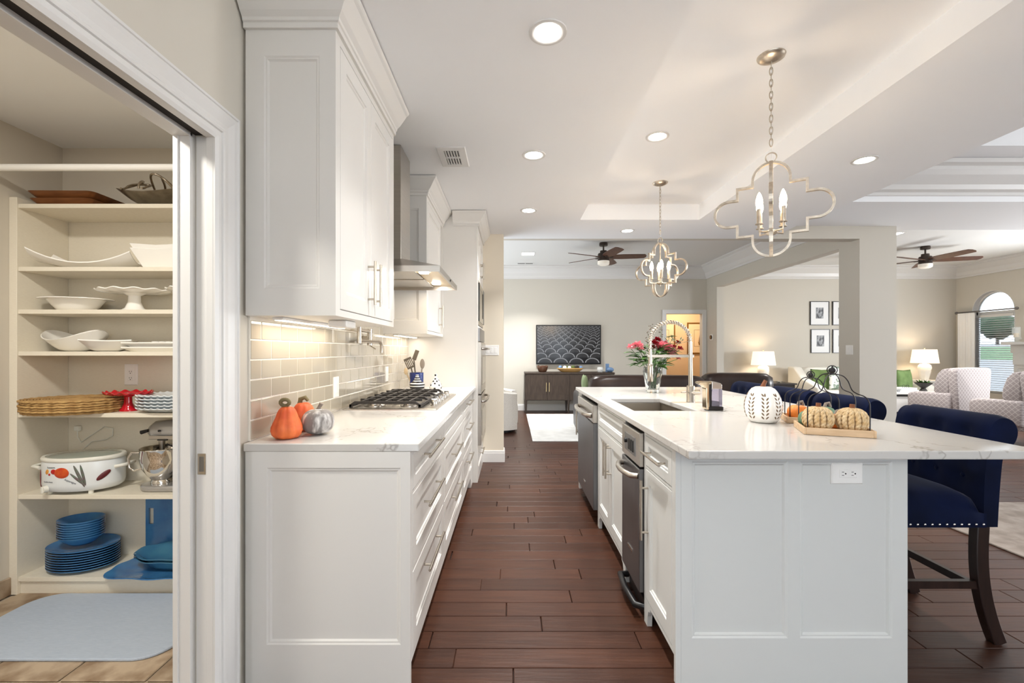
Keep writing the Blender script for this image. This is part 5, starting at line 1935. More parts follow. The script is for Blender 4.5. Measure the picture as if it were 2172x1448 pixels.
tall_square('outer tall square white bowl on the second shelf', -1.86, 2.48, z, 0.262, 0.17, 0.105, 0.03)
tall_square('inner tall square white bowl nested and rising above the other', -1.86, 2.48, z + 0.0215, 0.262, 0.17, 0.105, 0.05)
square_dish('white_platter', 'white platter behind the jamb at the right of the second shelf', 'platter', -1.56, 2.5, z, 0.30, 0.12, 0.04, 0.1, curl=0.05, aspect=0.55)

z = SZ[2] + 0.0005
dish('wide_bowl', 'wide white rimmed bowl at the left of the third shelf', 'bowl', (-2.35, 2.46, z), bowl_prof(0.135, 0.06, 0.08, lip=0.04, pw=0.8), sy=0.75)


def cake_stand(label, c, R, H, m, scal=14, amp=0.006, group='cake stands'):
    t = thing('cake_stand', label, 'cake stand', c, group)
    obj('pedestal', MB().lathe([(0.001, 0), (R * 0.36, 0), (R * 0.36, 0.006), (R * 0.25, 0.018), (R * 0.17, H * 0.45), (R * 0.16, H * 0.75), (R * 0.3, H - 0.014), (0.001, H - 0.012)], 32, c, sy=0.8, cap=False), m, t, smooth=50)

    def sc_(a, r, z2):
        k = (r / R) ** 4
        return r * (1 + 0.02 * k * math.cos(a * scal)), z2 + amp * k * math.cos(a * scal)
    obj('plate', MB().lathe([(0.001, H - 0.014), (R * 0.7, H - 0.014), (R * 0.93, H - 0.006), (R, H), (R * 0.985, H + 0.005), (R * 0.9, H - 0.001), (R * 0.65, H - 0.008), (0.001, H - 0.008)], 84, c, sy=0.72, mod=sc_, cap=False), m, t, smooth=50)


cake_stand('white scalloped cake stand in the middle of the third shelf', (-2.05, 2.475, z), 0.185, 0.112, 'white_ceramic', 12, 0.004)
cake_stand('white cake stand at the right of the third shelf, cut off by the jamb', (-1.69, 2.48, z), 0.175, 0.118, 'white_ceramic', 12, 0.004)

z = SZ[3] + 0.0005
dish('wavy_bowl', 'white bowl with a wavy dipping rim on the fourth shelf', 'bowl', (-2.375, 2.48, z), bowl_prof(0.15, 0.085, 0.05, pw=0.65), sy=0.78,
     mod=lambda a, r, zz: (r, zz + 0.026 * math.cos(2 * a + 0.3) * max(0, (zz / 0.085)) ** 1.5))
t = square_dish('small_square_bowl', 'small square white bowl between wavy bowl and egg trays', 'bowl', -2.145, 2.43, z, 0.21, 0.11, 0.052, 0.55, curl=0.004, aspect=1.0)
for q, (dz, lab) in enumerate(((0.0, 'lower white rectangular egg platter on the fourth shelf'), (0.024, 'upper white rectangular egg platter stacked on the other'))):
    e = square_dish('egg_platter', lab, 'platter', -1.86, 2.475, z + dz, 0.36, 0.30, 0.018, 0.0, aspect=0.55, group='stacked egg platters')
    if q == 1:
        for i in range(8):
            for j2 in range(2):
                obj('egg_cup', MB().torus((-0.133 + i * 0.038, 0.03 + j2 * 0.045, 0.016 + 0.012 * j2), 0.016, 0.005, 'z', 16, 6), 'white_ceramic', e, smooth=60)
square_dish('white_bowl', 'white bowl at the right of the fourth shelf, cut off by the jamb', 'bowl', -1.57, 2.47, z, 0.2, 0.1, 0.055, 0.2)

# fifth shelf
z = SZ[4] + 0.0005
mat('seagrass', (196, 160, 104), 0.8, noise=(50,), col2=(160, 122, 72), bump=(120, 0.4))
ordn = ['bottom', 'second from bottom', 'third from bottom', 'third from top', 'second from top', 'top']
for k in range(6):
    c = (-2.308 + 0.003 * math.sin(k * 2), 2.412 + 0.003 * math.cos(k * 3), z + k * 0.0122)
    t = thing('wicker_charger', ordn[k] + ' woven seagrass charger in the round stack', 'placemat', c, 'stack of woven chargers')
    mb = MB()
    R = 0.225 if k else 0.22
    pts, n = [], 120
    for i in range(n):
        a = 2 * PI * i / n
        pts.append((c[0] + (R + 0.002 * math.cos(a * 30)) * math.cos(a), c[1] + 0.83 * (R + 0.002 * math.cos(a * 30)) * math.sin(a), c[2] + 0.0062 + 0.0012 * math.sin(a * 30)))
    mb.tube(pts, 0.0058, 6, closed=True)
    obj('braided_edge', mb, 'seagrass', t, smooth=60)
    dk = MB()
    if k == 5:
        for q in range(1, 18):
            rr = R * q / 18
            dk.torus((0, 0, 0), rr, 0.006, 'z', 40, 5)
        for i in range(len(dk.v)):
            x, yv, zz = dk.v[i]
            dk.v[i] = (c[0] + x, c[1] + yv * 0.83, c[2] + 0.006 + zz)
    else:
        dk.lathe([(0.001, 0.002), (R, 0.002), (R, 0.010), (0.001, 0.010)], 40, c, sy=0.83, cap=False)
    obj('woven_disc', dk, 'seagrass', t, smooth=60)
mat('red_glaze', (190, 20, 36), 0.12, coat=0.5)
cake_stand('glossy red cake stand with ruffled edge on the fifth shelf', (-2.055, 2.44, z), 0.118, 0.098, 'red_glaze', 14, 0.006)
mat('white_glaze_cool', (222, 228, 232), 0.2, coat=0.3)
for k in range(5):
    c = (-1.80, 2.45, z + k * 0.0165)
    lab = ['bottom deep white dish of the scalloped stack', 'second from bottom scalloped white plate in the stack', 'middle scalloped white plate in the stack', 'second from top scalloped white plate in the stack', 'top scalloped white plate in the stack'][k]
    t = thing('scalloped_plate', lab, 'plate', c, 'stack of scalloped plates')
    N = 96
    R = 0.17

    def sq(a, r, zz):
        f = (abs(math.cos(a)) ** 3 + abs(math.sin(a)) ** 3) ** (-1 / 3)
        k2 = (r / R) ** 6
        return r * f * (1 + 0.015 * k2 * math.cos(a * 32)), zz + 0.003 * k2 * math.cos(a * 32)
    obj('body', MB().lathe([(0.001, 0), (R * 0.6, 0), (R * 0.75, 0.006), (R, 0.022), (R * 0.99, 0.026), (R * 0.72, 0.010), (0.001, 0.005)], N, c, sy=0.8, mod=sq, cap=False), 'white_glaze_cool', t, smooth=50)

# sixth shelf: slow cooker and stand mixer
z = SZ[5] + 0.0005
cc = Vector((-2.292, 2.445, z))
ck = thing('slow_cooker', 'oval white slow cooker decorated with painted vegetables', 'slow cooker', cc)
mat('cooker_white', (226, 230, 232), 0.25)
mat('cooker_cream', (232, 230, 220), 0.3)
SY = 0.66
rot_c = Matrix.Translation(cc) @ Matrix.Rotation(math.radians(6), 4, 'Z') @ Matrix.Translation(-cc)


def cko(name, mb, m, parent=None, **k):
    return obj(name, mb.xf(rot_c), m, parent or ck, **k)


cko('heating_base', MB().lathe([(0.12, 0.014), (0.165, 0.016), (0.182, 0.03), (0.187, 0.05), (0.187, 0.16), (0.183, 0.168)], 48, cc, sy=SY), 'cooker_white', smooth=40)
cko('rim', MB().lathe([(0.182, 0.168), (0.19, 0.172), (0.192, 0.182), (0.186, 0.19), (0.172, 0.19), (0.17, 0.18)], 48, cc, sy=SY, cap=False), 'cooker_cream', smooth=50)
mat('lid_glass', (150, 156, 146), 0.05, coat=0.5)
cko('glass_lid', MB().lathe([(0.17, 0.184), (0.15, 0.192), (0.1, 0.199), (0.001, 0.203)], 48, cc, sy=SY), 'lid_glass', smooth=60)
for s in (-1, 1):
    hp = [(cc.x + s * 0.18, cc.y - 0.045, cc.z + 0.128), (cc.x + s * 0.222, cc.y - 0.035, cc.z + 0.135), (cc.x + s * 0.226, cc.y, cc.z + 0.136), (cc.x + s * 0.222, cc.y + 0.035, cc.z + 0.135), (cc.x + s * 0.18, cc.y + 0.045, cc.z + 0.128)]
    cko('handle', MB().tube(hp, 0.009, 8), 'cooker_cream', smooth=60)
for (dx, dy) in ((-0.11, -0.07), (0.09, -0.08), (-0.11, 0.07), (0.09, 0.08)):
    cko('foot', MB().cyl((cc.x + dx, cc.y + dy, cc.z), (cc.x + dx, cc.y + dy, cc.z + 0.02), 0.011, n=12), 'cooker_cream')


def on_cooker(a_deg, zz, off=0.0005):
    a = math.radians(a_deg)
    p = Vector((cc.x + (0.187 + off) * math.cos(a), cc.y + (0.187 + off) * SY * math.sin(a), cc.z + zz))
    nn = Vector((math.cos(a) * SY, math.sin(a), 0)).normalized()
    xv = Vector((0, 0, 1)).cross(nn).normalized()
    return p, Matrix.Translation(p) @ Matrix((xv, Vector((0, 0, 1)), nn)).transposed().to_4x4()


mat('tomato', (214, 96, 34), 0.35, noise=(30,), col2=(190, 54, 26))
mat('tomato_red', (186, 34, 30), 0.35)
mat('pear_yellow', (222, 150, 60), 0.4)
mat('asparagus', (92, 112, 94), 0.5, noise=(40,), col2=(110, 86, 92))
mat('chili', (96, 30, 34), 0.4)
mat('radish', (150, 72, 76), 0.45)


def paint(name, m, a, zz, rx, rz, tilt=0):
    p, mx = on_cooker(a, zz)
    mb = MB().ball((0, 0, 0), (rx, rz, 0.0035), 20, 6).xf(mx @ Matrix.Rotation(tilt, 4, 'Z'))
    cko(name, mb, m, smooth=60)


paint('painted_tomato', 'tomato', -95, 0.118, 0.036, 0.027)
paint('painted_tomato', 'tomato_red', -108, 0.124, 0.016, 0.013)
paint('painted_pear', 'pear_yellow', -121, 0.122, 0.010, 0.014, -0.5)
paint('painted_cherry', 'tomato_red', -116, 0.109, 0.006, 0.006)
paint('painted_asparagus', 'asparagus', -71, 0.098, 0.007, 0.062, 0.38)
paint('painted_asparagus', 'asparagus', -66, 0.102, 0.006, 0.056, 0.2)
paint('painted_asparagus', 'asparagus', -73, 0.082, 0.006, 0.045, 0.75)
paint('painted_chili', 'chili', -38, 0.092, 0.036, 0.013, 0.7)
paint('painted_radish', 'radish', -156, 0.075, 0.022, 0.05, -0.2)
p, mx = on_cooker(-122, 0.035)
kb = MB().cyl((0, 0, 0), (0, 0, 0.018), 0.018, 0.016, 20).box(-0.004, 0.004, -0.016, 0.016, 0.018, 0.023).xf(mx)
cko('control_knob', kb, 'cooker_cream', smooth=40)


def lettering(name, body, size, parent, mx, m='black', align='CENTER'):
    cu = bpy.data.curves.new(name, 'FONT')
    cu.body = body
    cu.size = size
    cu.align_x = align
    cu.extrude = 0.0003
    cu.materials.append(M[m])
    tmp = bpy.data.objects.new(name, cu)
    C.objects.link(tmp)
    bpy.context.view_layer.update()
    me = bpy.data.meshes.new_from_object(tmp.evaluated_get(bpy.context.evaluated_depsgraph_get()))
    bpy.data.objects.remove(tmp)
    o = bpy.data.objects.new(name, me)
    C.objects.link(o)
    o.parent = parent
    o.matrix_local = Matrix.Translation(-wl(parent)) @ mx
    return o


mat('print_grey', (110, 112, 120), 0.6)
p, mx = on_cooker(-118, 0.068, 0.002)
lettering('brand_lettering', 'Hamilton Beach', 0.0095, ck, rot_c @ mx, 'print_grey')
p, mx = on_cooker(-112, 0.142, 0.002)
lettering('script_lettering', 'Tomatoes', 0.012, ck, rot_c @ mx @ Matrix.Rotation(0.05, 4, 'Z'), 'print_grey')
p, mx = on_cooker(-83, 0.07, 0.002)
lettering('script_lettering', 'Asparagus', 0.014, ck, rot_c @ mx @ Matrix.Rotation(-0.45, 4, 'Z'), 'print_grey')
# cord and plug on the back board
obj('plug', MB().box(-2.488, -2.462, 2.585, 2.608, z + 0.285, z + 0.315), 'cooker_cream', ck, bevel=0.004, seg=2)
obj('cable', MB().tube([(-2.475, 2.595, z + 0.285), (-2.47, 2.592, z + 0.25), (-2.45, 2.592, z + 0.222), (-2.38, 2.592, z + 0.27), (-2.32, 2.592, z + 0.31), (-2.27, 2.592, z + 0.30), (-2.27, 2.592, z + 0.26), (-2.31, 2.592, z + 0.235), (-2.39, 2.592, z + 0.225), (-2.44, 2.592, z + 0.18), (-2.42, 2.592, z + 0.03), (-2.36, 2.59, z + 0.008)], 0.003, 6), 'cooker_cream', ck, smooth=60)

# stand mixer, head pointing left
mat('mixer_paint', (176, 174, 172), 0.22, 0.55, coat=0.5)
mc = Vector((-1.822, 2.47, z))
mxr = thing('stand_mixer', 'metallic silver stand mixer with steel bowl on the sixth shelf', 'stand mixer', mc)
bp = [(mc.x - 0.14 + 0.06 * (1 - math.cos(a)), mc.y + 0.085 * math.sin(a)) for a in [PI * (0.5 - 1) + PI * i / 10 for i in range(11)]]
foot_pts = arc(mc.x - 0.085, mc.y, 0.085, PI / 2, 1.5 * PI, 14) + arc(mc.x + 0.14, mc.y - 0.045, 0.035, 1.5 * PI, 2 * PI, 5) + arc(mc.x + 0.14, mc.y + 0.045, 0.035, 0, PI / 2, 5)
obj('base', MB().prism(foot_pts, 'z', mc.z, mc.z + 0.03), 'mixer_paint', mxr, bevel=0.01, seg=3, smooth=50)
col = MB()
sec = [(0.0, 0.025, 0.15, 0.055), (0.015, 0.06, 0.16, 0.05), (0.035, 0.14, 0.165, 0.045), (0.045, 0.22, 0.16, 0.042), (0.04, 0.27, 0.15, 0.05)]
for (xa, zz, xb, hw) in sec:
    for a in range(16):
        th = 2 * PI * a / 16
        cx = (xa + xb) / 2
        col.v.append((mc.x + cx + (xb - xa) / 2 * math.cos(th), mc.y + hw * math.sin(th), mc.z + zz))
for i in range(len(sec) - 1):
    for a in range(16):
        col.f.append((i * 16 + a, i * 16 + (a + 1) % 16, (i + 1) * 16 + (a + 1) % 16, (i + 1) * 16 + a))
col.f += [tuple(range(15, -1, -1)), tuple(range(64, 80))]
obj('column', col, 'mixer_paint', mxr, smooth=60)
hd = MB()
hs = [(-0.135, 0.012, 0.308), (-0.13, 0.035, 0.308), (-0.10, 0.056, 0.31), (-0.03, 0.062, 0.312), (0.06, 0.064, 0.314), (0.12, 0.06, 0.314), (0.16, 0.045, 0.312), (0.175, 0.015, 0.31)]
for (xx, rr, zz) in hs:
    for a in range(20):
        th = 2 * PI * a / 20
        hd.v.append((mc.x + xx, mc.y + rr * 0.85 * math.cos(th), mc.z + zz + rr * (0.95 if math.sin(th) > 0 else 0.8) * math.sin(th)))
for i in range(len(hs) - 1):
    for a in range(20):
        hd.f.append((i * 20 + a, i * 20 + (a + 1) % 20, (i + 1) * 20 + (a + 1) % 20, (i + 1) * 20 + a))
hd.f += [tuple(range(19, -1, -1)), tuple(range((len(hs) - 1) * 20, len(hs) * 20))]
head = obj('motor_head', hd, 'mixer_paint', mxr, smooth=60)
obj('trim_band', B(mc.x - 0.105, mc.x + 0.10, mc.y - 0.0565, mc.y - 0.05, mc.z + 0.272, mc.z + 0.292), 'stainless', head, bevel=0.002)
obj('hub_knob', MB().tube([(mc.x - 0.125, mc.y - 0.03, mc.z + 0.315), (mc.x - 0.16, mc.y - 0.035, mc.z + 0.305)], [0.008, 0.011], 10), 'black', head, smooth=60)
obj('lock_pin', MB().cyl((mc.x - 0.045, mc.y - 0.055, mc.z + 0.318), (mc.x - 0.045, mc.y - 0.062, mc.z + 0.318), 0.006, n=10), 'black', head)
obj('speed_lever', MB().box(mc.x - 0.05, mc.x - 0.0, mc.y - 0.066, mc.y - 0.056, mc.z + 0.268, mc.z + 0.274), 'black', head)
obj('beater_shaft', MB().cyl((mc.x - 0.075, mc.y, mc.z + 0.265), (mc.x - 0.075, mc.y, mc.z + 0.12), 0.016, 0.008, 12), 'stainless', mxr, smooth=50)
bc = (mc.x - 0.075, mc.y, mc.z + 0.03)
bw2 = obj('mixing_bowl', MB().lathe([(0.001, 0.0), (0.05, 0.0), (0.05, 0.014), (0.045, 0.02), (0.065, 0.045), (0.088, 0.085), (0.097, 0.13), (0.098, 0.185), (0.101, 0.188), (0.099, 0.191), (0.094, 0.187), (0.092, 0.13), (0.08, 0.08), (0.05, 0.03), (0.001, 0.025)], 36, bc, cap=False), 'chrome', mxr, smooth=50)
hx = bc[0] - 0.09
obj('handle', MB().tube([(hx, bc[1] - 0.03, bc[2] + 0.165), (hx - 0.04, bc[1] - 0.04, bc[2] + 0.17), (hx - 0.058, bc[1] - 0.042, bc[2] + 0.14), (hx - 0.052, bc[1] - 0.042, bc[2] + 0.09), (hx - 0.03, bc[1] - 0.038, bc[2] + 0.07), (hx + 0.015, bc[1] - 0.03, bc[2] + 0.085)], 0.006, 8), 'chrome', bw2, smooth=60)
obj('power_lead', MB().tube([(mc.x + 0.15, mc.y - 0.05, mc.z + 0.27), (mc.x + 0.13, mc.y - 0.065, mc.z + 0.235), (mc.x + 0.06, mc.y - 0.068, mc.z + 0.225), (mc.x - 0.0, mc.y - 0.064, mc.z + 0.25)], 0.004, 6), 'black', mxr, smooth=60)

# seventh shelf: blue glazed ware
z = SZ[6] + 0.0005
mat('blue_glaze', (72, 130, 178), 0.12, noise=(8, (0.3, 0.7)), col2=(50, 102, 156), coat=0.5)
mat('teal_glaze', (74, 128, 150), 0.08, noise=(6, (0.3, 0.7)), col2=(52, 100, 140), coat=0.6)
for k in range(9):
    c = (-2.325, 2.475, z + k * 0.0125)
    t = thing('blue_plate', ['bottom', 'second from bottom', 'third from bottom', 'fourth from bottom', 'middle', 'fourth from top', 'third from top', 'second from top', 'top'][k] + ' blue plate in the low stack', 'plate', c, 'stack of blue plates')
    obj('body', MB().lathe([(0.001, 0), (0.11, 0), (0.15, 0.010), (0.168, 0.019), (0.168, 0.023), (0.15, 0.015), (0.11, 0.006), (0.001, 0.006)], 40, c, sy=0.76, cap=False), 'blue_glaze', t, smooth=50)
for k in range(8):
    c = (-2.335, 2.47, z + 9 * 0.0125 + 0.012 + k * 0.0122)
    t = thing('blue_bowl', ['bottom', 'second from bottom', 'third from bottom', 'fourth from bottom', 'fourth from top', 'third from top', 'second from top', 'top'][k] + ' blue bowl in the stack on the plates', 'bowl', c, 'stack of blue bowls')
    obj('body', MB().lathe([(0.001, 0), (0.055, 0), (0.075, 0.015), (0.095, 0.034), (0.108, 0.046), (0.108, 0.050), (0.092, 0.038), (0.07, 0.018), (0.05, 0.006), (0.001, 0.006)], 36, c, sy=0.8, cap=False), 'blue_glaze', t, smooth=50)
# platter, dishes, leaning tray
c = (-1.83, 2.43, z)
t = thing('blue_platter', 'flat blue platter with handles under the oval dishes', 'platter', c, PG)


def plat(a, r, zz):
    k2 = (r / 0.3) ** 4
    f = (abs(math.cos(a)) ** 4 + abs(math.sin(a)) ** 4) ** (-1 / 4)
    return r * f * 0.93 * (1 + 0.02 * k2 * math.cos(a * 8)), zz + 0.002 * k2 * math.sin(a * 9)


obj('body', MB().lathe([(0.001, 0), (0.22, 0), (0.285, 0.012), (0.30, 0.014), (0.298, 0.019), (0.22, 0.007), (0.001, 0.006)], 64, c, sy=0.5, mod=plat, cap=False), 'blue_glaze', t, smooth=50)
for k in range(2):
    c = (-1.81, 2.475, z + 0.0075 + k * 0.016)
    t = thing('oval_dish', ('lower' if k == 0 else 'upper') + ' oval blue serving dish stacked on the platter', 'dish', c, 'stacked oval dishes')
    obj('body', MB().lathe([(0.001, 0), (0.13, 0), (0.17, 0.022), (0.205, 0.05), (0.222, 0.058), (0.221, 0.063), (0.2, 0.056), (0.16, 0.026), (0.12, 0.007), (0.001, 0.006)], 48, c, sy=0.56, cap=False,
                            mod=lambda a, r, zz: (r * (1 + 0.01 * math.cos(9 * a) * (r / 0.22) ** 4), zz + 0.003 * math.sin(7 * a) * (r / 0.22) ** 4)), 'teal_glaze', t, smooth=50)
t = thing('blue_tray', 'upright blue tray with a slot handle leaning at the shelf back', 'tray', (-1.83, 2.59, z))
tm = MB()
x0, x1, z0, z1 = -2.085, -1.55, z, z + 0.385
hx0, hx1, hz0, hz1 = -2.068, -2.040, z + 0.18, z + 0.27
for (a, b, c0, d0) in ((x0, hx0, z0, z1), (hx1, x1, z0, z1), (hx0, hx1, z0, hz0), (hx0, hx1, hz1, z1)):
    tm.box(a, b, 2.593, 2.603, c0, d0)
obj('body', tm, 'blue_glaze', t)
# ================================================================== FAMILY ROOM
mat('tv_body', (18, 18, 20), 0.3)


def tv_screen():
    m = mat('tv_picture', (10, 10, 11), 0.15)
    nt = m.node_tree
    b = nt.nodes['Principled BSDF']
    N = nt.nodes.new

    def math_(op, a, b2=None, c2=None):
        n = N('ShaderNodeMath')
        n.operation = op
        for i, v in enumerate((a, b2, c2)):
            if v is None:
                continue
            if isinstance(v, (int, float)):
                n.inputs[i].default_value = v
            else:
                nt.links.new(v, n.inputs[i])
        return n.outputs[0]
    tc = N('ShaderNodeTexCoord')
    sp = N('ShaderNodeSeparateXYZ')
    nt.links.new(tc.outputs['Generated'], sp.inputs[0])
    x, yv = sp.outputs['X'], sp.outputs['Z']
    # perspective rows of round-backed seats: larger towards the bottom
    den = math_('SUBTRACT', 1.28, yv)
    dep = math_('DIVIDE', 1.0, den)
    row = math_('MULTIPLY', math_('LOGARITHM', dep, 2.718), 7.6)
    fl = math_('FLOOR', row)
    fv = math_('SUBTRACT', row, fl)
    par = math_('MULTIPLY', math_('FLOORED_MODULO', fl, 2.0), 0.5)
    sc2 = math_('POWER', 2.718, math_('DIVIDE', fl, 7.6))
    u = math_('ADD', math_('MULTIPLY', math_('MULTIPLY', math_('SUBTRACT', x, 0.5), sc2), 5.2), math_('ADD', par, 50.0))
    fu = math_('SUBTRACT', math_('FRACT', u), 0.5)
    d = math_('SQRT', math_('ADD', math_('POWER', math_('MULTIPLY', fu, 2.05), 2.0), math_('POWER', math_('MULTIPLY', fv, 1.02), 2.0)))
    rp = N('ShaderNodeValToRGB')
    e = rp.color_ramp.elements
    e[0].position, e[0].color = 0.0, (0.02, 0.02, 0.022, 1)
    e[1].position, e[1].color = 1.0, (0.006, 0.006, 0.007, 1)
    for pos, v in ((0.78, 0.03), (0.84, 0.2), (0.93, 0.34), (0.97, 0.012)):
        k = e.new(pos)
        k.color = (v, v, v * 1.03, 1)
    nt.links.new(d, rp.inputs['Fac'])
    nt.links.new(rp.outputs['Color'], b.inputs['Emission Color'])
    b.inputs['Emission Strength'].default_value = 0.42


tv_screen()
t = thing('television', 'wall-mounted flat television showing rows of theatre seats', 'television', (1.19, 9.5, 0.97))
obj('bezel', B(0.512, 1.870, 9.505, 9.55, 0.972, 1.793), 'tv_body', t, bevel=0.004)
obj('screen', B(0.534, 1.848, 9.503, 9.5055, 1.005, 1.772), 'tv_picture', t)
obj('wall_bracket', B(1.0, 1.4, 9.5505, 9.5685, 1.2, 1.6), 'tv_body', t)
obj('logo', B(1.175, 1.21, 9.503, 9.5045, 0.983, 0.99), 'stainless', t)

mat('console_wood', (68, 56, 47), 0.5, noise=(6,), col2=(54, 43, 36), stretch=(6, 6, 1))
mat('brass', (206, 184, 140), 0.3, 1.0)
t = thing('media_console', 'dark brown media console with brass handles under the television', 'console', (1.16, 9.3, 0))
X0, X1, Y0, Y1, ZT0, ZT1 = 0.26, 2.06, 9.08, 9.53, 0.26, 0.82
obj('body', B(X0 + 0.006, X1 - 0.006, Y0 + 0.006, Y1, ZT0, ZT1 - 0.035), 'console_wood', t)
obj('top', B(X0, X1, Y0 - 0.012, Y1, ZT1 - 0.034, ZT1), 'console_wood', t, bevel=0.003)
w = (X1 - X0 - 0.05) / 4
for k in range(4):
    a = X0 + 0.025 + k * w
    d = obj('door', B(a + 0.002, a + w - 0.002, Y0 - 0.006, Y0 + 0.005, ZT0 + 0.015, ZT1 - 0.04), 'console_wood', t, bevel=0.001)
    hx = a + (w - 0.03 if k % 2 == 0 else 0.03)
    obj('handle', MB().cyl((hx, Y0 - 0.022, 0.44), (hx, Y0 - 0.022, 0.62), 0.007, n=10).cyl((hx, Y0 - 0.006, 0.46), (hx, Y0 - 0.022, 0.46), 0.004, n=8).cyl((hx, Y0 - 0.006, 0.6), (hx, Y0 - 0.022, 0.6), 0.004, n=8), 'brass', d, smooth=40)
for lx in (X0 + 0.03, (X0 + X1) / 2 - 0.02, X1 - 0.03):
    for ly in (Y0 + 0.03, Y1 - 0.04):
        obj('leg', MB().cyl((lx, ly, 0), (lx, ly, ZT0), 0.014, 0.028, 10), 'console_wood', t, smooth=40)
mat('brown_lacquer', (92, 60, 42), 0.25, coat=0.4)
c = (0.63, 9.25, 0.821)
t = thing('carved_bowl', 'dark brown lacquered bowl at the left end of the console', 'bowl', c)
obj('body', MB().lathe(bowl_prof(0.115, 0.115, 0.06, 0.012, pw=0.5), 24, c, sy=0.8, mod=lambda a, r, zz: (r, zz + 0.01 * math.sin(3 * a) * zz / 0.1), cap=False), 'brown_lacquer', t, smooth=50)
mat('dough_wood', (190, 150, 92), 0.5)
c = (1.19, 9.25, 0.821)
t = thing('dough_bowl', 'long pale wooden dough bowl below the television', 'bowl', c)
obj('body', MB().lathe(bowl_prof(0.27, 0.075, 0.16, 0.012, pw=0.7), 32, c, sy=0.45, cap=False), 'dough_wood', t, smooth=50)
mat('deco_blue', (110, 140, 178), 0.4)
mat('moss', (88, 100, 52), 0.9, bump=(60, 0.6))
rb3 = random.Random(4)
for k, (dx, dy, r, m, lab) in enumerate([(-0.2, 0, 0.042, 'deco_blue', 'blue ball at the left of the dough bowl'), (-0.11, -0.03, 0.04, 'white_ceramic', 'white ball left of centre in the dough bowl'), (-0.06, 0.04, 0.04, 'moss', 'dark ball at the back of the dough bowl'), (-0.02, -0.04, 0.038, 'white_ceramic', 'white ball at the centre of the dough bowl'), (0.06, 0.0, 0.045, 'moss', 'green moss ball in the dough bowl'), (0.14, -0.01, 0.042, 'dark_gap', 'dark ball right of the moss ball'), (0.22, 0, 0.036, 'deco_blue', 'blue ball at the right of the dough bowl')]):
    p = (c[0] + dx, c[1] + dy, c[2] + 0.058 + r * 0.75 + 0.12 * dx * dx)
    obj('decor_ball', MB().ball(p, r, 16, 10), m, smooth=60, label=lab, cat='ornament', group='ornament balls in the dough bowl')
c = (1.80, 9.25, 0.821)
t = thing('candle_glass', 'small frosted glass candle on the console', 'candle', c)
mat('frosted', (226, 228, 226), 0.3)
obj('glass', MB().lathe([(0.001, 0), (0.045, 0), (0.06, 0.03), (0.06, 0.08), (0.05, 0.1), (0.046, 0.1), (0.054, 0.08), (0.054, 0.03), (0.001, 0.01)], 24, c, cap=False), 'frosted', t, smooth=50)
t = thing('card_box', 'small blue and white box at the right end of the console', 'box', (1.98, 9.25, 0.821))
obj('card', B(1.92, 1.985, 9.26, 9.30, 0.821, 0.99), 'deco_blue', t)
obj('ball', MB().ball((2.0, 9.22, 0.87), (0.075, 0.06, 0.05), 16, 10), 'deco_blue', t, smooth=60)
mat('pale_rug', (206, 206, 204), 0.95, noise=(7,), col2=(190, 190, 188), bump=(150, 0.4))
obj('area_rug', B(0.29, 3.3, 6.27, 8.95, 0.0005, 0.014), 'pale_rug', label='pale grey area rug in the family room', cat='rug', bevel=0.004)


# leather sofa seen from behind
mat('leather', (66, 50, 44), 0.32, noise=(3, (0.3, 0.7)), col2=(44, 32, 29), bump=(14, 0.25))
mat('leather_grey', (76, 74, 76), 0.35, noise=(3,), col2=(58, 56, 58))
sf = thing('leather_sofa', 'dark brown leather sofa with its back to the island', 'sofa', (2.3, 6.6, 0))


def cushion(mb, x0, x1, y0, y1, z0, z1, r=0.08, N=8):
    """puffy box"""
    cx, cy, cz = (x0 + x1) / 2, (y0 + y1) / 2, (z0 + z1) / 2
    hx, hy, hz = (x1 - x0) / 2, (y1 - y0) / 2, (z1 - z0) / 2
    i0 = len(mb.v)
    mb.ball((0, 0, 0), 1.0, 28, 16)
    for i in range(i0, len(mb.v)):
        v = mb.v[i]

        def q(t, e):
            return math.copysign(abs(t) ** e, t)
        L = max(1e-6, (abs(v[0]) ** 8 + abs(v[1]) ** 8 + abs(v[2]) ** 8) ** 0.125)
        mb.v[i] = (cx + hx * v[0] / L, cy + hy * v[1] / L, cz + hz * v[2] / L)
    return mb


obj('base', cushion(MB(), 1.12, 3.50, 6.22, 7.15, 0.06, 0.46), 'leather', sf, smooth=60)
for k in range(2):
    a = 1.08 + k * 1.60
    obj('back_cushion', cushion(MB(), a, a + (1.62 if k == 0 else 0.93), 6.22, 6.52, 0.30, 0.915 if k == 0 else 0.945), 'leather', sf, smooth=60)
obj('arm', cushion(MB(), 0.97, 1.18, 6.45, 7.25, 0.06, 0.66), 'leather_grey', sf, smooth=60)
obj('arm', cushion(MB(), 3.44, 3.62, 6.22, 7.25, 0.06, 0.72), 'leather', sf, smooth=60)
for k in range(2):
    a = 1.17 + k * 1.13
    obj('seat_cushion', cushion(MB(), a, a + 1.13, 6.5, 7.2, 0.38, 0.54), 'leather', sf, smooth=60)
for lx in (1.2, 3.4):
    for ly in (6.3, 7.05):
        obj('foot', MB().cyl((lx, ly, 0.014), (lx, ly, 0.09), 0.03, n=10), 'black', sf)
mat('sage_fabric', (156, 172, 132), 0.9, noise=(8,), col2=(140, 158, 118))


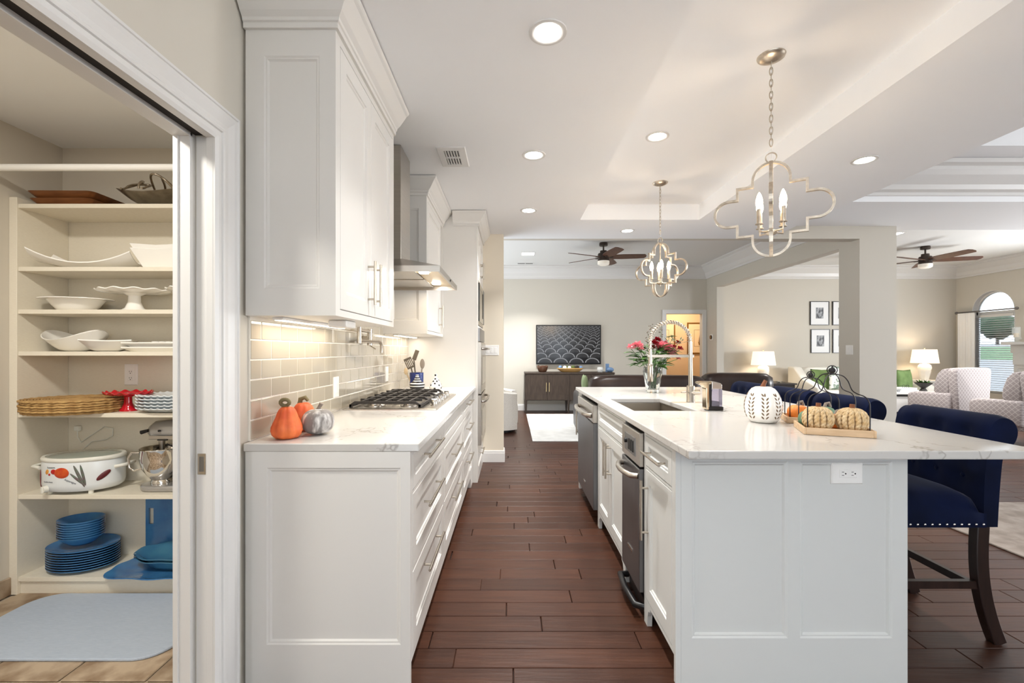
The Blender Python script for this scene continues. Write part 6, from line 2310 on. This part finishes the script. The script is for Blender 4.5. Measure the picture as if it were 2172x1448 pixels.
def pillow(label, c, w, h, th, rz, tilt, m, name='throw_pillow', group=None):
    mb = MB()
    N = 12
    for s in (-1, 1):
        for i in range(N + 1):
            for j2 in range(N + 1):
                u, v = 2 * i / N - 1, 2 * j2 / N - 1
                e = (1 - u * u) * (1 - v * v)
                pin = 1 - 0.07 * (1 - abs(u * v)) * max(abs(u), abs(v)) ** 3
                mb.v.append((u * w / 2 * pin, s * th / 2 * e ** 0.45, h / 2 + v * h / 2 * pin))
    K = (N + 1) ** 2
    for i in range(N):
        for j2 in range(N):
            a = i * (N + 1) + j2
            mb.f.append((a, a + 1, a + N + 2, a + N + 1))
            mb.f.append((K + a, K + a + N + 1, K + a + N + 2, K + a + 1))
    bm = bmesh.new()
    o = obj(name, mb, m, smooth=60, label=label, cat='pillow', group=group)
    bm.from_mesh(o.data)
    bmesh.ops.remove_doubles(bm, verts=bm.verts, dist=0.0005)
    bmesh.ops.recalc_face_normals(bm, faces=bm.faces)
    bm.to_mesh(o.data)
    bm.free()
    o.location = c
    o.rotation_euler = (tilt, 0, rz)
    return o


pillow('sage green pillow leaning at the left end of the leather sofa', (1.07, 6.66, 0.662), 0.26, 0.24, 0.09, PI / 2, 0.0, 'sage_fabric')

# white swivel armchair behind the wall end
mat('white_boucle', (226, 222, 216), 0.95, noise=(90,), col2=(214, 209, 202), bump=(160, 0.4))
t = thing('swivel_armchair', 'white upholstered barrel armchair beside the wall end', 'armchair', (-0.22, 7.2, 0))
pts = []
for i in range(25):
    a = math.radians(-140 + 280 * i / 24) + PI
    pts.append((-0.22 + 0.40 * math.cos(a), 7.22 + 0.38 * math.sin(a)))
shell = MB()
for i, (x, yv) in enumerate(pts):
    a = math.radians(-140 + 280 * i / 24) + PI
    nx, ny = math.cos(a), math.sin(a)
    hgt = 0.60 + 0.17 * math.exp(-((i - 12) / 7.0) ** 2)
    for (o, z) in ((0, 0.05), (0, hgt - 0.02), (-0.02, hgt), (-0.09, hgt), (-0.11, hgt - 0.02), (-0.11, 0.05)):
        shell.v.append((x + nx * o, yv + ny * o, z))
for i in range(24):
    for q in range(6):
        shell.f.append((i * 6 + q, i * 6 + (q + 1) % 6, (i + 1) * 6 + (q + 1) % 6, (i + 1) * 6 + q))
shell.f += [tuple(range(6)), tuple(range(24 * 6 + 5, 24 * 6 - 1, -1))]
obj('shell', shell, 'white_boucle', t, smooth=40)
obj('seat_cushion', cushion(MB(), -0.50, 0.10, 6.95, 7.52, 0.10, 0.48), 'white_boucle', t, smooth=60)
obj('swivel_base', MB().lathe([(0.001, 0.001), (0.28, 0.001), (0.28, 0.02), (0.05, 0.05), (0.001, 0.05)], 32, (-0.22, 7.22, 0), cap=False), 'black', t, smooth=40)

# thermostat and framed botanical prints in the hall
t = thing('thermostat', 'round white thermostat on the wall right of the hall door', 'thermostat', (4.10, 9.32, 1.53))
obj('back_plate', B(4.088, 4.0995, 9.26, 9.38, 1.47, 1.59), 'white_plastic', t, bevel=0.003)
obj('dial', MB().cyl((4.088, 9.32, 1.53), (4.072, 9.32, 1.53), 0.043, n=24), 'black_gloss', t, smooth=40)


def framed_print(name, label, x0, x1, z0, z1, Y, fm, motif, matc='paper_white', fw=0.02, group=None):
    t = thing(name, label, 'picture', ((x0 + x1) / 2, Y, z0), group)
    obj('frame', MB().sweep([(x0, z0), (x1, z0), (x1, z1), (x0, z1)], [(0, 0), (0, 0.022), (fw, 0.022), (fw, 0)], lambda u, v, h: (u, Y - h, v), closed=True), fm, t)
    obj('mount', B(x0 + fw, x1 - fw, Y - 0.012, Y - 0.001, z0 + fw, z1 - fw), matc, t)
    for (mb, mm, nm) in motif:
        obj(nm, mb, mm, t)
    return t


mat('paper_white', (236, 236, 236), 0.6)
mat('paper_cream', (232, 206, 166), 0.7)
mat('gold_frame', (136, 96, 40), 0.4, 0.5)
mat('ink', (104, 72, 44), 0.8)


def plant_motif(x0, x1, z0, z1, Y, seed):
    rr = random.Random(seed)
    bx, bz = (x0 + x1) / 2, (z0 + z1) / 2
    q = Y - 0.0145
    line = MB().sweep([(bx - 0.15, bz - 0.2), (bx + 0.15, bz - 0.2), (bx + 0.15, bz + 0.2), (bx - 0.15, bz + 0.2)], [(0, 0), (0, 0.001), (0.006, 0.001), (0.006, 0)], lambda u, v, h: (u, q + 0.002 - h, v), closed=True)
    p = MB()
    for k in range(7):
        z = bz - 0.08 + k * 0.035
        wv = 0.06 * (1 - k / 7.5)
        p.add([(bx - wv, q, z - 0.015), (bx + wv, q, z - 0.015), (bx, q, z + 0.03)], [(0, 1, 2)])
    pot = MB().add([(bx - 0.05, q, bz - 0.1), (bx + 0.05, q, bz - 0.1), (bx + 0.035, q, bz - 0.17), (bx - 0.035, q, bz - 0.17)], [(0, 1, 2, 3)])
    return [(line, 'ink', 'ruled_border'), (p, 'ink', 'printed_topiary'), (pot, 'gold_frame', 'printed_pot')]


HY = 10.945
framed_print('botanical_print', 'gold-framed topiary print on the left, seen through the hall door', 3.33, 3.93, 1.18, 1.93, HY, 'gold_frame', plant_motif(3.33, 3.93, 1.18, 1.93, HY, 1), 'paper_cream', 0.03, 'framed prints in the hall')
framed_print('botanical_print', 'gold-framed topiary print on the right, seen through the hall door', 4.22, 4.85, 1.18, 1.93, HY, 'gold_frame', plant_motif(4.22, 4.85, 1.18, 1.93, HY, 2), 'paper_cream', 0.03, 'framed prints in the hall')
lamp('hall_ceiling_lamp', 'AREA', (3.9, 10.2, 2.59), 13, (1.0, 0.84, 0.66), 0.25)


# ---- ceiling fans
mat('bronze', (62, 52, 46), 0.4, 0.4)
mat('walnut', (98, 64, 46), 0.45, noise=(5,), col2=(74, 46, 33), stretch=(3, 10, 10))
mat('opal', (236, 232, 222), 0.4, emit=((255, 240, 220), 0.08))


def fan(label, loc, rotz, R):
    t = thing('ceiling_fan', label, 'ceiling fan', (0, 0, 0), 'ceiling fans')
    obj('canopy', MB().lathe([(0.001, -0.05), (0.066, -0.05), (0.07, -0.03), (0.066, 0)], 28, cap=False), 'bronze', t, smooth=40)
    obj('downrod', MB().cyl((0, 0, -0.04), (0, 0, -0.14), 0.013, n=12), 'bronze', t, smooth=40)
    obj('motor', MB().lathe([(0.001, -0.13), (0.055, -0.13), (0.058, -0.17), (0.085, -0.175), (0.092, -0.19), (0.092, -0.29), (0.08, -0.30), (0.001, -0.30)], 32, cap=False), 'bronze', t, smooth=40)
    for k in range(5):
        a = 2 * PI * k / 5
        mb = MB()
        n = 8
        sec = [(0.10, 0.055), (0.16, 0.075), (0.3, 0.085), (R * 0.8, 0.078), (R * 0.96, 0.07), (R, 0.03)]
        for (x, w2) in sec:
            tw = -0.22
            for (v, h) in ((-1, -0.004), (1, -0.004), (1, 0.004), (-1, 0.004)):
                mb.v.append((x, v * w2 * math.cos(tw), -0.235 + v * w2 * math.sin(tw) + h))
        for i in range(len(sec) - 1):
            for q in range(4):
                mb.f.append((i * 4 + q, i * 4 + (q + 1) % 4, (i + 1) * 4 + (q + 1) % 4, (i + 1) * 4 + q))
        mb.f += [(0, 1, 2, 3), tuple(range(len(sec) * 4 - 1, len(sec) * 4 - 5, -1))]
        mb.xf(Matrix.Rotation(a, 4, 'Z'))
        bl = obj('blade', mb, 'walnut', t)
        br = MB().box(0.075, 0.15, -0.02, 0.02, -0.247, -0.24).xf(Matrix.Rotation(a, 4, 'Z'))
        obj('blade_iron', br, 'bronze', bl)
    obj('light_bowl', MB().lathe([(0.001, -0.375), (0.06, -0.37), (0.092, -0.355), (0.096, -0.335), (0.096, -0.30), (0.001, -0.30)], 32, cap=False), 'opal', t, smooth=50)
    t.location = loc
    t.rotation_euler = (0, 0, rotz)


fan('dark wooden ceiling fan in the family room, left of the far pendant', (1.505, 7.45, 3.019), math.radians(-8), 0.68)
fan('dark ceiling fan in the living room, right of the column', (7.0, 7.7, 3.019), math.radians(-15), 0.78)
t = thing('slot_vent', 'dark slot air vent in the family room ceiling near the crown', 'vent', (0.28, 9.2, 3.0195))
obj('frame', B(0.1, 0.46, 9.15, 9.26, 3.0165, 3.0195), 'trim', t)
for a in (0.125, 0.285):
    obj('slot', B(a, a + 0.145, 9.17, 9.24, 3.0155, 3.0165), 'black', t)

# ================================================================== LIVING ROOM BEYOND
mat('shade', (250, 240, 220), 0.8, emit=((255, 230, 196), 0.45))
mat('bisque', (238, 236, 230), 0.4, bump=(30, 1.0))


def table_lamp(label, c):
    t = thing('table_lamp', label, 'lamp', c, 'white table lamps in the living room')

    def em(a, r, z):
        return r * (1 + 0.05 * math.sin(a * 7 + z * 60) * (1 if 0.04 < z < 0.3 else 0)), z
    obj('base', MB().lathe([(0.001, 0), (0.06, 0), (0.065, 0.01), (0.075, 0.06), (0.098, 0.18), (0.108, 0.25), (0.1, 0.30), (0.07, 0.325), (0.03, 0.33), (0.015, 0.36), (0.001, 0.36)], 48, c, mod=em, cap=False), 'bisque', t, smooth=60)
    obj('shade', MB().lathe([(0.225, 0.345), (0.19, 0.62), (0.187, 0.62), (0.222, 0.345)], 40, c, cap=False), 'shade', t, smooth=40)
    obj('finial', MB().ball((c[0], c[1], c[2] + 0.645), 0.012, 10, 8).cyl((c[0], c[1], c[2] + 0.36), (c[0], c[1], c[2] + 0.64), 0.004, n=8), 'brass', t, smooth=60)
    lamp('lamp_bulb', 'POINT', (0, 0, 0.48), 2.6, (1.0, 0.84, 0.66), 0.05, parent=t)


table_lamp('white table lamp with drum shade, left of the four framed prints', (5.10, 9.22, 0.62))
table_lamp('white table lamp with drum shade, between column and arched window', (8.35, 9.2, 0.66))
mat('dark_table', (52, 46, 44), 0.35)


def side_table(label, x0, x1, y0, y1, zt, m):
    t = thing('side_table', label, 'table', ((x0 + x1) / 2, (y0 + y1) / 2, 0), 'side tables')
    obj('top', B(x0, x1, y0, y1, zt - 0.03, zt), m, t, bevel=0.004)
    obj('apron', B(x0 + 0.03, x1 - 0.03, y0 + 0.03, y1 - 0.03, zt - 0.09, zt - 0.0305), m, t)
    for lx in (x0 + 0.04, x1 - 0.04):
        for ly in (y0 + 0.04, y1 - 0.04):
            obj('leg', MB().lathe([(0.018, 0), (0.022, 0.05), (0.015, 0.1), (0.022, 0.3), (0.03, zt - 0.15), (0.02, zt - 0.12), (0.03, zt - 0.091)], 14, (lx, ly, 0)), m, t, smooth=50)


side_table('dark wooden side table between the leather sofa and white armchair', 4.80, 5.56, 8.85, 9.45, 0.62, 'dark_table')
side_table('side table under the lamp near the arched window', 8.1, 8.65, 8.95, 9.5, 0.66, 'white_plastic')
c = (5.28, 8.98, 0.621)
t = thing('tealight_holder', 'small clear dish on the dark side table', 'dish', c)
obj('dish', MB().lathe([(0.001, 0), (0.03, 0), (0.06, 0.03), (0.055, 0.03), (0.001, 0.01)], 16, c, cap=False), 'glass', t, smooth=50)

for k, (x0, z0, lab) in enumerate([(6.27, 1.79, 'upper left framed black and white print on the living room wall'), (6.74, 1.79, 'upper right framed print, partly hidden by the column'), (6.285, 1.205, 'lower left framed black and white print on the living room wall'), (6.745, 1.205, 'lower right framed print, partly hidden by the column')]):
    w, hh = 0.40, 0.50
    q = YB - 0.0145
    rr = random.Random(k)
    ph = MB().add([(x0 + 0.12, q, z0 + 0.14), (x0 + w - 0.12, q, z0 + 0.14), (x0 + w - 0.12, q, z0 + hh - 0.13), (x0 + 0.12, q, z0 + hh - 0.13)], [(0, 1, 2, 3)])
    mat('photo_grey', (178, 180, 184), 0.6, noise=(22, (0.42, 0.58)), col2=(84, 86, 90), stretch=(1, 1, 0.45)) if 'photo_grey' not in M else None
    framed_print('framed_print', lab, x0, x0 + w, z0, z0 + hh, YB - 0.002, 'black', [(ph, 'photo_grey', 'printed_image')], 'paper_white', 0.012, 'four framed prints')
wall_plate(FXn(4.0995), 5.52, 1.265, 'white double switch plate beside the living room opening', gangs=2)

# white armchair with pillows, seen through the opening
t = thing('lounge_armchair', 'white upholstered armchair with sloping arms, through the opening', 'armchair', (6.25, 9.0, 0))
mat('ivory_fabric', (228, 224, 214), 0.9)
obj('back', cushion(MB(), 5.86, 6.95, 9.15, 9.42, 0.2, 0.92), 'ivory_fabric', t, smooth=60)
for x in (5.70, 6.86):
    sl = [(8.45, 0.08), (9.4, 0.08), (9.4, 0.93), (9.2, 0.92), (8.95, 0.70), (8.6, 0.60), (8.47, 0.56)]
    obj('arm', MB().prism(sl, 'x', x, x + 0.17), 'ivory_fabric', t, bevel=0.025, seg=3, smooth=60)
obj('seat', cushion(MB(), 5.85, 6.87, 8.47, 9.2, 0.1, 0.5), 'ivory_fabric', t, smooth=60)
for lx in (5.78, 6.95):
    for ly in (8.52, 9.3):
        obj('leg', MB().cyl((lx, ly, 0), (lx, ly, 0.1), 0.02, 0.03, 10), 'espresso', t)
mat('green_fabric', (122, 148, 92), 0.85, noise=(10,), col2=(104, 130, 76))
pillow('green pillow in the white armchair seen above the tray handles', (6.12, 8.93, 0.5), 0.40, 0.40, 0.14, -0.35, -0.25, 'green_fabric')
mat('floral', (232, 234, 230), 0.85, noise=(16, (0.44, 0.52)), col2=(120, 140, 124))
pillow('white pillow with green leaf pattern in the armchair', (6.26, 8.74, 0.5), 0.30, 0.46, 0.12, -0.1, -0.1, 'floral')
# second white seat, with green pillow right of the column
t = thing('white_sofa', 'white sofa end visible right of the column', 'sofa', (7.75, 9.1, 0))
obj('base', cushion(MB(), 7.2, 8.02, 8.6, 9.4, 0.08, 0.48), 'ivory_fabric', t, smooth=60)
obj('back', cushion(MB(), 7.2, 8.02, 9.2, 9.45, 0.3, 0.75), 'ivory_fabric', t, smooth=60)
obj('arm', cushion(MB(), 7.85, 8.05, 8.6, 9.4, 0.08, 0.62), 'ivory_fabric', t, smooth=60)
for lx in (7.28, 7.95):
    for ly in (8.7, 9.3):
        obj('leg', MB().cyl((lx, ly, 0), (lx, ly, 0.1), 0.02, 0.03, 10), 'espresso', t)
pillow('green pillow standing on the white sofa right of the column', (7.60, 8.78, 0.49), 0.40, 0.40, 0.14, 0.3, -0.1, 'green_fabric')
pillow('leaf-patterned pillow at the column edge on the white sofa', (7.26, 8.74, 0.49), 0.3, 0.38, 0.12, 0.15, -0.1, 'floral')
# coffee table with books and plant
t = thing('coffee_table', 'white coffee table with dark top trim in the living room', 'table', (7.0, 8.1, 0))
obj('top', B(6.35, 7.6, 7.85, 8.45, 0.50, 0.53), 'white_plastic', t, bevel=0.003)
obj('edge_band', B(6.36, 7.59, 7.86, 8.44, 0.47, 0.4995), 'black', t)
obj('drawer_box', B(6.38, 7.57, 7.88, 8.42, 0.2, 0.4695), 'white_plastic', t)
for lx in (6.42, 7.52):
    for ly in (7.93, 8.37):
        obj('leg', B(lx - 0.03, lx + 0.03, ly - 0.03, ly + 0.03, 0, 0.1995), 'white_plastic', t)
for k, (w, col_, lab) in enumerate([(0.34, 'photo_grey', 'bottom grey book on the coffee table'), (0.28, 'paper_white', 'white book lying on top of the grey one')]):
    t = thing('book', lab, 'book', (6.98, 8.1, 0.531 + k * 0.036), 'books on the coffee table')
    z0 = 0.531 + k * 0.036
    obj('cover', B(6.98 - w / 2, 6.98 + w / 2, 7.98, 8.22, z0, z0 + 0.004).box(6.98 - w / 2, 6.98 + w / 2, 7.98, 8.22, z0 + 0.031, z0 + 0.035).box(6.98 - w / 2, 6.98 - w / 2 + 0.004, 7.98, 8.22, z0 + 0.004, z0 + 0.031), col_, t)
    obj('pages', B(6.98 - w / 2 + 0.005, 6.98 + w / 2 - 0.006, 7.984, 8.216, z0 + 0.004, z0 + 0.031), 'paper_white', t)
t = thing('eyeglasses', 'dark folded eyeglasses on the stacked books', 'glasses', (6.98, 8.08, 0.604))
for s in (-1, 1):
    obj('lens_rim', MB().torus((6.98 + s * 0.034, 8.06, 0.625), 0.026, 0.003, 'y', 18, 6), 'black', t, smooth=60)
    obj('temple', MB().cyl((6.98 + s * 0.06, 8.06, 0.63), (6.98 + s * 0.055, 8.19, 0.61), 0.003, n=6), 'black', t)
c = (7.42, 8.2, 0.531)
t = thing('plant_bowl', 'dark pedestal bowl with a small green plant beside the patterned chair', 'plant', c)
obj('bowl', MB().lathe([(0.001, 0), (0.06, 0), (0.05, 0.02), (0.03, 0.05), (0.12, 0.13), (0.13, 0.15), (0.12, 0.15), (0.001, 0.12)], 24, c, cap=False), 'iron', t, smooth=50)
rb4 = random.Random(2)
for k in range(26):
    a, e = rb4.uniform(0, 2 * PI), rb4.uniform(0.2, 1.2)
    p0 = Vector((c[0], c[1], c[2] + 0.13)) + Vector((rb4.uniform(-0.07, 0.07), rb4.uniform(-0.07, 0.07), 0))
    d = Vector((math.cos(a), math.sin(a), e)).normalized()
    s = Vector((-math.sin(a), math.cos(a), 0)) * 0.02
    obj('leaf', MB().add([p0, p0 + d * 0.05 + s, p0 + d * 0.1, p0 + d * 0.05 - s], [(0, 1, 2, 3)]), 'leaf', t, clean=False)


# ---- wing chairs with lattice upholstery
def lattice():
    m = mat('lattice_fabric', (196, 186, 182), 0.9)
    nt = m.node_tree
    b = nt.nodes['Principled BSDF']
    N = nt.nodes.new
    tc = N('ShaderNodeTexCoord')
    sp = N('ShaderNodeSeparateXYZ')
    nt.links.new(tc.outputs['Object'], sp.inputs[0])

    def math_(op, a, b2=None):
        n = N('ShaderNodeMath')
        n.operation = op
        for i, v in enumerate((a, b2)):
            if v is None:
                continue
            if isinstance(v, (int, float)):
                n.inputs[i].default_value = v
            else:
                nt.links.new(v, n.inputs[i])
        return n.outputs[0]
    h = math_('ADD', sp.outputs['X'], sp.outputs['Y'])
    lines = []
    for s in (1, -1):
        u = math_('ADD', math_('MULTIPLY', h, 14.0), math_('MULTIPLY', sp.outputs['Z'], 14.0 * s))
        f = math_('ABSOLUTE', math_('SUBTRACT', math_('FRACT', u), 0.5))
        lines.append(math_('LESS_THAN', f, 0.075))
    mx = N('ShaderNodeMix')
    mx.data_type = 'RGBA'
    mx.inputs['A'].default_value = lin((154, 145, 144))
    mx.inputs['B'].default_value = lin((188, 180, 177))
    nt.links.new(math_('MAXIMUM', lines[0], lines[1]), mx.inputs['Factor'])
    nt.links.new(mx.outputs['Result'], b.inputs['Base Color'])


lattice()


def wing_chair():
    """faces +y; origin on the floor"""
    t = thing('wing_chair', '', 'armchair', (0, 0, 0), 'wing chairs with lattice pattern')
    # back with rolled shoulders and wings
    pr = [(-0.36, 0.28), (0.36, 0.28), (0.395, 0.7), (0.42, 1.02), (0.41, 1.06), (0.37, 1.085), (0.2, 1.09), (0.0, 1.095), (-0.2, 1.09), (-0.37, 1.085), (-0.41, 1.06), (-0.42, 1.02), (-0.395, 0.7)]
    obj('back', MB().prism(pr, 'y', -0.38, -0.24), 'lattice_fabric', t, bevel=0.03, seg=3, smooth=60)
    for s in (-1, 1):
        wp = [(-0.26, 0.62), (-0.10, 0.62), (-0.04, 0.68), (-0.05, 0.82), (-0.10, 0.98), (-0.17, 1.06), (-0.26, 1.08)]
        obj('wing', MB().prism(wp, 'x', s * 0.375 - 0.04, s * 0.375 + 0.04), 'lattice_fabric', t, bevel=0.02, seg=3, smooth=60)
        ap = [(-0.3, 0.28), (0.36, 0.28), (0.37, 0.55), (0.36, 0.62), (0.25, 0.65), (-0.3, 0.66)]
        obj('arm', MB().prism(ap, 'x', s * 0.37 - 0.07, s * 0.37 + 0.07), 'lattice_fabric', t, bevel=0.04, seg=3, smooth=60)
    obj('seat', cushion(MB(), -0.31, 0.31, -0.26, 0.42, 0.30, 0.53), 'lattice_fabric', t, smooth=60)
    obj('seat_rail', B(-0.38, 0.38, -0.34, 0.36, 0.22, 0.31), 'lattice_fabric', t, bevel=0.01)
    for s in (-1, 1):
        obj('leg', MB().tube([(s * 0.34, 0.31, 0.24), (s * 0.355, 0.335, 0.16), (s * 0.34, 0.32, 0.07), (s * 0.35, 0.345, 0.0)], [0.04, 0.035, 0.018, 0.026], 10), 'espresso', t, smooth=60)
        obj('leg', MB().tube([(s * 0.32, -0.3, 0.24), (s * 0.32, -0.34, 0.0)], [0.03, 0.02], 8), 'espresso', t, smooth=60)
    return t


wc = wing_chair()
wc['label'] = 'lattice-patterned wing chair seen from behind, in front of the arched window'
wc.scale = (0.91, 0.91, 0.91)
wc.location = (7.05, 7.35, 0)
wc.rotation_euler = (0, 0, math.radians(14))
dup(wc, (6.95, 6.22, 0), math.radians(10), 'lattice-patterned wing chair cut off by the right edge of the picture')

# ---- window dressing
mat('rod_metal', (120, 116, 114), 0.4, 0.8)
t = thing('curtain_rod', 'grey metal curtain rod across the arched window', 'curtain rod', (9.27, 8.85, 2.03))
obj('rod', MB().cyl((9.26, 8.36, 2.035), (9.26, 9.46, 2.035), 0.014, n=12), 'rod_metal', t, smooth=40)
for yv in (8.34, 9.47):
    obj('finial', MB().ball((9.26, yv, 2.035), (0.028, 0.03, 0.028), 12, 8), 'rod_metal', t, smooth=60)
    obj('bracket', MB().cyl((9.26, yv + (0.08 if yv < 9 else -0.05), 2.035), (9.35, yv + (0.08 if yv < 9 else -0.05), 2.035), 0.008, n=8), 'rod_metal', t)
mat('linen', (250, 249, 246), 0.9)
cl = MB()
n = 40
for i in range(n + 1):
    yv = 9.10 + 0.34 * i / n
    x = 9.262 + 0.022 * math.sin(i / n * PI * 12)
    for z in (0.02, 1.0, 2.02):
        cl.v.append((x, yv, z))
        cl.v.append((x + 0.004, yv, z))
for i in range(n):
    for q in range(2):
        a = i * 6 + q * 2
        cl.f += [(a, a + 2, a + 8, a + 6), (a + 1, a + 7, a + 9, a + 3)]
t = thing('curtain', 'white linen curtain panel left of the arched window', 'curtain', (9.26, 9.27, 0.02))
obj('panel', cl, 'linen', t, smooth=60)
t = thing('window_blind', 'white slatted blind in the lower part of the arched window', 'blind', (9.4, 8.845, 0.5))
obj('head_rail', B(9.37, 9.42, 8.495, 9.195, 1.91, 1.965), 'trim', t)
sm = mesh_of('slat', B(-0.024, 0.024, -0.345, 0.345, -0.0015, 0.0015).rot('Y', 0.18, (0, 0, 0)), 'trim')
for k in range(34):
    inst('slat', sm, (9.40, 8.845, 1.885 - k * 0.042), t)
obj('bottom_rail', B(9.38, 9.42, 8.5, 9.19, 0.455, 0.475), 'trim', t)

# ---- fireplace mantel with hurricane candle
t = thing('fireplace_mantel', 'white fireplace mantel at the right edge of the living room', 'fireplace', (9.2, 7.6, 0))
obj('mantel_shelf', B(8.98, 9.348, 6.75, 8.36, 1.36, 1.41), 'trim', t, bevel=0.004)
obj('cornice', MB().sweep([(9.348, 8.30), (9.10, 8.30), (9.10, 6.80), (9.348, 6.80)], [(o, 1.22 + q) for o, q in [(0, 0), (0.02, 0.02), (0.03, 0.06), (0.07, 0.10), (0.08, 0.139), (0, 0.139)]], lambda u, v, h: (u, v, h)), 'trim', t)
obj('frieze', B(9.12, 9.348, 6.82, 8.28, 1.0, 1.2195), 'trim', t)
for a in (6.82, 8.03):
    obj('pilaster', framed(MB(), [(a, 0), (a + 0.25, 0), (a + 0.25, 1.0), (a, 1.0)], [(a + 0.05, 0.16), (a + 0.2, 0.16), (a + 0.2, 0.94), (a + 0.05, 0.94)], FXn(9.348), 0.21), 'trim', t)
obj('firebox', B(9.30, 9.348, 7.08, 8.02, 0.0, 0.9995), 'black', t)
c = (9.14, 8.24, 1.411)
t = thing('hurricane_candle', 'clear glass hurricane with candle on the mantel', 'candle', c)
obj('glass', MB().lathe([(0.05, 0), (0.055, 0.01), (0.03, 0.03), (0.065, 0.05), (0.07, 0.07), (0.055, 0.09), (0.055, 0.27), (0.052, 0.27), (0.052, 0.09), (0.001, 0.085)], 24, c, cap=False), 'clear_thin', t, smooth=50)
obj('candle', MB().lathe([(0.035, 0.09), (0.035, 0.16), (0.001, 0.162)], 20, c, cap=True), 'paper_cream', t, smooth=40)

# ---- dining rug
mat('dining_rug', (150, 139, 129), 0.95, noise=(6, (0.4, 0.6)), col2=(124, 112, 102), bump=(150, 0.4))
obj('dining_rug', B(3.1, 5.9, 1.3, 3.74, 0.0005, 0.012), 'dining_rug', label='taupe patterned rug at the right edge of the dark floor', cat='rug', bevel=0.003)
